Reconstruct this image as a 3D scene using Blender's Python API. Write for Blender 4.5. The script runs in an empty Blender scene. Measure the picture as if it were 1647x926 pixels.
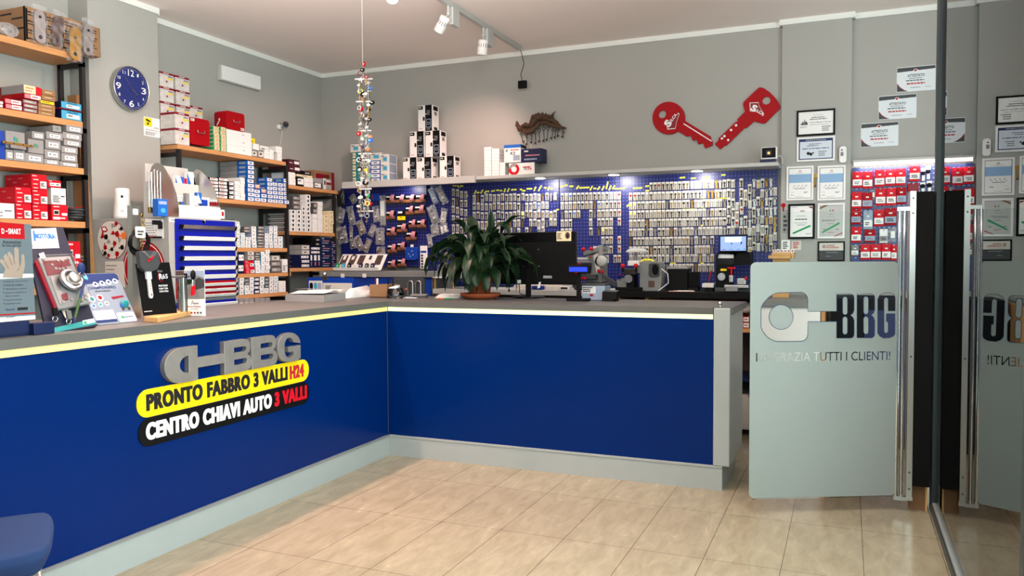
import bpy, bmesh, math, random
from mathutils import Vector, Matrix, noise
C = bpy.context.scene.collection
sc = bpy.context.scene
PI = math.pi
# ------------------------------------------------------------------ camera, light, exposure
F, YAW, PIT, ROL, CH = 1277.5, .400019, .0398149, .0050077, 1.40
_cy, _sy = math.cos(YAW), math.sin(YAW)
_fw = Vector((-_sy*math.cos(PIT), _cy*math.cos(PIT), -math.sin(PIT)))
_r0 = Vector((_cy, _sy, 0)); _d0 = _fw.cross(_r0)
_rt = math.cos(ROL)*_r0 + math.sin(ROL)*_d0
_dn = -math.sin(ROL)*_r0 + math.cos(ROL)*_d0
CAM = Vector((0, 0, CH))
def P(x, y, ax, val):                     # photo pixel -> point on the world plane axis=val (0 X, 1 Y, 2 Z)
    d = _rt*((x-823.5)/F) + _dn*((y-463)/F) + _fw
    return CAM + d*((val-CAM[ax])/d[ax])
cd = bpy.data.cameras.new('camera'); cam = bpy.data.objects.new('camera', cd); C.objects.link(cam)
cd.sensor_width = 36; cd.lens = F*36/1647; cd.clip_start = .05
cam.matrix_world = Matrix(((_rt.x, -_dn.x, -_fw.x, 0), (_rt.y, -_dn.y, -_fw.y, 0), (_rt.z, -_dn.z, -_fw.z, CH), (0, 0, 0, 1)))
sc.camera = cam
sc.view_settings.view_transform = 'Standard'; sc.view_settings.look = 'None'
sc.view_settings.gamma = 1; sc.view_settings.use_curve_mapping = False
sc.view_settings.exposure = 0.12
sc.cycles.use_denoising = True
sc.cycles.max_bounces = 8; sc.cycles.transparent_max_bounces = 16
w = bpy.data.worlds.new('daylight'); sc.world = w; w.use_nodes = True
w.node_tree.nodes['Background'].inputs[0].default_value = (.86, .95, 1, 1)
w.node_tree.nodes['Background'].inputs[1].default_value = .3
def area(name, loc, target, sx, sy, power, col, shape='RECTANGLE'):
    l = bpy.data.lights.new(name, 'AREA'); l.shape = shape; l.size = sx; l.size_y = sy; l.energy = power; l.color = col
    o = bpy.data.objects.new(name, l); C.objects.link(o); o.location = loc
    o.rotation_euler = (Vector(target)-Vector(loc)).to_track_quat('-Z', 'Y').to_euler(); return o
def spot(name, loc, target, power, col, ang, blend=.6, rad=.05):
    l = bpy.data.lights.new(name, 'SPOT'); l.energy = power; l.color = col; l.spot_size = math.radians(ang); l.spot_blend = blend; l.shadow_soft_size = rad
    o = bpy.data.objects.new(name, l); C.objects.link(o); o.location = loc
    o.rotation_euler = (Vector(target)-Vector(loc)).to_track_quat('-Z', 'Y').to_euler(); return o
area('shop_front_daylight', (-1.2, -.75, 1.7), (-2.0, 5, 1.2), 4.6, 2.4, 4, (.90, .97, 1.0))
area('side_window_daylight', (1.5, 2.3, 1.6), (-3, 2.6, 1.2), 3.6, 2.6, 270, (.84, .97, 1.0))
area('doorway_daylight', (.7, -.6, 2.3), (.35, 5.6, 1.1), 1.3, 1.1, 85, (.78, 1.0, .98))
area('rear_ceiling_fill', (-1.8, -.4, 1.72), (-1.8, -.2, 3.3), 4.6, .9, 120, (1, .9, .84))  # added fill behind the camera, aimed up to brighten the ceiling
area('overhead_ceiling_fill', (-1.9, 3.1, 2.66), (-1.9, 3.15, 3.3), 3.2, 1.3, 165, (1, .85, .81))  # unseen fill added above the view to lift the ceiling, not a real fitting
area('front_floor_fill', (-.25, 3.0, 3.25), (-.25, 3.05, 0), 1.3, 1.8, 11, (.95, 1, .9)).data.spread = 1.5  # downward fill added to brighten the floor, no known lamp here
PINK = (1, .62, .52)
# ------------------------------------------------------------------ materials
M = {}
def lin(h):
    h = h.lstrip('#'); o = []
    for i in (0, 2, 4):
        c = int(h[i:i+2], 16)/255; o.append(c/12.92 if c <= .04045 else ((c+.055)/1.055)**2.4)
    return (*o, 1)
def mat(name, h, rough=.5, metal=0, var=.06, scale=14, spec=.3, emit=0, bump=0, stretch=None, alpha=1):
    m = bpy.data.materials.new(name); m.use_nodes = True; nt = m.node_tree; N = nt.nodes; L = nt.links
    b = N['Principled BSDF']; c = lin(h)
    b.inputs['Roughness'].default_value = rough; b.inputs['Metallic'].default_value = metal
    b.inputs['Specular IOR Level'].default_value = spec; b.inputs['Base Color'].default_value = c
    if alpha < 1: b.inputs['Alpha'].default_value = alpha
    if emit:
        b.inputs['Emission Color'].default_value = c; b.inputs['Emission Strength'].default_value = emit
    if var or bump:
        tc = N.new('ShaderNodeTexCoord'); mp = N.new('ShaderNodeMapping'); nz = N.new('ShaderNodeTexNoise')
        L.new(tc.outputs['Object'], mp.inputs[0]); L.new(mp.outputs[0], nz.inputs['Vector'])
        if stretch: mp.inputs['Scale'].default_value = stretch
        nz.inputs['Scale'].default_value = scale; nz.inputs['Detail'].default_value = 3
        if var:
            mx = N.new('ShaderNodeMix'); mx.data_type = 'RGBA'; L.new(nz.outputs['Fac'], mx.inputs[0])
            mx.inputs[6].default_value = tuple(v*(1-var) for v in c[:3])+(1,)
            mx.inputs[7].default_value = tuple(min(1, v*(1+var)) for v in c[:3])+(1,)
            L.new(mx.outputs[2], b.inputs['Base Color'])
        if bump:
            bp = N.new('ShaderNodeBump'); bp.inputs['Strength'].default_value = bump; bp.inputs['Distance'].default_value = .01
            L.new(nz.outputs['Fac'], bp.inputs['Height']); L.new(bp.outputs[0], b.inputs['Normal'])
    M[name] = m; return m
def glass(name, tint=(1, 1, 1), rough=0.0, ior=1.5, base=0):
    m = bpy.data.materials.new(name); m.use_nodes = True; nt = m.node_tree; N = nt.nodes; L = nt.links
    N.remove(N['Principled BSDF']); out = N['Material Output']
    t = N.new('ShaderNodeBsdfTransparent'); t.inputs[0].default_value = (*tint, 1)
    g = N.new('ShaderNodeBsdfGlossy'); g.inputs['Roughness'].default_value = rough
    fr = N.new('ShaderNodeFresnel'); fr.inputs[0].default_value = ior
    ms = N.new('ShaderNodeMixShader'); L.new(fr.outputs[0], ms.inputs[0]); L.new(t.outputs[0], ms.inputs[1]); L.new(g.outputs[0], ms.inputs[2])
    L.new(ms.outputs[0], out.inputs[0]); M[name] = m; return m
for a in [('wall','#a0a09b',.85,0,.02,3),('ceiling','#f0e6e0',.9,0,.02,2),('cove','#dcdfda',.6,0,.02),('blue_panel','#00205c',.25,0,.05,2,.12),
          ('counter_grey','#979e9c',.4,0,.04,5),('worktop','#575755',.45,0,.12,9),('steel','#b9bab6',.3,1,.05,6),('brushed','#a09b95',.42,.65,.22,14),('chrome','#e0e0e0',.08,1,0),
          ('black','#060607',.6,0,.1,14,.15),('gloss_black','#040405',.3,0,.1,14,.15),('dark_grey','#3a3c3e',.5,0,.1),('mid_grey','#7b7d7c',.5,0,.08),('light_grey','#b4b5b2',.5,0,.05),
          ('white','#e2e2e0',.5,0,.02),('paper','#e6e6e4',.7,0,.02),('offwhite','#cfc9c0',.6,0,.04),('red','#9c0310',.55,0,.06,14,.15),('bright_red','#c00c20',.5,0,.06,14,.2),('dark_red','#7a0c20',.5,0,.08),('maroon','#451322',.5,0,.08),
          ('yellow','#e8c80a',.45,0,.03),('orange','#e0702a',.5,0,.06),('brown_card','#9a7048',.8,0,.12,20),('kraft','#8c6a4c',.8,0,.14,9),
          ('blue','#0b3a9a',.45,0,.06),('clock_blue','#1c2a6a',.5,0,.04),('board_navy','#070e26',.5,0,.08),('navy','#0c1840',.45,0,.08),('cyan','#3f9cc0',.5,0,.06),('box_blue','#1c5fb4',.5,0,.05),('teal','#1f7f80',.4,0,.1),('green','#1f8f56',.5,0,.06),
          ('box_grey','#8d8b8a',.6,0,.06),('box_dark','#4f4a48',.6,0,.1),('cream','#e0cfa8',.6,0,.05),('pink','#c07a84',.6,0,.08),('brass','#8f7440',.4,.9,.1),('gold_plate','#c8a050',.35,1,.06),
          ('plate_brown','#5a4640',.45,.3,.1),('silver','#b8b8ba',.3,1,.1),('frame_metal','#2c2a2a',.5,.4,.1),('cab_blue','#06148c',.4,0,.05),('cab_grey','#9c9c98',.5,0,.05),
          ('frame_dark','#2e383b',.4,.3,.06),('terracotta','#a4522f',.75,0,.1,12),('soil','#2a1c14',.95,0,.3,60),('chair_blue','#1b3158',.9,0,.14,120),
          ('label_yellow','#e8e24a',.6,0,.03),('ink','#15151a',.6,0,0),('ink_blue','#13295c',.6,0,0),('ink_red','#b01c2c',.6,0,0),('ink_grey','#73757a',.6,0,0),('silverblue','#90a0b4',.5,0,.05),
          ('skin','#8c7e72',.6,0,.15,9),('wood_pale','#c79a62',.55,0,.12,8),('off_cream','#e4e0c8',.5,0,.03)]:
    mat(*a)
mat('wood', '#c08a58', .55, 0, .22, 5, stretch=(9, .6, 9)); mat('driftwood', '#4d382a', .85, 0, .5, 22, bump=.5, stretch=(1, 1, 4))
mat('gate_film', '#949c99', .55, 0, .02, 3); mat('backwall_paint', '#b0ada6', .85, 0, .02, 3)
mat('strip_warm', '#dcc878', .7, emit=.62, var=0); mat('strip_white', '#cfe2a8', .7, emit=.95, var=0); mat('lamp_glow', '#fff8ee', .4, emit=9, var=0); mat('led_glow', '#ffe9dc', .4, emit=3.5, var=0)
mat('screen_blue', '#2038ff', .3, emit=1.0, var=0); mat('screen_ui', '#7f98d8', .3, emit=.8, var=0); mat('screen_pane', '#bcd8ff', .3, emit=.9, var=0); mat('fire_dot', '#ff9a50', .3, emit=1.5, var=0)
glass('glass_clear', (.95, .985, .975), ior=1.18); glass('glass_door', (.82, .9, .88), ior=1.85); glass('acrylic', (.97, .98, .98), .05, 1.45)
def leafmat():
    m = mat('leaf', '#142a16', .38, 0, .35, 9)
    return m
leafmat(); mat('leaf_stem', '#3c5a2c', .5)
def floor_mat():
    m = bpy.data.materials.new('travertine_tile'); m.use_nodes = True; nt = m.node_tree; N = nt.nodes; L = nt.links; b = N['Principled BSDF']
    tc = N.new('ShaderNodeTexCoord'); mp = N.new('ShaderNodeMapping'); mp.inputs['Location'].default_value = (-.080, -2.988+.687*6, 0)
    L.new(tc.outputs['Object'], mp.inputs[0])
    br = N.new('ShaderNodeTexBrick'); br.offset = 0; br.inputs['Scale'].default_value = 1; br.inputs['Mortar Size'].default_value = .0016; br.inputs['Mortar Smooth'].default_value = 0
    br.inputs['Brick Width'].default_value = .3406; br.inputs['Row Height'].default_value = .687; br.inputs['Bias'].default_value = 0
    br.inputs['Color1'].default_value = lin('#938a74'); br.inputs['Color2'].default_value = lin('#988f79'); br.inputs['Mortar'].default_value = lin('#5d5044')
    L.new(mp.outputs[0], br.inputs['Vector'])
    m2 = N.new('ShaderNodeMapping'); m2.inputs['Scale'].default_value = (3.2, 1, 1); L.new(tc.outputs['Object'], m2.inputs[0])
    n1 = N.new('ShaderNodeTexNoise'); n1.inputs['Scale'].default_value = 5; n1.inputs['Detail'].default_value = 8; n1.inputs['Roughness'].default_value = .65; n1.inputs['Distortion'].default_value = .6
    L.new(m2.outputs[0], n1.inputs['Vector'])
    r1 = N.new('ShaderNodeValToRGB'); r1.color_ramp.elements[0].position = .36; r1.color_ramp.elements[0].color = (.80, .77, .74, 1); r1.color_ramp.elements[1].position = .68; r1.color_ramp.elements[1].color = (1.12, 1.1, 1.08, 1)
    e = r1.color_ramp.elements.new(.62); e.color = (1, 1, 1, 1); e = r1.color_ramp.elements.new(.72); e.color = (1.5, 1.5, 1.5, 1)
    L.new(n1.outputs['Fac'], r1.inputs[0])
    mu = N.new('ShaderNodeMix'); mu.data_type = 'RGBA'; mu.blend_type = 'MULTIPLY'; mu.inputs[0].default_value = .95
    L.new(br.outputs['Color'], mu.inputs[6]); L.new(r1.outputs[0], mu.inputs[7]); L.new(mu.outputs[2], b.inputs['Base Color'])
    b.inputs['Roughness'].default_value = .2; b.inputs['Specular IOR Level'].default_value = .4
    M['floor'] = m
floor_mat()
def peg_mat(name, base, hole, pitch=.03, r=.0062, axes=(0, 2), ry=None):
    m = bpy.data.materials.new(name); m.use_nodes = True; nt = m.node_tree; N = nt.nodes; L = nt.links; b = N['Principled BSDF']
    tc = N.new('ShaderNodeTexCoord'); sp = N.new('ShaderNodeSeparateXYZ'); L.new(tc.outputs['Object'], sp.inputs[0]); o = []
    def math_(op, a, v=None, v2=None):
        n = N.new('ShaderNodeMath'); n.operation = op
        L.new(a, n.inputs[0]) if a else None
        if v is not None:
            L.new(v, n.inputs[1]) if not isinstance(v, (int, float)) else setattr(n.inputs[1], 'default_value', v)
        return n.outputs[0]
    for k, rr in zip(axes, (r, ry or r)):
        f = math_('FRACT', math_('MULTIPLY', sp.outputs[k], 1/pitch)); f = math_('MULTIPLY', math_('SUBTRACT', f, .5), pitch/rr); o.append(math_('POWER', math_('ABSOLUTE', f), 2.0))
    lt = math_('LESS_THAN', math_('ADD', o[0], o[1]), 1.0)
    mx = N.new('ShaderNodeMix'); mx.data_type = 'RGBA'; L.new(lt, mx.inputs[0]); mx.inputs[6].default_value = lin(base); mx.inputs[7].default_value = lin(hole)
    L.new(mx.outputs[2], b.inputs['Base Color']); b.inputs['Roughness'].default_value = .4; M[name] = m
peg_mat('pegboard', '#050f58', '#3a4a94'); peg_mat('pegboard_slot', '#142868', '#8c98c0', .034, .010, ry=.004)
# ------------------------------------------------------------------ mesh builder
ROOT = {}
_fonts = {}
class MB:
    def __init__(s): s.v = []; s.f = []; s.m = []; s.names = []; s.sm = []
    def mi(s, m):
        if m not in s.names: s.names.append(m)
        return s.names.index(m)
    def add(s, vs, fs, m, smooth=False):
        n = len(s.v); s.v += [Vector(v) for v in vs]; k = s.mi(m)
        for f in fs: s.f.append([n+i for i in f]); s.m.append(k); s.sm.append(smooth)
        return s
    def box(s, x0, x1, y0, y1, z0, z1, m, ch=0):
        if x0 > x1: x0, x1 = x1, x0
        if y0 > y1: y0, y1 = y1, y0
        if z0 > z1: z0, z1 = z1, z0
        if ch:                       # chamfered box
            ch = min(ch, (x1-x0)*.45, (y1-y0)*.45, (z1-z0)*.45); vs = []; 
            bm = bmesh.new(); bmesh.ops.create_cube(bm, size=1)
            for v in bm.verts: v.co = Vector(((x0+x1)/2+v.co.x*(x1-x0), (y0+y1)/2+v.co.y*(y1-y0), (z0+z1)/2+v.co.z*(z1-z0)))
            bmesh.ops.bevel(bm, geom=bm.edges[:], offset=ch, segments=2, affect='EDGES', profile=.5)
            bm.verts.index_update(); s.add([v.co.copy() for v in bm.verts], [[v.index for v in f.verts] for f in bm.faces], m); bm.free(); return s
        return s.add([(x0,y0,z0),(x1,y0,z0),(x1,y1,z0),(x0,y1,z0),(x0,y0,z1),(x1,y0,z1),(x1,y1,z1),(x0,y1,z1)],
                     [(0,3,2,1),(4,5,6,7),(0,1,5,4),(1,2,6,5),(2,3,7,6),(3,0,4,7)], m)
    def obox(s, c, u, v, w, m):      # oriented box: corner c, edges u v w
        c, u, v, w = map(Vector, (c, u, v, w))
        return s.add([c, c+u, c+u+v, c+v, c+w, c+u+w, c+u+v+w, c+v+w], [(0,3,2,1),(4,5,6,7),(0,1,5,4),(1,2,6,5),(2,3,7,6),(3,0,4,7)], m)
    def quad(s, a, b, c, d, m): return s.add([a, b, c, d], [(0,1,2,3)], m)
    def prism(s, poly, o, u, v, d, m, side=None, smooth=False):     # poly in (u,v) from origin o, extruded by vector d
        o, u, v, d = map(Vector, (o, u, v, d)); n = len(poly); a = [o+u*p[0]+v*p[1] for p in poly]
        s.add(a, [list(range(n))[::-1]], m); s.add([p+d for p in a], [list(range(n))], m)
        return s.add(a+[p+d for p in a], [(i, (i+1) % n, n+(i+1) % n, n+i) for i in range(n)], side or m, smooth)
    def cyl(s, p0, p1, r, m, n=14, r1=None, caps=True, smooth=True):
        p0, p1 = Vector(p0), Vector(p1); d = (p1-p0).normalized(); a = d.orthogonal().normalized(); b = d.cross(a); r1 = r if r1 is None else r1
        A = [p0+(a*math.cos(2*PI*i/n)+b*math.sin(2*PI*i/n))*r for i in range(n)]; B = [p1+(a*math.cos(2*PI*i/n)+b*math.sin(2*PI*i/n))*r1 for i in range(n)]
        s.add(A+B, [(i, (i+1) % n, n+(i+1) % n, n+i) for i in range(n)], m, smooth)
        if caps: s.add(A, [list(range(n))[::-1]], m); s.add(B, [list(range(n))], m)
        return s
    def tube(s, pts, r, m, n=8, closed=False, smooth=True):
        pts = [Vector(p) for p in pts]; R = r if isinstance(r, (list, tuple)) else [r]*len(pts); rings = []; up = None
        for i, p in enumerate(pts):
            if closed: t = pts[(i+1) % len(pts)]-pts[i-1]
            else: t = pts[min(i+1, len(pts)-1)]-pts[max(i-1, 0)]
            t.normalize()
            if up is None: up = t.orthogonal().normalized()
            a = (up-t*up.dot(t)); a = a.normalized() if a.length > 1e-6 else t.orthogonal().normalized(); up = a; b = t.cross(a)
            rings.append([p+(a*math.cos(2*PI*k/n)+b*math.sin(2*PI*k/n))*R[i] for k in range(n)])
        vs = [v for g in rings for v in g]; fs = []; L = len(rings)
        for i in range(L if closed else L-1):
            j = (i+1) % L
            for k in range(n): fs.append((i*n+k, i*n+(k+1) % n, j*n+(k+1) % n, j*n+k))
        s.add(vs, fs, m, smooth)
        if not closed: s.add(rings[0], [list(range(n))[::-1]], m); s.add(rings[-1], [list(range(n))], m)
        return s
    def lathe(s, prof, c, m, n=24, axis=(0, 0, 1), smooth=True):
        c, ax = Vector(c), Vector(axis).normalized(); a = ax.orthogonal().normalized(); b = ax.cross(a); vs = []; fs = []
        for r, h in prof:
            for k in range(n): vs.append(c+ax*h+(a*math.cos(2*PI*k/n)+b*math.sin(2*PI*k/n))*max(r, 1e-4))
        for i in range(len(prof)-1):
            for k in range(n): fs.append((i*n+k, i*n+(k+1) % n, (i+1)*n+(k+1) % n, (i+1)*n+k))
        return s.add(vs, fs, m, smooth)
    def sphere(s, c, r, m, n=12, sc=(1, 1, 1)):
        return s.add(*_sph(c, r, n, sc), m, True)
    def text(s, t, o, u, v, m, w=None, h=None, bold=0, depth=.0004, align='L', fat=0):
        """lettering: lower-left corner o, unit vectors u (reading) and v (up); fitted to width w and height h"""
        vs, fs = glyphs(t, bold); x0 = min(p[0] for p in vs); x1 = max(p[0] for p in vs); y0 = min(p[1] for p in vs); y1 = max(p[1] for p in vs)
        if h is None: h = w*(y1-y0)/(x1-x0)
        if w is None: w = h*(x1-x0)/(y1-y0)
        o, u, v = Vector(o), Vector(u).normalized(), Vector(v).normalized(); nrm = u.cross(v)
        if align == 'C': o = o-u*w/2
        for k in ((-fat, 0, fat) if fat else (0,)):
            s.add([o+u*((p[0]-x0)/(x1-x0)*w+k)+v*((p[1]-y0)/(y1-y0)*h)+nrm*(depth+k*.01) for p in vs], fs, m)
        return s
    def build(s, name, parent=None, origin=None, local=False, bevel=0, sub=0):
        me = bpy.data.meshes.new(name); o = bpy.data.objects.new(name, me); C.objects.link(o)
        if parent is not None:
            off = Vector((0, 0, 0)) if local else ROOT.get(parent.name, Vector((0, 0, 0))); o.parent = parent; ROOT[o.name] = off
        else:
            if local: off = Vector((0, 0, 0))
            elif origin is not None: off = Vector(origin)
            else:
                xs = [v.x for v in s.v]; ys = [v.y for v in s.v]; zs = [v.z for v in s.v]
                off = Vector(((min(xs)+max(xs))/2, (min(ys)+max(ys))/2, min(zs)))
            o.location = off; ROOT[o.name] = off
        me.from_pydata([v-off for v in s.v], [], s.f)
        for n in s.names: me.materials.append(M[n])
        me.polygons.foreach_set('material_index', s.m); me.polygons.foreach_set('use_smooth', s.sm)
        bm = bmesh.new(); bm.from_mesh(me); bmesh.ops.recalc_face_normals(bm, faces=bm.faces[:]); bm.to_mesh(me); bm.free(); me.update()
        if bevel:
            b = o.modifiers.new('bevel', 'BEVEL'); b.width = bevel; b.segments = 2; b.limit_method = 'ANGLE'
        if sub:
            b = o.modifiers.new('sub', 'SUBSURF'); b.levels = b.render_levels = sub
        return o
def _sph(c, r, n, scl):
    vs = []; fs = []; c = Vector(c); h = n//2
    for i in range(h+1):
        t = PI*i/h
        for k in range(n): vs.append(c+Vector((r*scl[0]*math.sin(t)*math.cos(2*PI*k/n), r*scl[1]*math.sin(t)*math.sin(2*PI*k/n), r*scl[2]*math.cos(t))))
    for i in range(h):
        for k in range(n): fs.append((i*n+k, (i+1)*n+k, (i+1)*n+(k+1) % n, i*n+(k+1) % n))
    return vs, fs
def glyphs(t, bold=0):
    k = (t, bold)
    if k not in _fonts:
        cu = bpy.data.curves.new('lettering', 'FONT'); cu.body = t; cu.offset = bold; cu.resolution_u = 4; cu.space_character = 1+bold*3.2
        o = bpy.data.objects.new('lettering', cu); C.objects.link(o); bpy.context.view_layer.update()
        me = o.evaluated_get(bpy.context.evaluated_depsgraph_get()).to_mesh()
        _fonts[k] = ([v.co.copy() for v in me.vertices], [list(p.vertices) for p in me.polygons])
        o.evaluated_get(bpy.context.evaluated_depsgraph_get()).to_mesh_clear(); bpy.data.objects.remove(o); bpy.data.curves.remove(cu)
    return _fonts[k]
def tag(o, label, cat, group=None, kind=None):
    o['label'] = label; o['category'] = cat
    if group: o['group'] = group
    if kind: o['kind'] = kind
    return o
def thing(name, label, cat, loc=(0, 0, 0), rz=0, group=None):
    o = bpy.data.objects.new(name, None); C.objects.link(o); o.empty_display_size = .05; o.location = loc; o.rotation_euler = (0, 0, rz); ROOT[o.name] = Vector(loc)
    return tag(o, label, cat, group)
def struct(mb, name, **k):
    o = mb.build(name, origin=(0, 0, 0), **k); o['kind'] = 'structure'; return o
def dup(root, loc, label, group=None, rz=None):
    r = root.copy(); C.objects.link(r); r.location = loc; r['label'] = label
    if rz is not None: r.rotation_euler = (0, 0, rz)
    if group: r['group'] = group
    for ch in list(root.children):
        c = ch.copy(); C.objects.link(c); c.parent = r
        for g in ch.children:
            d = g.copy(); C.objects.link(d); d.parent = c
    return r
def rrect(x0, x1, y0, y1, r, n=6):
    o = []
    for cx, cy, a in ((x1-r, y1-r, 0), (x0+r, y1-r, 90), (x0+r, y0+r, 180), (x1-r, y0+r, 270)):
        for i in range(n+1):
            t = math.radians(a+90*i/n); o.append((cx+r*math.cos(t), cy+r*math.sin(t)))
    return o
def circ(cx, cy, rx, ry=None, n=24): return [(cx+rx*math.cos(2*PI*i/n), cy+(ry or rx)*math.sin(2*PI*i/n)) for i in range(n)]
def bars(mb, o, u, v, w, h, rows, m, seed=0, fill=.6, d=.0004, words=True):
    """rows of tiny illegible print"""
    rnd = random.Random(seed); u, v = Vector(u).normalized(), Vector(v).normalized(); n = u.cross(v); o = Vector(o)+n*d
    for i in range(rows):
        y = h*(1-(i+.8)/rows); x = 0; end = w*rnd.uniform(.6, 1)
        while x < end:
            l = min(w*rnd.uniform(.08, .22), end-x); a = o+u*x+v*y
            mb.quad(a, a+u*l, a+u*l+v*(h/rows*fill), a+v*(h/rows*fill), m); x += l+w*.03
UX, UY, UZ = Vector((1, 0, 0)), Vector((0, 1, 0)), Vector((0, 0, 1))
# ------------------------------------------------------------------ the room
XL, YB, ZC = -5.07, 6.92, 3.3
PX, PY0, PY1 = -4.88, 4.0, 4.61           # left pillar
QX0, QX1, QY = -.51, .012, 6.865          # right pillar
XR, YF = 1.6, -.9
b = MB(); b.box(XL-.3, XR+.3, YF-1.5, YB+.2, -.12, 0, 'floor'); struct(b, 'floor')
b = MB(); b.box(XL-.3, XR+.3, YF, YB+.2, ZC, ZC+.12, 'ceiling'); struct(b, 'ceiling')
b = MB(); b.box(XL-.2, XL, YF, YB+.2, 0, ZC, 'wall'); b.box(XL, PX, PY0, PY1, 0, ZC, 'wall'); struct(b, 'wall_left')
b = MB(); b.box(XL, XR, YB, YB+.2, 0, ZC, 'wall'); b.box(QX0, QX1, QY, YB, 0, ZC, 'wall'); struct(b, 'wall_back')
b = MB(); b.box(XR, XR+.2, 4.3, YB+.2, 0, ZC, 'wall'); b.box(XR, XR+.2, YF, 4.3, 2.98, ZC, 'wall'); struct(b, 'wall_right')
b = MB(); b.box(XL-.2, -3.2, YF-.12, YF, 0, 1.0, 'wall'); b.box(XL-.2, XR+.2, YF-.12, YF, 2.95, ZC, 'wall'); b.box(XL-.2, XL+.5, YF-.12, YF, 0, ZC, 'wall'); b.box(XR-.6, XR+.2, YF-.12, YF, 0, ZC, 'wall'); struct(b, 'wall_front')
def cove(name, pts):                       # plain crown strip, 4.5 cm high, following the wall
    b = MB()
    for (x0, y0), (x1, y1), (nx, ny) in pts:
        t = .022; b.box(min(x0, x1, x0+nx*t, x1+nx*t), max(x0, x1, x0+nx*t, x1+nx*t), min(y0, y1, y0+ny*t, y1+ny*t), max(y0, y1, y0+ny*t, y1+ny*t), ZC-.043, ZC, 'cove')
    struct(b, name)
cove('trim_1', [((XL, YF), (XL, PY0), (1, 0)), ((XL, PY0), (PX+.022, PY0), (0, -1)), ((PX, PY0), (PX, PY1), (1, 0)), ((PX, PY1), (XL, PY1), (0, 1)), ((XL, PY1), (XL, YB), (1, 0))])
cove('trim_2', [((XL, YB), (QX0, YB), (0, -1)), ((QX0, YB), (QX0, QY-.022), (-1, 0)), ((QX0, QY), (QX1, QY), (0, -1)), ((QX1, YB), (QX1, QY-.022), (1, 0)), ((QX1, YB), (XR, YB), (0, -1))])
# ------------------------------------------------------------------ service counter (L)
CX, CY, CT = -2.97, 4.79, 1.09
t = thing('service_counter', 'blue and grey L-shaped service counter with glowing strip under its worktop', 'counter', (CX, CY, 0))
X1 = -.695
b = MB(); b.box(CX-.03, CX-.012, 1.2, CY, .147, 1.02, 'blue_panel'); b.build('front_panel', t)
b = MB(); b.box(CX-.012, -.73, CY+.008, CY+.03, .147, 1.02, 'blue_panel'); b.build('front_panel', t)
b = MB(); b.box(CX-.62, CX, 1.2, CY+.6, 0, .135, 'counter_grey'); b.box(CX, X1+.02, CY, CY+.6, 0, .135, 'counter_grey')
b.box(CX-.03, CX+.004, 1.2, CY-.004, .135, .147, 'mid_grey'); b.box(CX, X1+.02, CY-.004, CY+.03, .135, .147, 'counter_grey'); b.build('plinth', t)
b = MB(); b.box(CX-.60, CX-.03, 1.2, CY+.6, .147, 1.05, 'counter_grey'); b.box(CX-.03, -.735, CY+.03, CY+.6, .147, 1.05, 'counter_grey'); b.build('carcass', t)
b = MB(); b.box(-.728, -.632, CY-.008, CY+.6, .147, 1.088, 'counter_grey', .006); b.build('end_post', t)
b = MB(); b.prism([(CX-.82, 1.2), (CX, 1.2), (CX, CY), (-.732, CY), (-.732, CY+.02), (-.622, CY+.02), (-.622, CY+.72), (CX-.82, CY+.72)], (0, 0, 1.05), UX, UY, (0, 0, .04), 'worktop'); b.build('worktop', t)
b = MB(); b.box(CX-.018, CX-.006, 1.2, CY-.002, 1.021, 1.0495, 'strip_warm'); b.build('led_strip', t)['label'] = 'warm yellow light strip'
b = MB(); b.box(CX-.004, -.735, CY+.004, CY+.016, 1.021, 1.0495, 'strip_white'); b.build('led_strip', t)['label'] = 'whitish light strip'
for n_ in range(0): pass
b = MB(); b.sphere((-.70, CY+.06, 1.112), .014, 'chrome'); b.cyl((-.70, CY+.06, 1.09), (-.70, CY+.06, 1.105), .006, 'chrome'); b.cyl((-.70, CY+.06, 1.09), (-.70, CY+.06, 1.093), .014, 'chrome'); tag(b.build('clip_knob'), 'small round chrome knob standing on the right end of the counter worktop', 'knob')
# ------------------------------------------------------------------ signs on the counter front
SX = CX-.0114
t = thing('letter_logo_sign', 'brushed metal logo letters on the blue counter front above the yellow sign plate', 'sign', (SX, 3.28, .80))
def letter(poly, holes, dy=0):
    """outline with holes as one extruded solid, in (y, z)"""
    cu = bpy.data.curves.new('letter', 'CURVE'); cu.dimensions = '2D'; cu.fill_mode = 'BOTH'; cu.extrude = .014; cu.bevel_depth = .0015; cu.bevel_resolution = 1
    for pl in [poly]+holes:
        sp = cu.splines.new('POLY'); sp.points.add(len(pl)-1); sp.use_cyclic_u = True
        for p, (x, y) in zip(sp.points, pl): p.co = (x, y, 0, 1)
    o = bpy.data.objects.new('letter', cu); C.objects.link(o); bpy.context.view_layer.update()
    e = o.evaluated_get(bpy.context.evaluated_depsgraph_get()); me = e.to_mesh()
    vs = [v.co.copy() for v in me.vertices]; fs = [list(p.vertices) for p in me.polygons]; e.to_mesh_clear(); bpy.data.objects.remove(o); bpy.data.curves.remove(cu)
    return vs, fs
def arc(cx, cy, rx, ry, a0, a1, n=10): return [(cx+rx*math.cos(math.radians(a0+(a1-a0)*i/n)), cy+ry*math.sin(math.radians(a0+(a1-a0)*i/n))) for i in range(n+1)]
def place_letter(poly, holes, name='letter'):
    vs, fs = letter(poly, holes); b = MB()
    b.add([Vector((SX+.0156+v.z, v.x, v.y)) for v in vs], fs, 'brushed'); return b.build(name, t)
zl, zh = .800, .967; zm = (zl+zh)/2; H_ = zh-zl
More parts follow.
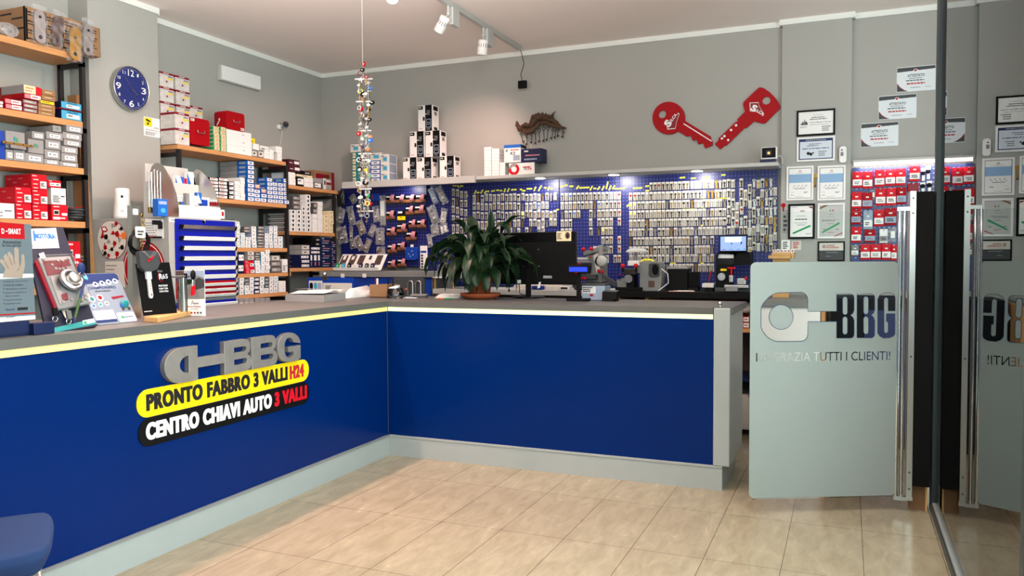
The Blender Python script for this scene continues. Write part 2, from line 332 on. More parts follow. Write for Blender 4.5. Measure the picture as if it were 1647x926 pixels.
def Bshape(y0, y1):
    w_ = y1-y0; r = H_*.25
    out = [(y0, zl)]+arc(y1-r, zl+r, r, r, -90, 70)+arc(y1-r-.006, zh-r, r*.92, r, -70, 90)+[(y0, zh)]
    k = w_*.34; h1 = [(y0+k, zl+.036), (y0+k, zl+.068)]+arc(y1-r-.008, zl+.052, .018, .016, 90, -90, 6); h2 = [(y0+k, zh-.066), (y0+k, zh-.036)]+arc(y1-r-.010, zh-.051, .016, .015, 90, -90, 6)
    return out, [h1, h2]
place_letter(arc(2.785+.1, zm, .10, H_/2, 90, 270, 16)+[(2.99, zl), (2.99, zh)], [arc(2.93, zm, .055, .043, 90, 270, 10)+[(2.935, zm-.043), (2.935, zm+.043)]])
place_letter([(2.991, .860), (3.173, .860), (3.173, .906), (2.991, .906)], [], 'key_shank')
o_, h_ = Bshape(3.174, 3.375); place_letter(o_, h_)
o_, h_ = Bshape(3.376, 3.585); place_letter(o_, h_)
g0, g1 = 3.588, 3.79; gc = (g0+g1)/2; gr = (g1-g0)/2
place_letter(arc(gc, zm+.01, gr, H_/2-.01, 5, 180, 14)+arc(gc, zm-.01, gr, H_/2-.012, 180, 270, 8)+[(g1-.03, zl), (g1, zl+.012), (g1, zm+.002), (gc-.005, zm+.002), (gc-.005, zm-.026), (g1-.06, zm-.026), (g1-.06, zl+.035)]+arc(gc, zm-.012, gr*.42, H_*.29, 275, 180, 7)+arc(gc, zm+.012, gr*.42, H_*.28, 180, 20, 8), [])
def plate(name, label, z0, z1, m, y0, y1):
    t = thing(name, label, 'sign', (SX, (y0+y1)/2, z0)); b = MB(); b.prism(rrect(y0, y1, z0, z1, (z1-z0)/2*.95, 10), (SX, 0, 0), UY, UZ, (.004, 0, 0), m); b.build('plate', t); return t
t = plate('sign_plate', 'yellow rounded sign plate on the blue counter reading PRONTO FABBRO 3 VALLI H24', .664, .794, 'yellow', 2.645, 3.90)
b = MB(); b.text('PRONTO FABBRO 3 VALLI', (SX+.004, 2.70, .692), UY, UZ, 'ink', 1.0, .080, bold=.042, fat=.0035); b.build('lettering', t)['label'] = 'black lettering'
b = MB(); b.text('H24', (SX+.004, 3.725, .692), UY, UZ, 'ink_red', .125, .078, bold=.042, fat=.0035); b.build('lettering', t)['label'] = 'red lettering'
t = plate('sign_plate', 'black rounded sign plate below the yellow one reading CENTRO CHIAVI AUTO 3 VALLI', .527, .660, 'black', 2.65, 3.90)
b = MB(); b.text('CENTRO CHIAVI AUTO', (SX+.004, 2.695, .556), UY, UZ, 'white', .865, .082, bold=.042, fat=.0035); b.build('lettering', t)['label'] = 'white lettering'
b = MB(); b.text('3 VALLI', (SX+.004, 3.59, .556), UY, UZ, 'bright_red', .285, .082, bold=.042, fat=.0035); b.build('lettering', t)['label'] = 'red lettering'
# ------------------------------------------------------------------ glass door on the right
t = thing('glass_door', 'tall glass door with dark metal frame standing open at right', 'door', (.425, 3.6, 0))
b = MB(); b.box(.425, .475, 4.80, 4.857, 0.012, 3.05, 'frame_dark'); b.box(.428, .472, 4.765, 4.80, 0.05, 3.0, 'frame_dark'); b.build('frame_stile', t, bevel=.003)
b = MB(); b.box(.425, .475, 2.36, 2.42, 0.012, 3.05, 'frame_dark'); b.build('frame_stile', t, bevel=.003)
b = MB(); b.box(.425, .475, 2.42, 4.80, 0.012, .052, 'frame_dark'); b.box(.432, .468, 2.42, 4.80, .052, .066, 'mid_grey'); b.build('bottom_rail', t, bevel=.003)
b = MB(); b.box(.425, .475, 2.42, 4.80, 3.0, 3.05, 'frame_dark'); b.build('top_rail', t)
b = MB(); b.box(.446, .452, 2.42, 4.80, .06, 3.0, 'glass_door'); b.build('glass_pane', t)
# ------------------------------------------------------------------ frosted gate
A_, B_ = Vector((-.485, 4.41, 0)), Vector((.255, 4.775, 0)); gu = (B_-A_).normalized(); gn = Vector((gu.y, -gu.x, 0)); GL = (B_-A_).length
t = thing('entrance_gate', 'frosted glass swing gate with clear logo cut-out and thank-you text, hung on the steel post', 'gate', tuple((A_+B_)/2+Vector((0, 0, .08))))
b = MB(); b.prism(rrect(0, GL, .08, 1.63, .02), A_-gn*.004, gu, UZ, gn*.008, 'glass_clear'); b.build('glass_pane', t)
def gpx(x, y):                             # photo pixel -> (along, up) on the gate plane
    d = _rt*((x-823.5)/F)+_dn*((y-463)/F)+_fw; k = (A_-CAM).dot(gn)/d.dot(gn); q = CAM+d*k; return ((q-A_).dot(gu), q.z)
S5 = 5.788
def G(l): return [gpx(1200+x/S5, 440+y/S5) for x, y in l]
bow = G([(570, 350), (570, 245), (565, 215), (548, 188), (515, 172), (290, 177), (250, 190), (200, 225), (155, 275), (136, 320), (134, 490), (150, 535), (195, 590), (250, 622), (290, 630), (510, 627), (545, 615), (565, 590), (570, 560), (570, 445)])
def Bg(x0, x1, y0, y1):
    r = 30; w_ = x1-x0
    return [(x0, y1), (x0, y0), (x1-r, y0), (x1-8, y0+10), (x1, y0+32), (x1, y0+150), (x1-12, y0+180), (x1-34, y0+198), (x1-12, y0+216), (x1, y0+245), (x1, y1-30), (x1-8, y1-10), (x1-r, y1)]
def slot(x0, x1, y0, y1):
    r = (x1-x0)/2; return [(x0+r-r*math.cos(a), y0+r-r*math.sin(a)) for a in [PI*i/6 for i in range(7)]]+[(x1-r+r*math.cos(a), y1-r+r*math.sin(a)) for a in [PI*i/6 for i in range(7)]]
b1 = G(Bg(838, 1000, 188, 598)); b1[0:2] = []
keyshape = bow+G([(838, 445), (838, 598)])[:1]+G([(838, 598)])+b1[::-1][0:0]
b1o = G([(838, 598)]+[(970, 598), (992, 588), (1000, 568), (1000, 433), (988, 404), (966, 386), (988, 368), (1000, 338), (1000, 220), (992, 198), (970, 188), (838, 188), (838, 350)])
keyshape = bow+G([(838, 443)])+b1o
b2 = G(Bg(1028, 1192, 186, 596))
gg = G([(1382, 345), (1382, 220), (1370, 195), (1340, 178), (1280, 178), (1240, 198), (1220, 235), (1220, 550), (1240, 580), (1275, 597), (1330, 595), (1365, 580), (1380, 560), (1380, 370), (1300, 372), (1300, 445), (1318, 448), (1318, 540), (1298, 555), (1278, 540), (1278, 235), (1298, 215), (1318, 235), (1318, 345)])
holes_in = [G(slot(893, 940, 212, 382)), G(slot(893, 940, 398, 565)), G(slot(1087, 1135, 210, 378)), G(slot(1087, 1135, 396, 562)), [gpx(1200+(322+112*math.cos(2*PI*i/28))/S5, 440+(402+116*math.sin(2*PI*i/28))/S5) for i in range(28)]]
outs = [keyshape, b2, gg]
cu = bpy.data.curves.new('film', 'CURVE'); cu.dimensions = '2D'; cu.fill_mode = 'FRONT'
def addspl(pl):
    sp = cu.splines.new('POLY'); sp.points.add(len(pl)-1); sp.use_cyclic_u = True
    for p, (x, y) in zip(sp.points, pl): p.co = (x, y, 0, 1)
addspl(rrect(.004, GL-.004, .086, 1.362, .03))
for pl in outs+holes_in: addspl(pl)
# clear lettering cut into the film
fcu = bpy.data.curves.new('ft', 'FONT'); fcu.body = 'RINGRAZIA TUTTI I CLIENTI!'; fcu.offset = .014; fo = bpy.data.objects.new('ft', fcu); C.objects.link(fo); bpy.context.view_layer.update()
fc = fo.to_curve(bpy.context.evaluated_depsgraph_get())
pts = []
for s_ in fc.splines:
    q = []; n = len(s_.bezier_points)
    for i in range(n):
        p0, p1 = s_.bezier_points[i], s_.bezier_points[(i+1) % n]; a, h0, h1, c_ = p0.co, p0.handle_right, p1.handle_left, p1.co
        st = 1 if (a+(c_-a)/3-h0).length < 1e-3 and (a+(c_-a)*2/3-h1).length < 1e-3 else 5
        for k in range(st):
            u_ = k/st; p = a*(1-u_)**3+h0*3*u_*(1-u_)**2+h1*3*u_*u_*(1-u_)+c_*u_**3; q.append((p.x, p.y))
    pts.append(q)
x0 = min(p[0] for q in pts for p in q); x1 = max(p[0] for q in pts for p in q); y0 = min(p[1] for q in pts for p in q); y1 = max(p[1] for q in pts for p in q)
L0 = gpx(1200+90/S5, 440+835/S5); L1 = gpx(1200+1338/S5, 440+718/S5); zt0, zt1 = gpx(1300, 440+812/S5)[1], gpx(1400, 440+722/S5)[1]
for q in pts: addspl([(L0[0]+(p[0]-x0)/(x1-x0)*(L1[0]-L0[0]), zt0+(p[1]-y0)/(y1-y0)*(zt1-zt0)) for p in q])
fo.to_curve_clear(); bpy.data.objects.remove(fo)
co = bpy.data.objects.new('film', cu); C.objects.link(co); bpy.context.view_layer.update()
e_ = co.evaluated_get(bpy.context.evaluated_depsgraph_get()); me = e_.to_mesh()
b = MB(); b.add([A_+gn*.0052+gu*v.co.x+UZ*v.co.y for v in me.vertices], [list(p.vertices) for p in me.polygons], 'gate_film'); e_.to_mesh_clear(); bpy.data.objects.remove(co)
b.build('frosted_film', t)
b = MB()
for pl in outs+holes_in: b.tube([A_+gn*.006+gu*x+UZ*z for x, z in pl], .0015, 'ink_blue', 4, closed=True)
b.build('logo_outline', t)['label'] = 'blue outline of the logo'
t = thing('gate_post', 'stainless steel gate post with black side beside the glass door', 'post', (.35, 4.82, 0))
b = MB(); b.box(.305, .333, 4.76, 4.78, .07, 1.738, 'steel'); b.box(.305, .309, 4.78, 4.95, .07, 1.738, 'steel'); b.box(.303, .336, 4.757, 4.79, .066, .085, 'steel'); b.build('steel_channel', t)
b = MB(); b.box(.333, .418, 4.77, 4.95, .145, 1.735, 'black'); b.build('black_cover', t)
b = MB(); b.cyl((.255, 4.775, .075), (.255, 4.775, 1.65), .011, 'chrome'); b.cyl((.281, 4.79, .06), (.281, 4.79, 1.65), .011, 'chrome'); b.box(.243, .305, 4.765, 4.80, 1.635, 1.655, 'steel'); b.box(.243, .305, 4.765, 4.80, .06, .08, 'steel'); b.build('hinge_tube', t)
b = MB(); b.box(.325, .41, 4.84, 4.93, 0, .145, 'kraft'); b.box(.402, .41, 4.80, 4.93, 0, .145, 'wood_pale'); b.build('base_block', t)
b = MB()
for z in (.13, .22, .85, 1.62, 1.70): b = MB(); b.cyl((.319, 4.756, z), (.319, 4.76, z), .005, 'dark_grey', 8); b.build('screw', t)
# ------------------------------------------------------------------ boxes
ORD = 'first second third fourth fifth sixth seventh eighth ninth tenth eleventh twelfth thirteenth fourteenth fifteenth sixteenth seventeenth eighteenth nineteenth twentieth'.split()
ORD += ['twenty-'+o for o in ORD[:9]]+['thirtieth']+['thirty-'+o for o in ORD[:9]]+['fortieth']
# kind: (short look, body, front print rects (u0,u1,v0,v1,material), bars (u0,u1,v0,v1,rows,material), side rects)
K = {
 'bluewhite': ('blue white-label box', 'box_blue', [(.08,.97,.1,.84,'white')], [(.3,.8,.3,.65,1,'ink_blue')], [(.0,.62,0,1,'box_grey'),(.7,.92,.25,.75,'silverblue')]),
 'blueorange': ('blue orange-label box', 'box_blue', [(.06,.94,.12,.86,'orange'),(.1,.9,.6,.82,'cream')], [(.2,.8,.2,.55,2,'white')], [(.0,.62,0,1,'box_grey')]),
 'greylock': ('grey lock box', 'box_grey', [(.1,.9,.15,.8,'offwhite')], [(.25,.8,.3,.65,1,'ink')], []),
 'redwhite': ('black red-print box', 'black', [(.04,1,.1,.86,'white')], [(.15,.9,.45,.75,1,'ink_red'),(.1,.7,.18,.32,1,'ink_grey')], []),
 'white': ('small white carton', 'white', [(.94,1,0,1,'silverblue')], [(.3,.62,.4,.7,1,'ink_grey')], [(.7,1,0,1,'cyan')]),
 'whiteblue': ('white blue-edged carton', 'white', [(.92,1,0,1,'cyan')], [(.28,.66,.35,.7,1,'ink')], [(0,1,0,1,'silverblue')]),
 'whitedark': ('white dark-oval carton', 'white', [(.34,.68,.2,.8,'black'),(.05,.15,.2,.8,'silverblue')], [], [(0,.75,.1,.9,'box_dark'),(.1,.7,.3,.7,'box_grey')]),
 'dark': ('dark lock carton', 'box_dark', [(.1,.9,.2,.8,'box_grey')], [(.2,.7,.35,.65,1,'offwhite')], []),
 'black': ('black flat carton', 'black', [(.55,.9,.3,.7,'box_grey')], [], []),
 'cream': ('cream carton', 'cream', [], [(.3,.7,.35,.7,1,'ink_grey')], []),
 'plain': ('plain white box', 'white', [], [(.62,.72,.5,.62,1,'ink_grey')], []),
 'green': ('cream box with green edges', 'cream', [(0,.14,0,1,'green'),(.9,1,0,1,'green')], [(.35,.8,.45,.75,1,'orange'),(.2,.8,.15,.3,1,'ink_grey')], [(.0,1,.1,.9,'green')]),
 'marble': ('marbled maroon-lidded box', 'silver_paper', [(0,1,.86,1,'dark_red'),(.5,.97,.55,.64,'yellow'),(.45,.55,.32,.45,'dark_red')], [(.6,.95,.67,.8,1,'ink_grey'),(.25,.8,.9,.96,1,'white')], [(0,1,.86,1,'dark_red')]),
 'maroon': ('maroon white-label box', 'maroon', [(.5,.95,.3,.75,'white')], [(.05,.35,.35,.5,1,'white')], [(.1,.6,.3,.4,'offwhite')]),
 'navy': ('navy white-label box', 'navy', [(.06,.9,.25,.8,'white')], [(.6,.85,.4,.65,1,'ink'),(.12,.4,.4,.55,1,'ink_red')], [(.1,.4,.4,.5,'pink')]),
 'navyplain': ('plain navy printed box', 'navy', [(.2,.9,.48,.56,'pink')], [(.15,.4,.75,.88,1,'white'),(.15,.9,.15,.3,1,'silverblue')], []),
 'navyslim': ('slim upright navy box', 'navy', [(.15,.8,.55,.95,'white'),(.35,.6,.15,.45,'pink')], [], []),
 'darklabel': ('black box with white label', 'black', [(.15,.95,.2,.85,'white')], [(.2,.7,.5,.7,1,'ink')], []),
 'greynavy': ('grey navy-label box', 'box_grey', [(0,1,0,.55,'navy'),(.1,.85,.08,.5,'white')], [(.15,.6,.2,.35,1,'ink_grey')], []),
 'printed': ('grey box with white end print', 'box_grey', [(0,.35,0,1,'offwhite'),(.12,.28,.4,.8,'ink'),(.35,.95,.45,.65,'dark_red')], [(.4,.95,.7,.85,1,'white')], []),
 'pattern': ('brown and red patterned carton', 'kraft', [(.05,.75,.15,.85,'dark_red'),(.2,.5,.2,.6,'cream'),(.85,1,0,1,'dark_red')], [(.5,.8,.5,.8,2,'brass')], []),
 'red': ('red white-label box', 'bright_red', [(.56,.98,.08,.55,'white')], [(.6,.9,.2,.45,3,'ink'),(.05,.45,.85,.92,1,'white'),(.1,.5,.6,.67,1,'white'),(.1,.4,.3,.37,1,'white'),(.1,.5,.05,.12,1,'white')], [(.1,.25,.7,.76,'pink'),(.5,.65,.7,.76,'pink'),(.3,.45,.45,.51,'pink'),(.7,.85,.3,.36,'pink')]),
 'redpic': ('red dark-picture box', 'bright_red', [(.12,.46,.36,.68,'offwhite'),(.16,.42,.42,.62,'ink'),(.08,.5,.08,.24,'white'),(.62,.96,.34,.5,'white')], [(.12,.5,.84,.92,1,'white'),(.5,.95,.1,.22,1,'white')], []),
 'redlow': ('flat red white-label box', 'bright_red', [(.15,.96,.2,.65,'white')], [(.2,.5,.35,.5,1,'ink'),(.62,.9,.3,.5,1,'ink'),(.1,.4,.8,.92,1,'white')], []),
 'whitetext': ('white box with printed text', 'white', [], [(.1,.6,.1,.55,4,'ink_grey'),(.65,.95,.45,.55,1,'ink')], [(0,1,0,1,'offwhite'),(.3,.8,.3,.7,'ink')]),
 'grey': ('grey white-label box', 'box_grey', [(.2,.85,.22,.72,'white')], [(.3,.42,.35,.6,1,'ink'),(.5,.78,.4,.55,1,'ink_grey')], []),
 'greylogo': ('grey green-mark box', 'box_grey', [(.4,.5,.45,.7,'teal'),(.53,.63,.4,.65,'green')], [], []),
 'redend': ('pale lined box with red end', 'cream', [(.68,1,0,1,'bright_red')], [(.1,.6,.55,.75,1,'orange'),(.05,.6,.2,.4,1,'pink')], [(0,.3,0,1,'dark_red'),(.3,1,0,1,'box_grey')]),
 'pinkwhite': ('red and white key box', 'red', [(.38,.97,.12,.9,'white'),(.03,.36,.12,.9,'pink')], [(.45,.9,.35,.65,1,'ink_red')], []),
 'redgrey': ('red framed grey box', 'dark_red', [(.06,.94,.15,.85,'box_grey')], [(.15,.85,.35,.65,1,'offwhite')], []),
 'redblue': ('red-framed pale blue box', 'dark_red', [(.06,.94,.15,.85,'cyan')], [(.15,.85,.35,.65,1,'white')], []),
 'brown': ('small brown card box', 'brown_card', [(.1,.95,.3,.75,'kraft')], [(.2,.85,.4,.6,1,'cream')], []),
 'yellowlab': ('brown box with yellow label', 'kraft', [(.1,.95,.15,.9,'yellow')], [(.2,.8,.4,.65,1,'ink')], []),
 'lightblue': ('pale blue key-picture box', 'cyan', [(.25,.9,.15,.6,'white')], [(.3,.6,.3,.5,1,'ink'),(.3,.9,.75,.88,1,'navy')], [(0,1,0,1,'navy')]),
 'blue': ('plain blue box', 'blue', [], [], []),
 'bluegreen': ('green and cream stacked carton', 'teal', [(.1,.6,.1,.9,'cream')], [(.15,.5,.3,.6,1,'ink_grey')], []),
}
mat('silver_paper', '#c4c0bc', .6, 0, .3, 30)
_bm = {}
def boxmesh(kind, wy, hz, dx):
    k = (kind, round(wy, 3), round(hz, 3), round(dx, 2))
    if k in _bm: return _bm[k]
    wy, hz, dx = k[1]-.0012, k[2]-.0012, k[3]
    look, body, fr, ba, si = K[kind]; b = MB(); b.box(-dx, 0, -wy/2, wy/2, 0, hz, body, .0015)
    for i, (u0, u1, v0, v1, m) in enumerate(fr):
        d = .0004+.0002*i; b.quad((d, (u0-.5)*wy, v0*hz), (d, (u1-.5)*wy, v0*hz), (d, (u1-.5)*wy, v1*hz), (d, (u0-.5)*wy, v1*hz), m)
    for i, (u0, u1, v0, v1, r, m) in enumerate(ba):
        bars(b, (0, (u0-.5)*wy, v0*hz), UY, UZ, (u1-u0)*wy, (v1-v0)*hz, r, m, seed=i+len(kind), d=.0014, fill=.75)
    for i, (u0, u1, v0, v1, m) in enumerate(si):
        for y in (-wy/2-.0004-.0002*i, wy/2+.0004+.0002*i): b.quad((-dx+u0*dx, y, v0*hz), (-dx+u1*dx, y, v0*hz), (-dx+u1*dx, y, v1*hz), (-dx+u0*dx, y, v1*hz), m)
    o = b.build('carton', local=True); me = o.data; bpy.data.objects.remove(o); _bm[k] = me; return me
NAMEK = {'cash': 'cash_box'}
def carton(kind, x, y, z, wy, hz, dx, label, group, rz=0, look=None):
    nm = 'lock_box' if kind in ('bluewhite','blueorange','greylock','dark','navy','navyplain','navyslim','maroon','redwhite','red','redpic','redlow','grey','greylogo','greynavy') else 'key_box' if kind in ('pinkwhite','redgrey','redblue','brown','yellowlab','lightblue','marble','keybox','green','redend') else 'carton'
    o = bpy.data.objects.new(nm, boxmesh(kind, wy, hz, dx)); C.objects.link(o); o.location = (x, y, z); o.rotation_euler = (0, 0, rz)
    return tag(o, label, 'box', group)
def LB(shelf, group, xf, zs, ents, dep=.26):
    """boxes along a wall that runs in Y, fronts facing +X. entry: x0,x1,ytop,ybottom(None=shelf),n,kind[,depth[,front]]"""
    ents = sorted(ents, key=lambda e: e[0]+e[1])
    for k, e in enumerate(ents):
        x0, x1, yt, yb, n, kind = e[:6]; dx = e[6] if len(e) > 6 and e[6] else dep; f = e[7] if len(e) > 7 else xf
        xm = (x0+x1)/2; ya, yc = P(x0, yt, 0, f).y, P(x1, yt, 0, f).y; zt = P(xm, yt, 0, f).z; zb = zs+.001 if yb is None else P(xm, yb, 0, f).z+.0006
        h = (zt-zb)/n
        for i in range(n):
            jit = random.uniform(-.004, .004)
            lab = f'{K[kind][0]}, {ORD[i]} up, {ORD[k]} stack, {shelf}' if n > 1 else f'{K[kind][0]}, {ORD[k]} from left, {shelf}'
            carton(kind, f+jit, (ya+yc)/2, zb+h*i, yc-ya-.001, h, dx, lab, group)
random.seed(4)
# ---- shelving on the left wall: two bays of boards on black frames
SF = -4.72
t = thing('wall_shelving', 'two-bay wall shelving with wooden boards on black metal frames behind the drawer cabinet', 'shelving', (SF, 5.6, 0))
ZA = [2.268, 1.884, 1.485, 1.264, 1.086, .87]; ZB = [2.064, 1.640, 1.300]
for z in ZA:
    b = MB(); b.box(XL+.01, SF, 4.625 if z > 1.6 else 4.7, 5.945 if abs(z-1.264) < .01 else 5.895, z-.035, z, 'wood', .003); b.build('shelf_board', t)
for z in ZB:
    b = MB(); b.box(XL+.01, SF, 5.925, 6.66+.04*(z > 2 or z < 1.4), z-.033, z, 'wood', .003); b.build('shelf_board', t)
for y0, zt in ((4.66, 2.23), (5.91, 2.25), (6.64, 2.03)):
    b = MB()
    if y0 < 5: b.box(SF-.04, SF-.012, y0-.015, y0+.015, 1.9, zt, 'frame_metal')
    else: b.box(SF-.03, SF+.001, y0-.012, y0+.012, 0, zt, 'frame_metal')
    b.box(XL+.03, XL+.06, y0-.012, y0+.012, 0, zt, 'frame_metal')
    for z in ((2.2, 1.83, 1.43, 1.2, 1.03, .8) if y0 < 6 else (2.0, 1.58, 1.24)): b.box(XL+.04, SF-.02, y0-.011, y0+.011, z-.02, z+.012, 'frame_metal')
    b.build('side_frame', t)
for y0, y1, z in ((4.72, 5.2, 1.93), (5.2, 5.72, 1.5), (5.98, 6.2, 1.66)):
    pass
b = MB(); b.box(XL+.001, XL+.006, 4.64, 5.28, 1.93, 2.10, 'paper'); tag(b.build('wall_panel'), 'plain white sheet leaning on the wall behind the padlock display', 'sheet')
G1 = 'boxes on the wall shelving'
mb = []
LB('back row, top wall shelf', G1, -4.89, ZA[0], [(257, 279.5, 116.3, None, 5, 'marble', .16), (282.5, 304.5, 123, None, 5, 'marble', .16), (305, 326, 171, None, 3, 'marble', .16)])
LB('top shelf beside pillar', G1, SF, ZA[0], [(281.6, 304.6, 181.6, None, 2, 'marble', .155), (342, 353, 203, None, 6, 'green', .155), (353.5, 363.6, 204.3, None, 6, 'green', .155), (364.2, 404.4, 210.5, None, 3, 'plain', .155),
   (405, 413.8, 241.2, None, 1, 'greylock', .12), (414.4, 424, 242, None, 1, 'greylock', .12), (424.6, 433.5, 242.8, None, 1, 'plain', .1), (407.5, 417, 230.8, 241, 1, 'plain', .1), (418, 431.5, 234.8, 242.4, 1, 'whitetext', .1), (433.8, 440.5, 240.5, None, 1, 'plain', .08), (446, 453.4, 246, None, 1, 'plain', .09), (443.5, 453, 235.5, 246, 1, 'plain', .1)])
def cash_box(label, x0, x1, yt, yb, dx, f, tilt=0):
    xm = (x0+x1)/2; ya, yc = P(x0, yt, 0, f).y, P(x1, yt, 0, f).y; zt, zb = P(xm, yt, 0, f).z, P(xm, yb, 0, f).z; yc_ = (ya+yc)/2; h = zt-zb
    t = thing('cash_box', label, 'cash box', (f, yc_, zb)); b = MB(); w_ = yc-ya
    b.prism(rrect(-w_/2, w_/2, 0, h, .022), (f-dx+.03, yc_, zb), UY, UZ, (dx-.03, 0, 0), 'red'); b.build('lid', t)
    b = MB(); b.prism(rrect(-w_/2+.003, w_/2-.003, 0.003, h-.003, .022), (f-dx, yc_, zb), UY, UZ, (.0285, 0, 0), 'dark_red'); b.build('tray', t)
    b = MB(); b.tube([(f, yc_-.035, zb+h*.55), (f+.014, yc_-.037, zb+h*.53), (f+.014, yc_-.035, zb+h*.44), (f+.014, yc_+.035, zb+h*.44), (f+.014, yc_+.037, zb+h*.53), (f, yc_+.035, zb+h*.55)], .0035, 'chrome', 6); b.build('handle', t)
    b = MB(); s = 1 if tilt else -1; b.box(f, f+.001, yc_+s*w_*.28, yc_+s*w_*.46, zb+(h*.06 if tilt else h*.86), zb+(h*.2 if tilt else h*.97), 'white'); bars(b, (f+.001, yc_+min(s*w_*.29, s*w_*.45), zb+(h*.08 if tilt else h*.88)), UY, UZ, w_*.15, h*.09, 2, 'ink'); b.build('sticker', t)
    if tilt:
        b = MB(); b.cyl((f-dx*.55, yc_-w_/2-.004, zb+h*.55), (f-dx*.55, yc_-w_/2, zb+h*.55), .008, 'chrome'); b.obox((f-dx*.5, yc_-w_/2-.006, zb+h*.55), (-.045, 0, -.06), (0, .002, 0), (.008, 0, -.006), 'chrome'); b.build('key', t)
    return t
cash_box('red metal cash box standing on its edge on the top wall shelf', 305.2, 336.6, 190.5, 233.2, .10, SF)
cash_box('red metal cash box with key, lying atop the white boxes', 363.8, 393, 180.5, 209.8, .13, SF, 1)
b = MB(); y_, z_ = P(408.5, 231, 0, SF).y, P(408.5, 231, 0, SF).z; b.box(SF-.02, SF-.018, P(405, 226, 0, SF).y, P(412.8, 226, 0, SF).y, P(408.5, 230, 0, SF).z, P(408.5, 222, 0, SF).z, 'yellow'); bars(b, (SF-.018, P(406, 226, 0, SF).y, z_+.012), UY, UZ, .03, .014, 1, 'ink'); tag(b.build('price_card'), 'small yellow card among little white boxes on the top wall shelf', 'card')
LB('shelf right of padlock display', G1, SF, ZA[1], [(337, 350.6, 285, None, 6, 'redwhite'), (351.6, 365.4, 285.6, None, 6, 'redwhite'), (367.2, 375.4, 291.8, None, 4, 'darklabel'), (377.6, 386, 291, None, 9, 'plain'), (386.5, 393.6, 285.4, None, 7, 'plain'),
   (397.3, 408, 258.5, None, 9, 'bluewhite', .3), (408.4, 418.4, 304, None, 3, 'bluewhite'), (409, 418, 295.8, 303.7, 1, 'blueorange'), (419, 428.6, 311, None, 2, 'bluewhite'), (419.2, 428.4, 303.5, 310.8, 1, 'blueorange'), (429.4, 438, 285.6, None, 6, 'bluewhite', .3), (438.2, 446.4, 292.4, None, 5, 'bluewhite'), (446.8, 455.6, 293.4, None, 5, 'bluewhite'), (455.8, 464, 286.8, None, 6, 'bluewhite')], .28)
LB('third wall shelf down', G1, SF, ZA[2], [(380.4, 386, 356, None, 7, 'whiteblue'), (387, 394, 374, None, 5, 'whiteblue'), (394.8, 404, 381, None, 4, 'whiteblue'), (391.8, 403.4, 364.2, 373.8, 2, 'dark'), (404.6, 412.6, 363.8, None, 6, 'whiteblue'), (413.2, 425, 374.8, None, 5, 'dark'), (414, 424.6, 363.4, 374.6, 2, 'dark'), (425.6, 432, 374.8, None, 4, 'whiteblue'), (432.6, 438.6, 363.6, None, 6, 'whiteblue'), (439.6, 446.2, 363.2, None, 6, 'whiteblue'), (447, 455, 380, None, 3, 'whiteblue')], .24)
LB('fourth wall shelf down', G1, SF, ZA[3], [(382.6, 392.2, 406, None, 2, 'navy'), (393.8, 409, 418.6, None, 2, 'red'), (397.4, 408.4, 403.2, 418.4, 2, 'greylock'), (410.2, 418.8, 418.6, None, 3, 'white'), (409.6, 418.6, 402.4, 418.4, 4, 'dark'), (419.4, 426, 401.4, None, 6, 'white'), (426.6, 433.8, 401.4, None, 6, 'white'), (434.6, 452.4, 419.4, None, 2, 'dark'), (436, 450, 410.4, 419.2, 1, 'greylock'), (453.4, 462, 416.4, None, 1, 'whitetext')], .22)
LB('fifth wall shelf down', G1, SF, ZA[4], [(385, 392.4, 446.8, None, 4, 'whiteblue'), (393.2, 401, 458.6, None, 2, 'white'), (393.4, 400.8, 448, 458.4, 2, 'dark'), (401.4, 408.4, 446, None, 4, 'whiteblue'), (409, 417, 446, None, 4, 'navy'), (417.8, 425, 445, None, 4, 'whiteblue'), (425.4, 432.8, 463, None, 1, 'white'), (425.6, 432.6, 446.6, 462.8, 3, 'dark'), (433.2, 439.8, 444.6, None, 4, 'whiteblue'), (440.2, 447.2, 444.2, None, 4, 'whiteblue'), (448.4, 459.6, 451.6, None, 2, 'plain')], .22)
LB('lowest visible wall shelf', G1, SF, ZA[5], [(384+i*8.6, 391.6+i*8.6, 478.6, None, 1, 'greylock') for i in range(6)], .2)
LB('top shelf nearest room corner', G1, SF, ZB[0], [(464.6, 475, 276.8, None, 2, 'plain', .2), (464.8, 482.2, 256.6, 276.5, 2, 'maroon', .24), (476.4, 488.2, 285, None, 1, 'darklabel', .2), (488.8, 503.6, 285.8, None, 2, 'plain', .16), (479, 500.4, 274.5, 281, 1, 'black', .16), (478, 503, 281.2, 285, 1, 'cream', .18), (504.4, 518, 286.4, None, 1, 'greynavy', .12), (519.2, 533, 287.2, None, 1, 'printed', .12), (505.6, 537, 275.5, None, 1, 'pattern', .12, -4.86)])
LB('second shelf nearest room corner', G1, SF, ZB[1], [(467, 475.4, 337, None, 5, 'whitedark'), (476.6, 484, 337.4, None, 5, 'whitedark'), (470.8, 483, 315, 336.8, 3, 'dark'), (484.8, 491, 332, None, 6, 'whitedark'), (492, 499.2, 312.8, None, 9, 'whitedark', .3), (503.2, 510.2, 343.8, None, 4, 'plain', .2), (503.6, 510, 326, 343.6, 2, 'dark', .24), (511.4, 518.6, 324, None, 7, 'plain', .3), (521.2, 528.2, 345.2, None, 4, 'cream', .24), (529.6, 536, 339, None, 5, 'cream', .24)])
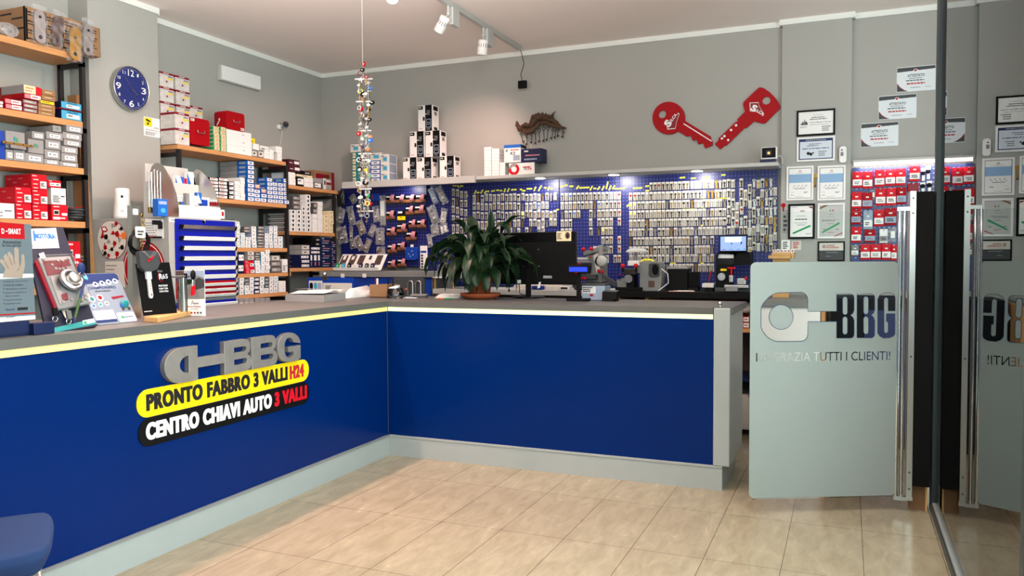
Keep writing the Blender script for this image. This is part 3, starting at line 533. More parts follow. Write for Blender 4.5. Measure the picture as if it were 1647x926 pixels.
LB('third shelf nearest room corner', G1, SF, ZB[2], [(483.6, 498, 409.8, None, 3, 'navy', .18), (498.6, 502.8, 409, None, 1, 'navyslim', .2), (503.4, 509.8, 409, None, 1, 'navyslim', .2), (510.6, 515, 409, None, 1, 'navyslim', .2), (515.6, 531.6, 381.4, None, 4, 'navyplain', .24), (532.2, 540, 388, None, 4, 'navyplain', .2), (484.6, 498, 393.6, 409.5, 2, 'greylock', .2), (499, 515, 396.4, 408.7, 2, 'navy', .22), (500.6, 515, 382, 396, 2, 'black', .22)])
# ---- open metal unit at far left
LF, LY = -4.78, 3.86
t = thing('metal_shelf_unit', 'open shelf unit with thick wooden boards and black steel frame at far left', 'shelving', (LF, 3.4, 0))
ZL = [P(50, 68, 0, LF).z, P(70, 185, 0, LF).z, P(70, 263.6, 0, LF).z, P(70, 354, 0, LF).z]
for i, z in enumerate(ZL):
    b = MB(); b.box(XL+.02, LF, 2.2, LY, z-.042, z, 'wood', .003); b.build('shelf_board', t)
b = MB(); b.box(LF-.03, LF, LY+.003, LY+.03, 0, ZL[0]-.01, 'frame_metal'); b.box(XL+.05, XL+.08, LY+.003, LY+.03, 0, ZL[0]-.01, 'frame_metal')
for z in ZL: b.box(XL+.06, LF, LY+.003, LY+.03, z-.075, z-.043, 'frame_metal')
b.build('side_frame', t)
G2 = 'boxes on the metal shelf unit'
def LU(shelf, z, ents, dep=.22): LB(shelf, G2, LF, z, ents, dep)
K['kraft'] = ('brown printed shipping carton', 'kraft', [(.0,.1,.05,.95,'black'),(.1,.8,.76,.79,'ink'),(.1,.8,.5,.53,'ink'),(.1,.8,.24,.27,'ink')], [(.1,.9,.82,.88,1,'ink'),(.1,.9,.56,.62,1,'ink'),(.1,.9,.3,.36,1,'ink'),(.1,.9,.06,.12,1,'ink')], [(.1,.5,.82,.87,'ink'),(.5,.9,.66,.71,'ink'),(.1,.45,.5,.55,'ink'),(.55,.95,.36,.41,'ink'),(.1,.5,.2,.25,'ink'),(.93,1,0,1,'black')])
LU('topmost shelf of metal unit', ZL[0], [(40, 70.5, 13.5, None, 1, 'kraft', .26), (71.5, 98, 22, None, 1, 'kraft', .24), (99, 131, 30, None, 1, 'kraft', .24), (132, 160.6, 41, 88.5, 1, 'kraft', .09)])
def plate_bag(name, label, cx, cy, w, h, m, tilt=0, over=.012):
    c = P(cx, cy, 0, LF+over); t = thing(name, label, 'door plate', tuple(c)); a = math.radians(tilt); u = Vector((0, math.cos(a), math.sin(a))); v = Vector((0, -math.sin(a), math.cos(a)))
    b = MB(); b.prism(rrect(-w/2, w/2, -h/2, h/2, w*.48, 8), c, u, v, (.006, 0, 0), m); b.build('plate', t)
    b = MB()
    for q, r in ((.18 if m != 'silver' else .3, .010), (-.32, .013)): b.cyl(c+v*h*q+Vector((.006, 0, 0)), c+v*h*q+Vector((.0075, 0, 0)), r, 'ink', 14)
    b.build('keyhole', t)
    b = MB(); b.prism(rrect(-w*.68, w*.62, -h*.58, h*.66, .01, 3), c+Vector((-.004, 0, 0)), u, v, (.016, 0, 0), 'bag_thin'); b.build('bag', t)
def bagmat(nm='bag', e0=.12, e1=.5):
    m = bpy.data.materials.new(nm); m.use_nodes = True; nt = m.node_tree; N = nt.nodes; L = nt.links; N.remove(N['Principled BSDF'])
    tr = N.new('ShaderNodeBsdfTransparent'); pr = N.new('ShaderNodeBsdfPrincipled'); pr.inputs['Base Color'].default_value = (.6, .6, .61, 1); pr.inputs['Roughness'].default_value = .12
    nz = N.new('ShaderNodeTexNoise'); nz.inputs['Scale'].default_value = 26; nz.inputs['Detail'].default_value = 4; tc = N.new('ShaderNodeTexCoord'); L.new(tc.outputs['Object'], nz.inputs['Vector'])
    rp = N.new('ShaderNodeValToRGB'); rp.color_ramp.elements[0].position = .42; rp.color_ramp.elements[0].color = (e0, e0, e0, 1); rp.color_ramp.elements[1].position = .72; rp.color_ramp.elements[1].color = (e1, e1, e1, 1)
    bp = N.new('ShaderNodeBump'); bp.inputs['Strength'].default_value = .7; bp.inputs['Distance'].default_value = .01; L.new(nz.outputs['Fac'], bp.inputs['Height']); L.new(bp.outputs[0], pr.inputs['Normal'])
    ms = N.new('ShaderNodeMixShader'); L.new(nz.outputs['Fac'], rp.inputs[0]); L.new(rp.outputs[0], ms.inputs[0]); L.new(tr.outputs[0], ms.inputs[1]); L.new(pr.outputs[0], ms.inputs[2]); L.new(ms.outputs[0], N['Material Output'].inputs[0]); M[nm] = m
bagmat(); bagmat('bag_thin', .02, .28)
plate_bag('door_plate', 'bagged silver door plate leaning on the leftmost brown carton', 63.8, 43, .075, .205, 'silver', 0)
plate_bag('door_plate', 'bagged brown door plate tilted against a brown carton', 92, 50, .075, .20, 'plate_brown', -9)
plate_bag('door_plate', 'bagged golden door plate hanging over the shelf edge', 120.4, 70, .082, .215, 'gold_plate', -3, .03)
plate_bag('door_plate', 'bagged silver door plate by the carton at the unit end', 141, 64, .07, .21, 'silver', -3, .04)
b = MB(); c = P(12, 48, 0, LF-.04); b.sphere(c, .075, 'bag', 12, (.5, 1, .62)); t2 = b.build('bagged_rosette'); tag(t2, 'bagged metal rosette lying on the topmost board of the metal unit', 'rosette')
b = MB(); b.cyl(c+Vector((.008, 0, -.012)), c+Vector((.016, 0, -.010)), .04, 'silver', 18); b.cyl(c+Vector((.016, 0, -.010)), c+Vector((.018, 0, -.010)), .014, 'ink', 12); b.build('rosette_disc', t2)
LU('second shelf of metal unit', ZL[1], [(-30, 5, 160, None, 2, 'pinkwhite'), (7.3, 35, 159.5, None, 2, 'pinkwhite'), (36.4, 60.4, 160.5, None, 3, 'redgrey'), (38.6, 66.4, 151.6, 160.3, 1, 'pinkwhite'), (38.8, 66.6, 138, 151.4, 1, 'redend', .3), (61.6, 88.6, 168, None, 3, 'brown'), (62.6, 88, 162, 167.8, 1, 'yellowlab'), (67, 88.4, 145, 161.8, 2, 'brown'), (98.4, 131, 178.6, None, 1, 'lightblue', .2), (98.6, 131.4, 164.8, 175.6, 1, 'lightblue', .2)])
b = MB(); a, c = P(96, 176, 0, LF+.006), P(132.6, 178, 0, LF+.006); b.box(LF-.2, LF+.006, a.y, c.y, P(115, 178.2, 0, LF).z+.001, P(115, 175.9, 0, LF).z-.001, 'dark_red', .002); tag(b.build('red_case'), 'flat dark red case between the two pale blue boxes', 'case')
LU('third shelf of metal unit', ZL[2], [(21, 39.4, 241, None, 1, 'grey'), (39.8, 70, 247, None, 1, 'grey'), (71, 95.8, 256, None, 1, 'grey'), (96.4, 126.4, 260.4, None, 1, 'grey'), (45, 70.4, 224, 246.7, 1, 'greylogo'), (72, 97, 240.4, 255.7, 1, 'grey'), (72.4, 97, 225, 240.2, 1, 'grey'), (73.8, 100.4, 212.6, 224.8, 1, 'grey'), (52, 71.8, 211.8, 223.8, 1, 'grey'),
   (99, 124.8, 247, 260.2, 1, 'grey'), (99, 125.4, 235.6, 246.8, 1, 'grey'), (102, 129.8, 225, 235.4, 1, 'grey'), (101.4, 132, 213.6, 224.8, 1, 'grey'), (106, 132.6, 202, 213.4, 1, 'grey'), (84.4, 98.4, 202, 212.4, 1, 'greylogo'), (8.4, 20.6, 240, None, 1, 'grey'), (8.2, 39, 211.5, 239.8, 1, 'greylogo'), (-14, 7.8, 209, None, 1, 'blue')])
b = MB(); c = P(28, 236.5, 0, LF+.02); b.obox(c+Vector((0, -.1, .012)), (0, .2, -.004), (.012, 0, 0), (0, 0, .014), 'brass'); b.obox(c+Vector((-.01, -.05, -.01)), (0, .1, -.003), (.02, 0, 0), (0, 0, .02), 'silver')
for q in (-.08, -.03, .03, .08): b.cyl(c+Vector((.012, q, .019)), c+Vector((.014, q, .019)), .004, 'ink', 8)
tag(b.build('latch_lock'), 'small brass mortise latch lying before a grey box on the third board', 'lock')
LU('fourth shelf of metal unit', ZL[3], [(-24, 22.8, 326, None, 1, 'whitetext', .25), (23.4, 49.6, 301, None, 2, 'red', .25), (50.8, 75.6, 280, None, 3, 'red', .25), (82.8, 109, 329.4, None, 1, 'redpic'), (82.6, 106.4, 302, 329, 1, 'whitetext'), (77, 98.8, 289.5, 301.6, 1, 'redlow')])
b = MB(); c = P(122, 346, 0, LF-.04); random.seed(3)
for i in range(4): b.sphere(c+Vector((0, random.uniform(-.02, .02), -.018+.018*i)), .055, 'bag_dark' if 'bag_dark' in M else 'dark_grey', 12, (.9, 1, .26))
b.obox(c+Vector((.0, -.04, .045)), (.02, .08, .01), (-.06, .02, 0), (0, 0, .004), 'red'); tag(b.build('bagged_parts'), 'heap of dark bagged parts at the end of the fourth board of the metal unit', 'bag')
# low board and boxes beneath
zb = P(120, 462, 0, LF).z
b = MB(); b.box(XL+.02, LF, 2.2, LY, zb-.04, zb, 'wood', .003); b.build('shelf_board', bpy.data.objects['metal_shelf_unit'])
LU('lowest shelf of metal unit', zb, [(106, 130, 430, None, 3, 'pinkwhite', .2), (106, 129, 388, 429, 1, 'redpic', .05)])
# ---- tall cardboard tube box beside the pillar
a = P(146, 300, 1, 3.93); t = thing('tall_cardboard_box', 'tall narrow brown cardboard box standing between shelf unit and drawer cabinet', 'box', (-4.83, 3.94, 0))
b = MB(); b.obox((-4.72, 3.894, 0), (-.085, 0, 0), (0, .052, 0), (-.16, 0, 2.52), 'brown_card'); b.build('carton_body', t)
b = MB()
for zz in (1.33, 1.385):
    b.obox((-4.735-.16*zz/2.52, 3.893, zz), (-.05, 0, 0), (0, -.001, 0), (-.002, 0, .035), 'white'); bars(b, (-4.78-.16*zz/2.52, 3.8915, zz+.01), UX, UZ, .04, .014, 1, 'ink')
b.build('sticker', t)
# ------------------------------------------------------------------ back wall: pegboards, ledge, lamps
YP = 6.895
ZS = P(1250, 272, 1, YP).z                      # underside of the ledge
YL = 6.62
xa, xb = P(553, 300, 1, YL).x, P(1252, 266, 1, YL).x; xm_ = P(766, 290, 1, YL).x
t = thing('wall_ledge', 'long pale ledge above the blue pegboards carrying boxes', 'shelf', ((xa+xb)/2, YL, ZS))
b = MB(); b.box(xa, xb, YL, YB-.001, ZS, ZS+.03, 'light_grey', .003); b.build('shelf_board', t)
b = MB(); b.box(xa, xm_, YL-.035, YL-.001, ZS-.03, ZS+.034, 'light_grey', .004); b.build('front_channel', t)
def puck(px, py, label, pw=6):
    q = P(px, py, 2, ZS); q.y = min(max(q.y, YL+.05), YB-.1); t = thing('under_shelf_lamp', label, 'lamp', (q.x, q.y, ZS-.012), group='round lamps under the ledge')
    b = MB(); b.cyl((q.x, q.y, ZS-.010), (q.x, q.y, ZS-.0005), .055, 'light_grey', 24); b.build('housing', t)
    b = MB(); b.cyl((q.x, q.y, ZS-.012), (q.x, q.y, ZS-.0101), .046, 'lamp_glow', 24); b.build('diffuser', t)
    l = bpy.data.lights.new('lamp_light', 'AREA'); l.shape = 'DISK'; l.size = .09; l.energy = pw; l.color = (1, .95, .88); o = bpy.data.objects.new('lamp_light', l); C.objects.link(o); o.parent = t; o.location = (0, 0, -.004); o.rotation_euler = (math.radians(22), 0, 0)
puck(650, 296, 'glowing round lamp under the ledge, leftmost, above the tool cards', 1.6)
puck(867, 284.5, 'glowing round lamp under the ledge, below the red and white box')
puck(986, 279, 'glowing round lamp under the ledge, between the driftwood and the red keys')
puck(1118, 271.5, 'glowing round lamp under the ledge, below the round-headed red key')
for i, (x0, x1, yp, lab) in enumerate([(548, 686.5, YP-.03, 'blue pegboard panel holding tool cards and bagged locks'), (687, 757.5, YP, 'blue pegboard panel behind the left of the plant'), (758, 899, YP, 'blue pegboard panel behind plant and monitor'), (900, 996, YP, 'blue pegboard panel with tall vertical gaps right of the monitor'), (997, 1219, YP, 'wide blue pegboard panel with the tidiest key rows'), (1220, 1251, YP, 'narrow dark blue pegboard panel at the pillar')]):
    X0, X1_ = P(x0, 350, 1, yp).x, P(x1, 350, 1, yp).x
    b = MB(); b.box(X0+.001, X1_-.001, yp, yp+.004, 1.12 if i else 1.30, ZS-.002, 'pegboard'); b.box(X0+.002, X0+.014, yp+.004, YB-.001, 1.12 if i else 1.3, ZS-.002, 'pegboard'); b.box(X1_-.014, X1_-.002, yp+.004, YB-.001, 1.12 if i else 1.3, ZS-.002, 'pegboard')
    tag(b.build('pegboard_panel'), lab, 'pegboard')
# ---- boxes on the ledge, fronts facing the room
def BB(shelf, group, yf, zs, ents, dep=.14):
    ents = sorted(ents, key=lambda e: e[0]+e[1])
    for k, e in enumerate(ents):
        x0, x1, yt, yb, n, kind = e[:6]; dx = e[6] if len(e) > 6 and e[6] else dep; f = e[7] if len(e) > 7 else yf
        xm = (x0+x1)/2; a, c = P(x0, yt, 1, f).x, P(x1, yt, 1, f).x; zt = P(xm, yt, 1, f).z; zb = zs+.001 if yb is None else P(xm, yb, 1, f).z+.0006; h = (zt-zb)/n
        for i in range(n):
            lab = f'{K[kind][0]}, {ORD[i]} up, {ORD[k]} stack, {shelf}' if n > 1 else f'{K[kind][0]}, {ORD[k]} from left, {shelf}'
            carton(kind, (a+c)/2, f, zb+h*i, c-a-.001, h, dx, lab, group, rz=-PI/2)
K['keybox'] = ('black and white electronic key carton', 'white', [(.5,.97,.0,1,'black'),(.42,.5,.0,.9,'white'),(.02,.34,.84,.97,'black'),(.58,.9,.12,.46,'silverblue'),(.61,.87,.145,.435,'black'),(.66,.82,.24,.34,'silverblue'),(.68,.8,.26,.32,'black'),(.34,.47,.4,.55,'ink'),(.4,.62,.645,.67,'white')], [(.62,.86,.6,.8,3,'ink_grey'),(.06,.3,.88,.93,1,'white'),(.08,.4,.08,.11,1,'ink_red'),(.6,.9,.03,.09,1,'ink_grey')], [(.15,.85,.8,.97,'black'),(.3,.7,.62,.76,'ink_grey'),(.25,.75,.04,.16,'ink')])
G3 = 'boxes on the ledge above the pegboards'
zt_ = ZS+.03; YF1 = 6.70
def pyr(x0, x1, yt, yb, lab):
    a, c = P(x0, yt, 1, YF1).x, P(x1, yt, 1, YF1).x; zt, zb = P((x0+x1)/2, yt, 1, YF1).z, (zt_+.001 if yb is None else P((x0+x1)/2, yb, 1, YF1).z+.0006)
    carton('keybox', (a+c)/2, YF1, zb, c-a, zt-zb, .13, 'black and white electronic key carton, '+lab, 'pyramid of black and white cartons', rz=-PI/2)
h0 = P(660, 253, 1, YF1).z
pyr(648, 670.4, 253, None, 'left of the pyramid base'); pyr(670.9, 694.2, 253, None, 'middle of the pyramid base'); pyr(707, 730.6, 250.8, None, 'right of the pyramid base')
pyr(658.6, 682.2, 211.2, 253, 'left of the pyramid second row'); pyr(684.2, 707.8, 210, 252, 'right of the pyramid second row'); pyr(672.3, 695.2, 169, 210.6, 'top of the pyramid')
K['ringred'] = ('white and red ring-print box', 'white', [], [(.55,.95,.55,.7,1,'ink_red')], [(0,1,0,1,'box_grey')])
K['k5'] = ('white box with blue lid', 'white', [(0,1,.82,1,'box_blue'),(.55,.95,.1,.4,'silverblue')], [(.4,.9,.66,.74,1,'ink_red'),(.1,.3,.6,.74,2,'ink')], [(0,1,.82,1,'navy'),(.1,.9,.1,.7,'box_grey')])
K['whiteblueb'] = ('white box with blue picture', 'white', [(.05,.9,.1,.9,'offwhite'),(.3,.8,.25,.7,'cyan')], [(.1,.5,.72,.86,1,'ink_blue')], [(.1,.9,.05,.95,'silverblue')])
BB('ledge behind hanging mobile', G3, YF1, zt_, [(565.8, 576, 244.9, None, 5, 'bluegreen'), (563.8, 579, 232, 244.6, 1, 'whiteblueb'), (579.6, 595, 246, None, 5, 'greylock'), (596, 611, 258.2, None, 5, 'bluewhite'), (595.4, 613, 245.6, 257.9, 1, 'whiteblueb'), (611.8, 625, 248, None, 3, 'whiteblueb', .16)])
BB('ledge below driftwood', G3, YF1, zt_, [(778.4, 790.2, 236.2, None, 9, 'plain'), (790.8, 803, 238.6, None, 9, 'plain'), (803.4, 812.5, 261, None, 4, 'plain'), (818.4, 850+10, 261.6, None, 1, 'ringred'), (810.4, 837.6, 232.4, 261.3, 1, 'k5'), (838.2, 871, 238.6, 261.2, 1, 'navyplain')])
def ring(mb, c, r0, r1, a0, a1, m, nrm=(0, -1, 0), d=.0005, n=20):
    n_ = Vector(nrm).normalized(); u = Vector((0, 0, 1)).cross(n_).normalized()*-1 if abs(n_.z) < .9 else Vector((1, 0, 0)); v = Vector((0, 0, 1)); c = Vector(c)+n_*d
    if abs(n_.y) > .9: u = Vector((1, 0, 0))
    vs = []; 
    for i in range(n+1):
        a = math.radians(a0+(a1-a0)*i/n)
        for r in (r0, r1): vs.append(c+u*r*math.cos(a)+v*r*math.sin(a))
    mb.add(vs, [(2*i, 2*i+1, 2*i+3, 2*i+2) for i in range(n)], m)
# lettering and ring prints on two of the boxes
for o in list(C.objects):
    lab = o.get('label', '')
    if 'ring-print' in lab:
        me = o.data; wy = max(v.co.y for v in me.vertices)*2; hz = max(v.co.z for v in me.vertices); b = MB(); n_ = (1, 0, 0)
        def rg(a0, a1, m):
            vs = []; 
            for i in range(17):
                a = math.radians(a0+(a1-a0)*i/16)
                for r in (hz*.24, hz*.48): vs.append((.0016, -wy*.3+r*math.cos(a), hz*.5+r*math.sin(a)))
            b.add(vs, [(2*i, 2*i+1, 2*i+3, 2*i+2) for i in range(16)], m)
        rg(60, 170, 'box_grey'); rg(-60, 60, 'bright_red'); rg(170, 300, 'bright_red'); b.text('VX', (.0016, .02, hz*.38), UY, UZ, 'ink', wy*.14, hz*.2, .02); b.text('54', (.0016, .02+wy*.16, hz*.38), UY, UZ, 'bright_red', wy*.14, hz*.2, .02)
        b.build('print', o, local=True)
    if 'blue lid' in lab:
        me = o.data; wy = max(v.co.y for v in me.vertices)*2; hz = max(v.co.z for v in me.vertices); b = MB(); b.text('K5', (.0018, -wy*.1, hz*.42), UY, UZ, 'ink_blue', wy*.28, hz*.18, .02); b.build('print', o, local=True)
# ---- red key signs
def solid2d(poly, holes, half, bev=.0):
    cu = bpy.data.curves.new('s', 'CURVE'); cu.dimensions = '2D'; cu.fill_mode = 'BOTH'; cu.extrude = half; cu.bevel_depth = bev
    for pl in [poly]+holes:
        sp = cu.splines.new('POLY'); sp.points.add(len(pl)-1); sp.use_cyclic_u = True
        for p, (x, y) in zip(sp.points, pl): p.co = (x, y, 0, 1)
    o = bpy.data.objects.new('s', cu); C.objects.link(o); bpy.context.view_layer.update(); e = o.evaluated_get(bpy.context.evaluated_depsgraph_get()); me = e.to_mesh()
    r = [v.co.copy() for v in me.vertices], [list(p.vertices) for p in me.polygons]; e.to_mesh_clear(); bpy.data.objects.remove(o); bpy.data.curves.remove(cu); return r
YW = YB-.012
def kp(x, y): q = P(1030+x/7.12, 130+y/7.12, 1, YW-.012); return (q.x, q.z)
def keysign(label, poly, hole, hr, logo, white, lo, lu):
    pl = [kp(*p) for p in poly]; hx, hz = kp(*hole); r = abs(kp(hole[0]+hr, hole[1])[0]-hx)
    cx = sum(p[0] for p in pl)/len(pl); cz = min(p[1] for p in pl); t = thing('key_sign', label, 'sign', (cx, YW, cz))
    vs, fs = solid2d(pl, [circ(hx, hz, r)], .009); b = MB(); b.add([(v.x, YW-v.z, v.y) for v in vs], fs, 'red'); b.build('key_plate', t)
    b = MB(); yy = YW-.0095
    lg = [kp(*p) for p in logo]; mx_ = sum(p[0] for p in lg)/len(lg); mz_ = sum(p[1] for p in lg)/len(lg)
    b.prism([(mx_+(x-mx_)*1.1, mz_+(z-mz_)*1.1) for x, z in lg], (0, yy+.0004, 0), UX, UZ, (0, -.0006, 0), 'white'); b.prism(lg, (0, yy-.0003, 0), UX, UZ, (0, -.0006, 0), 'dark_red')
    o1 = kp(*lo); u = Vector((kp(*lu)[0]-o1[0], 0, kp(*lu)[1]-o1[1])); L = u.length; u.normalize(); v = Vector((-u.z, 0, u.x))
    b.text('SILCA'[1:], Vector((o1[0], yy-.001, o1[1]))+u*L*.42-v*.0, u, v, 'white', L*.56, L*.2, .03)
    b.text('S', Vector((o1[0], yy-.001, o1[1]))-v*L*.08, u, v, 'white', L*.38, L*.5, .05)
    b.build('logo', t)
    b = MB()
    for wv in white:
        if len(wv) == 3: b.prism(circ(*kp(wv[0], wv[1]), abs(kp(wv[0]+wv[2], 0)[0]-kp(wv[0], 0)[0]), n=14), (0, yy+.0003, 0), UX, UZ, (0, -.0006, 0), 'white')
        else:
            p0, p1 = kp(*wv[:2]), kp(*wv[2:]); d = Vector((p1[0]-p0[0], 0, p1[1]-p0[1])); n_ = Vector((-d.z, 0, d.x)).normalized()*.004; b.obox(Vector((p0[0], yy, p0[1]))-n_, d, n_*2, (0, -.0006, 0), 'white')
    b.build('white_marks', t)
bowl = [(323+187*math.cos(math.radians(a)), 425+187*math.sin(math.radians(a))) for a in range(62, 365, 8)]
keysign('big red key-shaped sign with round head on the back wall', bowl+[(508, 440), (512, 458), (805, 635), (812, 678), (828, 700), (825, 738), (742, 771), (730, 752), (721, 712), (662, 724), (646, 672), (597, 682), (575, 628), (527, 635), (432, 576)], (250, 382), 44,
        [(302, 462), (372, 448), (425, 372), (440, 385), (412, 465), (398, 540), (315, 548)], [(495, 490, 815, 690)], (318, 530), (425, 385))
keysign('big red key-shaped sign with squarish head, right on the back wall', [(1178, 245), (1340, 90), (1358, 76), (1378, 72), (1418, 84), (1480, 128), (1560, 210), (1598, 278), (1602, 300), (1590, 322), (1440, 474), (1420, 486), (1395, 487), (1302, 462), (1210, 540), (1184, 538), (1172, 556), (985, 738), (960, 742), (925, 776), (906, 778), (853, 721), (890, 684), (895, 658), (1086, 474), (1113, 464), (1108, 440), (1196, 352), (1175, 275)], (1443, 225), 47,
        [(1258, 255), (1352, 252), (1358, 292), (1408, 372), (1398, 396), (1330, 350), (1262, 345)], [(1095, 508, 14), (1038, 562, 14), (962, 632, 14), (933, 658, 14), (1005, 677, 14)], (1262, 325), (1405, 392))
# ---- driftwood key rack
def dp(x, y, o=.05): q = P(820+x/11.58, 170+y/11.58, 1, YW-o); return q
b = MB(); S_ = .00062
def limb(pts, rad, o=.05):
    pp = [dp(x, y, o+.012*math.sin(i*1.3)) for i, (x, y) in enumerate(pts)]; q = []; rr = []
    for i in range(len(pp)-1):
        for k in range(4): q.append(pp[i].lerp(pp[i+1], k/4)); rr.append((rad[i]*(1-k/4)+rad[i+1]*k/4)*S_*(1+.32*math.sin(7*i+3*k)+.15*math.sin(13*k+i)))
    q.append(pp[-1]); rr.append(rad[-1]*S_); b.tube(q, rr, 'driftwood', 9)
limb([(130, 295), (140, 360), (185, 430), (260, 440), (350, 420), (430, 330), (480, 240), (570, 200), (680, 225), (780, 260), (870, 330), (950, 400), (1045, 430)], [14, 26, 34, 40, 46, 52, 46, 50, 48, 40, 34, 24, 8])
limb([(250, 470), (320, 500), (400, 470), (480, 400), (570, 320), (680, 320), (790, 370), (900, 400), (1010, 440)], [18, 34, 36, 34, 40, 38, 32, 22, 7], .07)
limb([(650, 215), (750, 210), (795, 180), (810, 140), (865, 100)], [20, 24, 18, 10, 4]); limb([(380, 330), (440, 200), (540, 165), (620, 190)], [20, 26, 24, 14], .06)
limb([(860, 380), (940, 410), (990, 395), (1060, 415)], [16, 14, 9, 4], .06); limb([(220, 380), (300, 350), (360, 380)], [20, 26, 20], .075)
tag(b.build('driftwood_key_rack'), 'gnarled brown driftwood piece on the back wall with old keys hanging below it', 'key rack')
for i, (x0, y0, x1, y1, r) in enumerate([(215, 505, 245, 700, 22), (315, 570, 325, 740, 14), (405, 530, 410, 710, 13), (470, 480, 490, 725, 20), (545, 440, 560, 690, 26), (630, 400, 640, 680, 26), (712, 400, 695, 660, 26), (800, 440, 780, 630, 18), (850, 450, 848, 615, 14), (900, 440, 880, 585, 20), (993, 480, 990, 600, 18)]):
    h = dp(x0, y0+18, .03); e = dp(x1, y1, .03); b = MB(); rr = r*S_; d = (e-h).normalized(); n_ = Vector((d.z, 0, -d.x))
    b.tube([h+Vector((rr*math.cos(k*PI/6), 0, rr*.8*math.sin(k*PI/6))) for k in range(12)], .0028, 'ink_metal' if 'ink_metal' in M else 'frame_metal', 6, closed=True); b.cyl(h+d*rr*.8, e, .0035, 'frame_metal', 8)
    s = 1 if i in (0, 9) else -1; b.obox(e-d*.022-Vector((0, .002, 0)), n_*-.016*s, (0, .004, 0), d*.016, 'frame_metal')
    b.tube([h+Vector((0, 0, rr*.8)), h+Vector((0, .004, .014)), h+Vector((0, .012, .02))], .0012, 'frame_metal', 5)
    tag(b.build('old_key'), f'old dark iron key hanging from the driftwood, {ORD[i]} from its left end', 'key', 'old keys under the driftwood')
# ---- thermostat on the ledge
a, c = P(1224.5, 257, 1, 6.72), P(1250.5, 236, 1, 6.72); t = thing('panel_heater_control', 'small square white display frame with glowing dot, on the ledge end near pillar', 'control', ((a.x+c.x)/2, 6.72, ZS+.03))
b = MB(); b.box(a.x, c.x, 6.70, 6.73, a.z, c.z, 'white', .006); b.build('frame', t)
b = MB(); b.box(a.x+.006, c.x-.012, 6.697, 6.70, a.z+.012, c.z-.006, 'black'); b.box((a.x+c.x)/2-.022, (a.x+c.x)/2+.016, 6.696, 6.697, (a.z+c.z)/2-.018, (a.z+c.z)/2+.02, 'dark_grey'); b.cyl(((a.x+c.x)/2-.003, 6.6955, (a.z+c.z)/2), ((a.x+c.x)/2-.003, 6.697, (a.z+c.z)/2), .010, 'fire_dot', 12); b.build('screen', t)
b = MB(); b.box(a.x-.008, c.x-.01, 6.69, 6.75, ZS+.0305, a.z, 'navy', .003); b.build('base', t)
b = MB(); b.tube([(c.x-.01, 6.74, a.z+.02), (c.x+.02, 6.76, a.z+.03), (c.x+.035, 6.78, a.z-.0), (c.x+.03, 6.8, ZS+.032)], .003, 'white', 6); b.build('cable', t)
# ---- wall lamp, camera, clock, video notice
def lw(x, y, X=XL): return P(x, y, 0, X)
a, c = lw(354, 128.6), lw(420.2, 122.8); t = thing('emergency_light', 'flat white emergency light panel high on the left wall', 'light fitting', (XL, (a.y+c.y)/2, a.z))
y0, y1 = P(356, 116, 0, XL+.05).y, P(420.5, 134, 0, XL+.05).y; z0, z1 = P(388, 137, 0, XL+.05).z, P(388, 112.2, 0, XL+.05).z
b = MB(); b.box(XL+.001, XL+.042, y0, y1, z0, z1, 'light_grey', .006); b.build('housing', t)
b = MB(); b.box(XL+.042, XL+.05, y0+.012, y1-.008, z0+.008, z1-.008, 'white', .003); b.build('diffuser', t)
c = lw(447.5, 204); t = thing('security_camera', 'small round white camera with black face on the left wall', 'camera', tuple(c))
b = MB(); b.cyl(c, c+Vector((.02, 0, 0)), .024, 'white', 18); b.cyl(c+Vector((.02, 0, 0)), c+Vector((.045, .01, .014)), .008, 'white', 10); b.build('mount', t)
k = c+Vector((.07, .015, .02)); d = Vector((.75, -.6, -.1)).normalized(); b = MB(); b.lathe([(.0001, -.025), (.024, -.022), (.032, -.005), (.034, .02), (.031, .026)], k, 'white', 20, d); b.build('body', t)
b = MB(); b.lathe([(.030, .026), (.0001, .028)], k, 'gloss_black', 20, d); b.lathe([(.008, .028), (.012, .030), (.0001, .031)], k, 'dark_grey', 14, d); b.build('lens_face', t)
b = MB(); b.tube([c+Vector((.03, .01, -.005)), c+Vector((.02, .03, -.06)), c+Vector((.012, .015, -.15)), c+Vector((.01, -.02, -.22))], .0022, 'white', 6); b.build('cable', t)
PXf = PX+.001
q0, q1 = P(208, 146, 0, PX+.045), P(213, 141, 0, PX+.045); cc = Vector((PX, P(212.5, 142, 0, PX+.045).y, P(212.5, 142, 0, PX+.045).z)); R_ = .158
t = thing('wall_clock', 'round wall clock with dark blue face and steel rim on the left pillar', 'clock', tuple(cc))
ax = Vector((1, 0, 0)); b = MB(); b.lathe([(R_*.96, 0.001), (R_, .012), (R_, .045), (R_*.97, .048), (R_*.955, .040)], cc, 'steel', 48, ax); b.build('rim', t)
b = MB(); b.lathe([(R_*.96, .036), (.0001, .036)], cc, 'clock_blue' if 'clock_blue' in M else 'navy', 48, ax)
for i in range(60):
    a_ = 2*PI*i/60; l = .016 if i % 5 == 0 else .008; rr = R_*.92; u = Vector((0, math.sin(a_), math.cos(a_))); b.obox(cc+ax*.0363+u*rr-Vector((0, u.z, -u.y))*.0006, u*-l, Vector((0, u.z, -u.y))*.0012, ax*.0004, 'white')
b.build('dial', t)
b = MB()
for i in range(1, 13):
    a_ = 2*PI*i/12; big = i % 3 == 0; h = .046 if big else .022; rr = R_*(.70 if big else .76); w_ = {12: .052, 3: .042, 6: .042, 9: .042}.get(i, .024 if i > 9 else .014)
    b.text(str(i), cc+Vector((.0368, math.sin(a_)*rr, math.cos(a_)*rr-h/2)), UY, UZ, 'white', w_, h, .01 if big else 0, align='C')
b.build('numerals', t)
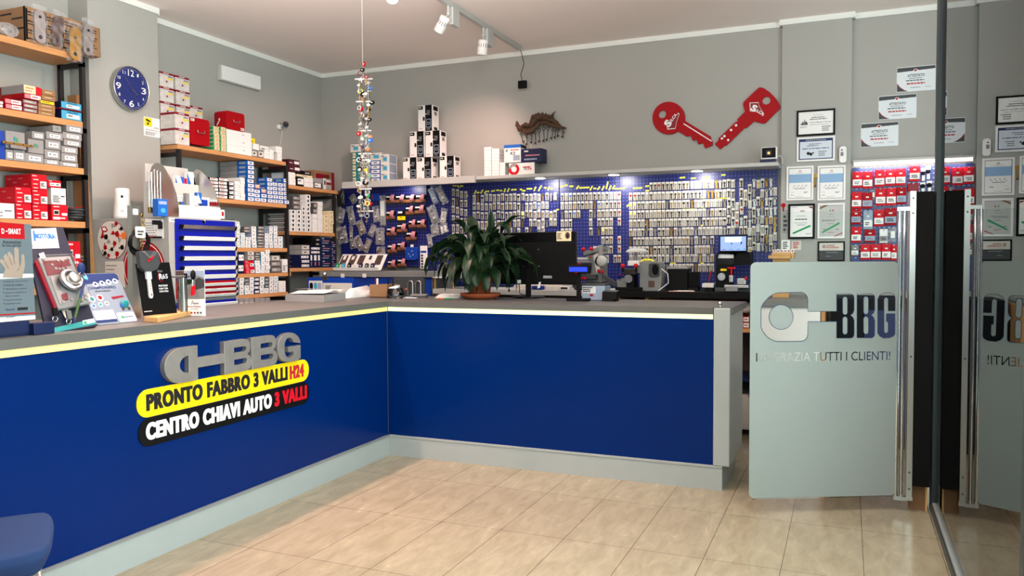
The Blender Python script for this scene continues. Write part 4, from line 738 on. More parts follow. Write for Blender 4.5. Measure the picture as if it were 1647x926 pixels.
for nm, a_, L, w_ in (('hour_hand', 127, .07, .004), ('minute_hand', -38, .095, .0032), ('second_hand', 152, .11, .0012)):
    u = Vector((0, math.sin(math.radians(a_)), math.cos(math.radians(a_)))); s = Vector((0, u.z, -u.y)); b = MB(); b.obox(cc+ax*.040-s*w_/2-u*.012, u*(L+.012), s*w_, ax*.001, 'silver'); b.build(nm, t)
# video-surveillance notice
f = PX+.003; a, c = P(232, 220, 0, f), P(258, 190, 0, f); y0, y1 = P(231.5, 205, 0, f).y, P(257.3, 205, 0, f).y; z0, z1 = P(245, 220, 0, f).z, P(245, 189.6, 0, f).z
t = thing('surveillance_notice', 'white and yellow video surveillance notice on the pillar below the clock', 'notice', (PX, (y0+y1)/2, z0)); w_, h = y1-y0, z1-z0
b = MB(); b.prism(rrect(y0, y1, z0, z1, .008), (PX+.0005, 0, 0), UY, UZ, (.002, 0, 0), 'white'); b.build('card', t)
b = MB(); X_ = PX+.003; b.quad((X_, y0+.005, z1-h*.48), (X_, y0+w_*.5, z1-h*.48), (X_, y0+w_*.5, z1-.006), (X_, y0+.005, z1-.006), 'yellow')
b.text('AREA', (X_, y0+w_*.6, z1-h*.56), UY, UZ, 'ink', w_*.34, h*.10); b.text('VIDEOSORVEGLIATA', (X_, y0+w_*.08, z1-h*.70), UY, UZ, 'ink', w_*.84, h*.075); bars(b, (X_, y0+w_*.08, z0+h*.05), UY, UZ, w_*.8, h*.2, 3, 'ink_grey')
b.obox((X_, y0+w_*.12, z1-h*.18), (0, w_*.26, -h*.09), (.0004, 0, 0), (0, h*.03, h*.09), 'ink'); b.obox((X_, y0+w_*.2, z1-h*.4), (0, w_*.1, 0), (.0004, 0, 0), (0, 0, h*.12), 'ink'); b.build('print', t)
# ------------------------------------------------------------------ track lighting
TX = -2.757; t = thing('track_light_rail', 'white ceiling track rail carrying the spotlights', 'track', (TX, 4.2, 3.26))
b = MB(); b.box(TX-.018, TX+.018, 1.9, 6.68, 3.262, 3.299, 'light_grey'); b.build('rail', t)
b = MB(); b.box(TX-.02, TX+.02, 6.68, 6.72, 3.258, 3.299, 'light_grey', .004); b.build('end_cap', t)
q = P(840, 136, 1, 6.80); b = MB(); b.tube([(TX, 6.72, 3.28), (TX+.01, 6.75, 3.24), (TX+.02, 6.78, 3.15), (q.x-.01, 6.79, q.z+.09), (q.x, 6.80, q.z+.03)], .0035, 'black', 6); b.build('cable', t)
b = MB(); b.box(q.x-.04, q.x+.045, 6.785, 6.815, q.z-.034, q.z+.036, 'black', .008); tag(b.build('power_adapter'), 'black power adapter hanging on a cable from the track end', 'adapter')
def head(label, Y, top, bot, rad, ln, power, aim, ang, rec=.032):
    t = thing('track_spotlight', label, 'spotlight', (TX, Y, 3.05), group='white spotlights on the ceiling track')
    b = MB(); b.box(TX-.012, TX+.03, Y+.02, Y+.13, 3.13, 3.262, 'light_grey', .004); b.build('driver_box', t)
    b = MB(); b.cyl((TX, Y-.0, 3.262), (TX, Y, 3.20), .011, 'light_grey', 12); b.sphere((TX, Y, 3.2), .016, 'light_grey', 10); b.tube([(TX, Y, 3.2), Vector((TX, Y, 3.2)).lerp(top, .6), top], .008, 'light_grey', 8); b.build('joint', t)
    d = (bot-top).normalized(); b = MB(); b.lathe([(.0001, 0), (rad*.85, 0), (rad*.98, .012), (rad, .03), (rad, ln-.004), (rad*.93, ln), (rad*.9, ln-rec)], top, 'white', 28, d)
    a_ = d.orthogonal().normalized(); c_ = d.cross(a_)
    for k in range(14):
        u = a_*math.cos(2*PI*k/14)+c_*math.sin(2*PI*k/14); s = d.cross(u); b.obox(top+d*.03+u*(rad+.0002)-s*.0022, d*.03, s*.0044, u*.0006, 'dark_grey')
    b.build('lamp_can', t)
    b = MB(); b.lathe([(rad*.9, ln-rec), (.0001, ln-rec-.004)], top, 'lamp_glow', 24, d); b.build('lens', t)
    l = bpy.data.lights.new('spot_light', 'SPOT'); l.energy = power; l.color = PINK; l.spot_size = math.radians(ang); l.spot_blend = 1; l.shadow_soft_size = .04
    o = bpy.data.objects.new('spot_light', l); C.objects.link(o); o.location = top+d*(ln+.01)-Vector((TX, Y, 3.05)); o.parent = t; o.rotation_euler = (Vector(aim)-(top+d*(ln+.01))).to_track_quat('-Z', 'Y').to_euler()
y_ = 5.33; head('white ceiling spotlight with vents, angled left, middle of the three in view', y_, P(717, 27, 1, y_-.03), P(704.5, 53, 1, y_+.01), .040, .125, 130, (-4.7, 6.2, 1.5), 80)
y_ = 5.95; head('white ceiling spotlight hanging straight down, nearest the back wall', y_, P(777.5, 64, 1, y_-.02), P(775, 92, 1, y_+.0), .042, .12, 70, (-3.3, 6.9, 2.2), 75)
y_ = 4.55; head('white ceiling spotlight cut by the top photo edge, lens glowing', y_, P(634, -22, 1, y_), P(629, 9, 1, y_-.08), .040, .12, 150, (-4.6, 4.3, 1.4), 85, .006)
# ------------------------------------------------------------------ things hanging on the pegboards
def RX(x0, x1, y0, y1, Y):
    a, c = P(x0, (y0+y1)/2, 1, Y), P(x1, (y0+y1)/2, 1, Y); m_ = (x0+x1)/2; return a.x, c.x, P(m_, y1, 1, Y).z, P(m_, y0, 1, Y).z
mat('bag_card', '#b2aea5', .35, 0, .05, 20); mat('bag_dark', '#2a2a2c', .2, 0, .5, 30, bump=.6); mat('key_dark', '#3a3533', .4, .6, .1); mat('steel_key', '#8d8a83', .35, .8, .15)
KB = {}
def keyblank(name, card, keym, head=None, bare=False, w=.030, h=.070):
    b = MB()
    if not bare: b.box(-w/2, w/2, -.006, 0, -h, 0, card, .002); b.box(-w/2, w/2, -.0075, -.006, -h*.16, -h*.01, 'offwhite')
    y = -.010; r = w*.35; zc = -h*(.38 if not bare else .2)
    for dx in ((-.0, ) if not bare else (-.004, .004)):
        b.prism(circ(dx, zc, r, r*.9, 12), (0, y, 0), UX, UZ, (0, .003, 0), head or keym); b.box(dx-w*.14, dx+w*.13, y, y+.0028, -h*.97, zc-r*.7, keym)
        b.box(dx+w*.13, dx+w*.2, y, y+.0028, -h*.9, -h*.62, keym)
    if bare: b.cyl((0, 0, -.004), (0, -.016, -.002), .0015, 'steel', 6)
    o = b.build(name, local=True); me = o.data; bpy.data.objects.remove(o); return me
VAR = [keyblank('key_blank_packet', 'bag_card', 'steel_key'), keyblank('key_blank_packet', 'bag_card', 'key_dark'), keyblank('key_blank_packet', 'bag_card', 'brass'), keyblank('key_blank_packet', 'bag_card', 'steel_key', 'black'),
       keyblank('key_blank_packet', 'bag_card', 'steel_key', 'red'), keyblank('key_blank_packet', 'bag_card', 'steel_key', 'box_blue'), keyblank('key_blank_packet', 'bag_card', 'steel_key', 'label_yellow'), keyblank('key_blank_packet', 'light_grey', 'steel_key', bare=True, h=.075), keyblank('key_blank_packet', 'light_grey', 'brass', bare=True, h=.075), keyblank('key_blank_packet', 'light_grey', 'key_dark', 'black', h=.078)]
VN = ['silver key blank in clear packet', 'dark key blank in clear packet', 'brass key blank in clear packet', 'black-headed key blank in packet', 'red-headed key blank in packet', 'blue-headed key blank in packet', 'yellow-headed key blank in packet', 'bare steel key blanks on hook', 'bare brass key blanks on hook', 'dark long key blank in packet']
random.seed(11); spots = []
def var(*ws): return random.choices(range(10), ws)[0]
rows = [291, 306.4, 321.2, 336, 350.6, 365.4, 380, 394.8, 408.6, 424]
for r, y in enumerate(rows):                       # tidy grid
    for c in range(24):
        x = 1015+c*6.55
        if r == 0 and x < 1044: continue
        if 1035.5 < x < 1041 : continue
        if x > 1152 and 372 < y < 460: continue
        if r == 9 and (x < 1062): continue
        if r > 7 and x > 1147: continue
        if x < 1037 and r in (2, 3, 1): v = {1: 4, 2: 6, 3: 6}[r] if (c < 2 and random.random() < .8) else 1
        else: v = var(42, 34, 10, 4, .6, .4, .8, 4, 2, 0)
        if 55 < c*6.55 and r > 4: v = var(36, 26, 8, 2, 0, 0, .3, 18, 4, 0)
        yy = y-(x-1115)*.0455*(1-(y-265)/150*.75)
        spots.append((x, yy, v, f'row {ORD[r]}, column {ORD[c]}, tidy panel'))
for c in range(12):                                # long strips beside the pillar
    x = 1172.5+c*6.75; n = 9 if c < 6 else 8
    for r in range(n):
        y = 289-c*.1+r*14.6+(6 if c in (2, 5) else 0)+random.uniform(-2, 2)
        if x < 1203 and y > 368 : continue
        if random.random() < .07: continue
        spots.append((x, y, var(20, 12, 6, 6, 0, 0, 0, 26, 10, 14) if c > 4 else var(40, 30, 4, 2, .5, 0, 0, 4, 0, 10), f'row {ORD[r]}, strip {ORD[c]} toward pillar'))
for r, y in enumerate([309.5, 323.5, 337.5, 351.5, 366, 381, 396, 411]):   # panel with gaps
    for c in range(15):
        x = 905+c*6.55; skip = [(), (), (936, 942), (925, 931, 936, 942, 955, 990), (925, 932, 937, 943, 955, 990, 996), (905, 912, 918, 925, 931, 938, 944, 951, 958, 964, 990), (905, 912, 918, 925, 931, 938, 944, 951, 990), (905, 912, 918, 925, 931, 938, 944, 951, 958, 964, 970, 984)][r]
        if any(abs(x-s_) < 3.3 for s_ in skip): continue
        if y > 372 and x < 927: continue
        spots.append((x, y-(x-950)*.03, var(30, 42, 10, 10, .5, 2.4, 1.2, 2, 2, 0) if c < 14 else 4, f'row {ORD[r]}, column {ORD[c]}, gappy panel'))
for r, y in enumerate([311.5, 325.5, 339.5, 353.5, 366]):
    for c in range(21):
        x = 763.5+c*6.5
        if r == 3 and 843 < x < 850 or r == 4 and (838 < x < 846 or 858 < x < 863 or x > 880) or r == 2 and 843 < x < 846: continue
        if r == 1 and x > 885: continue
        spots.append((x, y-(x-830)*.022+random.uniform(-1.2, 1.2), var(50, 16, 18, 5, 0, 1.5, .5, 6, 4, 0), f'row {ORD[r]}, column {ORD[c]}, panel behind plant'))
for r, y in enumerate([304, 318, 332, 346, 360, 374]):
    for c in range(4): spots.append((730+c*6.6, y+random.uniform(-1, 1)+(4 if c > 1 else 0), var(50, 12, 25, 3, 0, 0, 0, 8, 5, 0), f'row {ORD[r]}, column {ORD[c]}, left panel'))
spots.sort(key=lambda s_: -s_[0])
rest = MB()
for i, (x, y, v, lab) in enumerate(spots):
    q = P(x, y, 1, YP); q.y = YP-.003-random.uniform(0, .006); rot = random.uniform(-.06, .06)
    if i < 300:
        o = bpy.data.objects.new('key_blank_packet', VAR[v]); C.objects.link(o); o.location = q; o.rotation_euler = (0, rot, random.uniform(-.15, .15)); tag(o, f'{VN[v]}, {lab}', 'key', 'key blank packets on the pegboards')
    else:
        me = VAR[v]; ms = [m.name for m in me.materials]; n = len(rest.v); rest.v += [q+vv.co for vv in me.vertices]
        for p in me.polygons: rest.f.append([n+k for k in p.vertices]); rest.m.append(rest.mi(ms[p.material_index])); rest.sm.append(False)
tag(rest.build('key_blank_packets'), 'crowded key blank packets on the pegboards behind the plant and monitor', 'keys', kind='stuff')
# yellow marker strips stuck on the panels
pan = [o for o in C.objects if o.name.startswith('pegboard_panel')]
def strip(x0, y0, x1, y1, wpx=2.4):
    a, c = P(x0, y0, 1, YP-.0005), P(x1, y1, 1, YP-.0005); d = c-a; n_ = Vector((-d.z, 0, d.x)).normalized()*wpx*.0027; pr = min(pan, key=lambda o: abs(o.location.x-a.x)); b = MB(); b.obox(a-n_, d, n_*2, (0, -.0012, 0), 'label_yellow'); b.build('marker_strip', pr)
for z in [(728,298.6,734,298.6),(735,298,739,301.5),(740,299,745,299),(747,314.5,753,314.5),(763,312,766,306),(767,310,771,309),(773,311,777,305),(779,311,782,307),(782,308,787,307.5),(790,307.5,796,306.5),(798,306,803,306),(804,306.5,808,306.5),(811,309,813,303),(816,308.5,819,302.5),(822,305.2,831,304.8),(836,304.6,840,304.6),(840,306.6,845,306.6),(847,303.6,856,303.4),(859,307,862,300),(866,307,871,298),(875,302,879,302),(881,306,884,300),(885,303.6,890,303.6),(892,318,896,318),(901,300,907,299.6),(908,298,913,297.8),(916,299.6,922,299.4),(927,304,931,298.4),(931.5,302,948,301.2),(949,306,953,299),(954.5,303,959,303),(961,305,965,300),(968,306,972,299),(975,304,978,292),(979.5,306,983,298),(985,304,989,298),(988,303.6,1006,303),(1018,303,1033,302),(1038,299.4,1044,299),(1038,307,1044,306.6),(1008,332,1013,328),(1039,330,1043,324),(1039,362,1042,355),(1039,374,1043,368),(967,366.4,981,366),(1093,286,1102,285),(1111,287,1119,286.4),(1131,286,1140,285),(1160,281.5,1167,281),(1128,318,1134,318),(1150,319,1173,318.6),(1128,333,1134,333),(1097,337,1121,336.4),(1126,362.6,1132,362),(1078,423.4,1087,423),(1127,423,1132,423),(895,337,899,337)]: strip(*z)
# ---- tool cards with pink tags
def toolcard(x0, x1, y0, y1, lab, col='orange_card'):
    X0, X1_, Z0, Z1 = RX(540+x0/6.61, 540+x1/6.61, 300+y0/6.61, 300+y1/6.61, YP-.05); Yf = YP-.055; w_, h = X1_-X0, Z1-Z0
    t = thing('tool_card', lab, 'tool card', ((X0+X1_)/2, Yf, Z0), group='tool cards on the blue panel')
    b = MB(); b.box(X0, X1_, Yf, Yf+.012, Z0+h*.38, Z1, 'black', .002); b.box(X0+w_*.05, X0+w_*.6, Yf-.0006, Yf, Z1-h*.2, Z1-h*.06, 'white'); b.build('header_card', t)
    b = MB(); b.box(X0+w_*.02, X0+w_*.98, Yf-.008, Yf+.006, Z0+h*.30, Z0+h*.58, col, .002)
    if col == 'yellow': b.cyl((X0+w_*.5, Yf-.0095, Z0+h*.5), (X0+w_*.5, Yf-.008, Z0+h*.5), .006, 'ink', 10)
    b.build('tool_holder', t)
    b = MB()
    for i in range(6): x = X0+w_*(.1+.16*i); b.cyl((x, Yf-.002, Z0+h*.34), (x, Yf-.002, Z0+random.uniform(0, h*.08)), .0035, 'key_dark', 6)
    b.build('tool_bits', t)
    if col != 'yellow':
        b = MB(); xx = X0+w_*.74
        for i in range(5): b.tube([(xx+w_*.06*(i-2), Yf-.006, Z1+h*.06), (xx+w_*.06*(i-2)+.003, Yf-.024, Z1-h*.15), (xx+w_*.07*(i-2)-.003, Yf-.026, Z1-h*.38), (xx+w_*.05*(i-2), Yf-.012, Z1-h*.58)], [.004, .007, .007, .003], 'pink', 6)
        b.build('ribbon_tag', t)
mat('orange_card', '#7e4c30', .6, 0, .1)
rn = [('top row', 'first', 535, 640, 95, 205), ('top row', 'second', 640, 745, 95, 200), ('top row', 'third', 745, 855, 92, 200), ('top row', 'last', 852, 962, 88, 200), ('second row', 'left', 540, 635, 262, 380), ('second row', 'third', 745, 840, 215, 330), ('second row', 'last', 842, 957, 205, 320), ('third row', 'left', 543, 650, 440, 550), ('third row', 'second', 652, 765, 403, 515), ('third row', 'third', 778, 862, 360, 465), ('third row', 'last', 865, 965, 358, 465), ('fourth row', 'only', 748, 865, 485, 600), ('fifth row', 'left', 553, 655, 620, 735), ('fifth row', 'right', 657, 750, 598, 705), ('bottom row', 'left', 555, 650, 788, 892), ('bottom row', 'right', 660, 757, 772, 880)]
for r, p, a, c, d, e in rn: toolcard(a, c, d, e, f'orange tool card with pink ribbon, {p} of the {r}, blue panel')
toolcard(660, 745, 255, 400, 'black and yellow tool card without ribbon amid the orange ones', 'yellow')
X0, X1_, Z0, Z1 = RX(655, 672.5, 394, 418, YP-.05); t = thing('wall_hook_case', 'rounded blue plastic case hanging below the tool cards', 'case', ((X0+X1_)/2, YP-.06, Z0)); b = MB(); b.prism(rrect(X0, X1_, Z0, Z1-.02, .02), (0, YP-.085, 0), UX, UZ, (0, .05, 0), 'blue'); b.build('shell', t)
b = MB(); b.box((X0+X1_)/2-.012, (X0+X1_)/2+.014, YP-.07, YP-.055, Z1-.02, Z1+.005, 'white')
for dx, dz in ((.3, .4), (.6, .6), (.45, .25), (.7, .35)): b.cyl((X0+(X1_-X0)*dx, YP-.087, Z0+(Z1-Z0)*dz), (X0+(X1_-X0)*dx, YP-.085, Z0+(Z1-Z0)*dz), .007, 'silverblue', 10)
b.build('tag_and_studs', t)
X0, X1_, Z0, Z1 = RX(675, 686.4, 395, 432, YP-.05); t = thing('knob_card', 'tall white card with five dark knobs at the panel edge', 'card', ((X0+X1_)/2, YP-.05, Z0)); b = MB(); b.box(X0, X1_, YP-.04, YP-.034, Z0, Z1, 'white'); b.box(X0+.005, X1_-.01, YP-.0405, YP-.04, Z1-.07, Z1-.05, 'blue'); b.build('card', t)
for i in range(5): b = MB(); zc = Z1-.095-.028*i; b.cyl((X0+.025, YP-.052, zc), (X0+.025, YP-.04, zc), .009, 'black', 12); b.build('knob', t)
# ---- bagged locks
def baglock(lab, cx, cy, w, h, tilt, m, off=.06, dark=False, sc_=6.61, ox=540, oy=300):
    q = P(ox+cx/sc_, oy+cy/sc_, 1, YP-off); k = .0053/sc_; w, h = w*k*1.2, h*k*1.12; t = thing('bagged_lock', lab, 'lock', tuple(q), group='bagged locks on the pegboard'); a = math.radians(tilt); u = Vector((math.cos(a), 0, math.sin(a))); v = Vector((-math.sin(a), 0, math.cos(a)))
    b = MB(); b.prism(rrect(-w*.34, w*.34, -h*.38, h*.30, w*.08, 3), q+Vector((0, .006, 0)), u, v, (0, -.012, 0), m)
    for i in (-.25, 0., .2): b.cyl(q+v*h*i+Vector((0, -.0075, 0)), q+v*h*i+Vector((0, -.006, 0)), w*.09, 'ink', 10)
    b.build('lock_case', t)
    b = MB(); b.box(0, 0, 0, 0, 0, 0, 'white') if 0 else None; b.obox(q+u*-w*.12+v*-h*.22+Vector((0, -.013, 0)), u*w*.3, v*h*.1, (0, -.0006, 0), 'white'); b.build('price_sticker', t)
    n = 6; vs = []; fs = []                        # crumpled bag
    rnd = random.Random(int(cx+cy)); G_ = [[q+u*w*(i/n-.5)*(1+.06*rnd.uniform(-1, 1))+v*h*(j/n-.5)*(1+.05*rnd.uniform(-1, 1)) for i in range(n+1)] for j in range(n+1)]
    for s in (-1, 1):
        for j in range(n+1):
            for i in range(n+1):
                e = min(i, n-i, j, n-j)/2; vs.append(G_[j][i]+Vector((0, s*(.003+.016*min(1, e))+rnd.uniform(-.004, .004)*(e > 0), 0)))
    N_ = (n+1)**2
    for s in (0, 1):
        for j in range(n):
            for i in range(n): a_ = s*N_+j*(n+1)+i; fs.append((a_, a_+1, a_+n+2, a_+n+1))
    b = MB(); b.add(vs, fs, 'bag_dark' if dark else 'bag'); b.build('bag', t)
for z in [('dark bagged lock at the top left corner of the pegboard', 55, 125, 95, 180, 5, 'key_dark', .09, True), ('square brass lock plate bag, tilted, near panel top', 188, 130, 80, 105, 35, 'brass'), ('grey bagged lock tilted right, left panel edge', 58, 305, 85, 170, -18, 'silver', .09), ('tall bagged lock with white sticker, left of the hanging mobile', 165, 310, 85, 220, 12, 'silver'),
   ('bagged lock right of the hanging mobile', 428, 292, 85, 180, 8, 'silver'), ('brass bagged lock with long strips below the mobile', 272, 435, 90, 165, 22, 'brass'), ('grey bagged lock leaning right, below the mobile', 388, 465, 75, 140, -25, 'silver'), ('big clear bagged lock with long curved plate', 470, 528, 115, 190, 0, 'silver', .08), ('bagged lock leaning left above the fob stand', 250, 600, 80, 175, 25, 'plate_brown'), ('brass-edged bagged lock above the fob stand', 335, 625, 75, 160, -25, 'gold_plate', .075), ('bag of long brass lock parts beside the tool cards', 480, 715, 110, 165, -3, 'brass'), ('bulging bag of steel locks at the far left of the pegboard', 65, 515, 130, 190, 10, 'silver', .11), ('slim brown bagged lock behind the fob stand', 165, 500, 45, 170, 0, 'plate_brown'), ('small brown bagged lock above the fob stand left end', 185, 610, 80, 110, 12, 'plate_brown')]: baglock(*z)
for z in [('bagged lock with blue backing at the panel gap', 52, 385, 75, 215, 25, 'silverblue'), ('tilted clear bagged lock left of the yellow strips', 158, 375, 90, 240, 28, 'silver'), ('clear bagged lock in the middle of the panel gap', 55, 620, 115, 250, 22, 'silver'), ('pale plate-shaped bagged lock left of the plant top', 180, 640, 85, 205, -10, 'offwhite'), ('bagged lock low in the panel gap beside the plant', 75, 810, 110, 150, 10, 'silver', .07), ('bagged lock with white card, low beside the plant', 185, 790, 110, 120, 15, 'white'), ('bagged lock near the plant leaves, lowest left', 10, 940, 70, 170, 8, 'silver')]: baglock(*z[:7], off=.05, sc_=7.714, ox=690, oy=265)
X0, X1_, Z0, Z1 = RX(611, 619.5, 314, 363, YP-.05); t = thing('door_bar_pack', 'long narrow clear pack with white card beside the tool cards', 'pack', ((X0+X1_)/2, YP-.05, Z0)); b = MB(); b.box(X0, X1_, YP-.045, YP-.035, Z0+.01, Z1-.04, 'silver', .003); b.build('bar', t); b = MB(); b.box(X0-.002, X1_+.002, YP-.05, YP-.033, Z0, Z1, 'bag'); b.build('sleeve', t); b = MB(); b.box(X0+.006, X1_-.008, YP-.052, YP-.0505, Z0+.1, Z1-.055, 'white'); b.build('card', t)
t = thing('small_purple_case', 'small dark blue case hanging near the panel top', 'case', tuple(P(605, 318, 1, YP-.05))); X0, X1_, Z0, Z1 = RX(599, 610, 311, 323, YP-.05); b = MB(); b.prism(rrect(X0, X1_, Z0, Z1, .012), (0, YP-.07, 0), UX, UZ, (0, .036, 0), 'blue'); b.build('shell', t); b = MB(); b.box(X0+.004, X0+.016, YP-.0712, YP-.07, Z0+.02, Z1-.012, 'ink_red'); b.build('mark', t)
# ------------------------------------------------------------------ back bench and what stands on it
zb_ = P(1150, 470, 1, 6.3).z
YBn = 6.3
xg = P(988, 466, 1, YBn).x; x0_ = P(693, 437, 1, 6.28).x+.006; xe = P(1218, 490, 1, 5.95).x-.03
t = thing('work_bench', 'long back work bench with dark right half below the pegboards', 'bench', ((x0_+xe)/2, 6.6, 0))
b = MB(); b.box(x0_, xg, YBn, YP-.08, zb_-.045, zb_, 'light_grey', .003); b.build('pale_top', t)
b = MB(); b.box(xg, xe, YBn, YP-.08, zb_-.05, zb_, 'dark_top' if 'dark_top' in M else 'black', .003); b.build('dark_top', t)
for x in (x0_+.03, xg-.02, xg+.03, (xg+xe)/2-.3, xe-.03): b = MB(); b.box(x-.012, x+.012, YBn+.02, YP-.1, 0, zb_-.05, 'kraft'); b.build('support_panel', t)
b = MB(); b.box(x0_+.04, xe-.05, YP-.14, YP-.12, 0, zb_-.05, 'plate_brown'); b.build('back_panel', t)
zs2 = P(1190, 528, 1, YBn+.05).z
b = MB(); b.box(xg+.045, xe-.045, YBn+.05, YP-.15, zs2-.03, zs2, 'wood'); b.box(xg+.045, xe-.045, YBn+.05, YP-.15, .42, .45, 'navy'); b.box(xg+.045, xe-.045, YBn+.03, YP-.15, .05, .30, 'offwhite'); b.build('low_shelf', t)
G5 = 'boxes under the bench'
for i, (a, c, d, e, lab) in enumerate([(1177.5, 1190, 507, 527.6, 'left'), (1191, 1205, 509, 527.6, 'right')]):
    for k in range(2): 
        X0, X1_, Z0, Z1 = RX(a, c, d+(e-d)/2*(1-k), d+(e-d)/2*(2-k), YBn+.08); carton('pinkwhite', (X0+X1_)/2, YBn+.08, Z0+.001, X1_-X0, Z1-Z0, .2, f'white and red box, {lab} of the gap under the bench, {["lower", "upper"][k]}', G5, rz=-PI/2)
X0, X1_, Z0, Z1 = RX(1192, 1206, 488, 507, YBn+.1); b = MB(); b.sphere(((X0+X1_)/2, YBn+.16, zs2+.155), .062, 'offwhite', 12, (1, .8, .7)); tag(b.build('wrapped_bundle'), 'pale wrapped bundle atop the red and white boxes below the bench', 'bundle')
X0, X1_, Z0, Z1 = RX(1176, 1194, 557, 570, YBn+.1); b = MB(); b.cyl((X0, YBn+.14, (Z0+Z1)/2), (X1_, YBn+.14, (Z0+Z1)/2), .036, 'black', 16); b.box(X0+.02, X1_-.02, YBn+.1, YBn+.18, .4505, (Z0+Z1)/2-.03, 'black'); tag(b.build('machine_roller'), 'black cylindrical tool lying on the lower shelf under the bench', 'tool')
# grey desk with blue front left of the bench
Yd = 6.28; a, c = P(533, 437, 1, Yd), P(693, 437, 1, Yd); zd = c.z
t = thing('display_desk', 'raised desk with grey top and blue front panel below the tool cards', 'desk', ((a.x+c.x)/2-.1, Yd, 0))
b = MB(); b.box(-4.66, c.x, Yd, YP-.14, zd-.05, zd, 'mid_grey', .004); b.build('desk_top', t)
b = MB(); b.box(-4.62, c.x-.02, Yd+.03, Yd+.05, .05, zd-.05, 'box_blue2' if 'box_blue2' in M else 'blue', 0); b.build('front_panel', t)
b = MB(); b.box(-4.62, c.x-.02, Yd+.05, YP-.16, 0, zd-.05, 'mid_grey'); b.build('carcass', t)
for i, x in enumerate((551, 586)):
    q = P(x, 443, 1, Yd-.002); b = MB(); b.box(q.x-.02, q.x+.02, Yd-.003, Yd-.0005, q.z-.018, q.z+.018, 'white'); b.build('label', t)
# fob stand
t = thing('key_fob_stand', 'white sloping stand of black and grey key fobs on the grey desk', 'display stand', tuple(P(577, 436, 1, 6.4)))
A0, A1 = P(540, 434, 1, 6.36), P(612, 432, 1, 6.36); A1.z = A0.z = zd+.012; up = Vector((0, .12, .15)); wv = A1-A0
b = MB(); b.obox(A0, wv, (0, .01, 0), up, 'white'); b.obox(A0+Vector((0, -.05, -.012)), wv, (0, .2, 0), (0, 0, .008), 'acrylic'); b.obox(A0+Vector((0, -.04, -.004)), wv, (0, .012, .0), (0, -.008, .03), 'white'); b.build('backboard', t)
for i in range(5):
    o = A0+wv*(.03+.195*i)+up*.36+Vector((0, -.006, 0)); u = wv.normalized()*.066; b = MB(); b.obox(o, u, (0, -.004, 0), up*.58, 'plate_brown' if i != 3 else 'white'); b.obox(o+u*.3+up*.3+Vector((0, -.005, 0)), u*.4, (0, -.003, 0), up*.25, 'white' if i < 2 else 'dark_grey')
    if i == 1: b.prism(circ(0, 0, .017), o+u*.5+up*.6+Vector((0, -.006, 0)), UX, up.normalized(), (0, -.006, 0), 'dark_grey')
    b.build('fob_card', t)
for i, m in enumerate(['green', 'cyan', 'black', 'white', 'navy', 'dark_grey', 'navy']):
    o = A0+wv*(.04+.13*i)+Vector((0, -.03, .004)); b = MB(); b.prism(rrect(0, .038, 0, .062, .012), o, UX, (0, .35, .94), (0, -.010, .004), m); b.prism(circ(.019, .036, .008, n=10), o+Vector((0, -.0102, .0042)), UX, (0, .35, .94), (0, -.001, 0), 'light_grey'); b.build('key_fob', t)
# leaning boards
t = thing('key_picture_board', 'blue board with white key pictures and a clip leaning before the desk', 'board', tuple(P(531, 474, 1, 5.42)))
Yk = 5.42; X0, X1_, Z0, Z1 = RX(495, 568, 446, 486, Yk); b = MB(); b.prism(rrect(X0, X1_, CT+.0015, Z1, .02), (0, Yk, 0), UX, UZ, (0, .012, 0), 'blue'); b.build('backing', t)
b = MB(); b.prism(rrect(X0+.014, X0+.15, CT+.004, Z1-.028, .006), (0, Yk-.002, 0), UX, UZ, (0, .002, 0), 'offwhite'); b.prism(rrect(X0+.155, X1_-.01, CT+.004, Z1-.045, .006), (0, Yk-.002, 0), UX, UZ, (0, .002, 0), 'offwhite')
for x, m in ((.022, 'black'), (.065, 'cyan'), (.105, 'silverblue')): b.prism(rrect(X0+x, X0+x+.032, CT+.01, Z1-.045, .012), (0, Yk-.003, 0), UX, UZ, (0, .001, 0), m)
bars(b, (X0+.18, Yk-.002, CT+.03), UX, UZ, .06, .05, 4, 'ink'); b.build('pictures', t)
b = MB(); b.box((X0+X1_)/2-.075, (X0+X1_)/2-.02, Yk-.006, Yk-.001, Z1-.02, Z1+.004, 'steel'); b.sphere(((X0+X1_)/2-.05, Yk-.006, Z1+.025), .018, 'chrome', 12); b.build('clip', t)
t = thing('handle_board', 'black rounded display board with two door handles before the blue desk front', 'board', tuple(P(656, 474, 1, 5.44)))
Yh = 5.44; X0, X1_, Z0, Z1 = RX(630, 683, 446, 486, Yh); b = MB(); b.prism(rrect(X0, X1_, CT+.0015, Z1, .035), (0, Yh, 0), UX, UZ, (0, .012, 0), 'dark_grey'); b.build('backing', t)
for dx in (.60, .84): b = MB(); xx = X0+(X1_-X0)*dx; b.tube([(xx-.022, Yh-.016, CT+.01), (xx-.022, Yh-.016, Z1-.04), (xx-.012, Yh-.016, Z1-.028), (xx+.012, Yh-.016, Z1-.028), (xx+.022, Yh-.016, Z1-.04), (xx+.022, Yh-.016, CT+.01)], .006, 'silver', 8); b.build('pull_handle', t)
b = MB()
for dx in (.27, .42): b.box(X0+(X1_-X0)*dx, X0+(X1_-X0)*dx+.02, Yh-.002, Yh, CT+.05, CT+.065, 'orange')
b.build('marks', t)
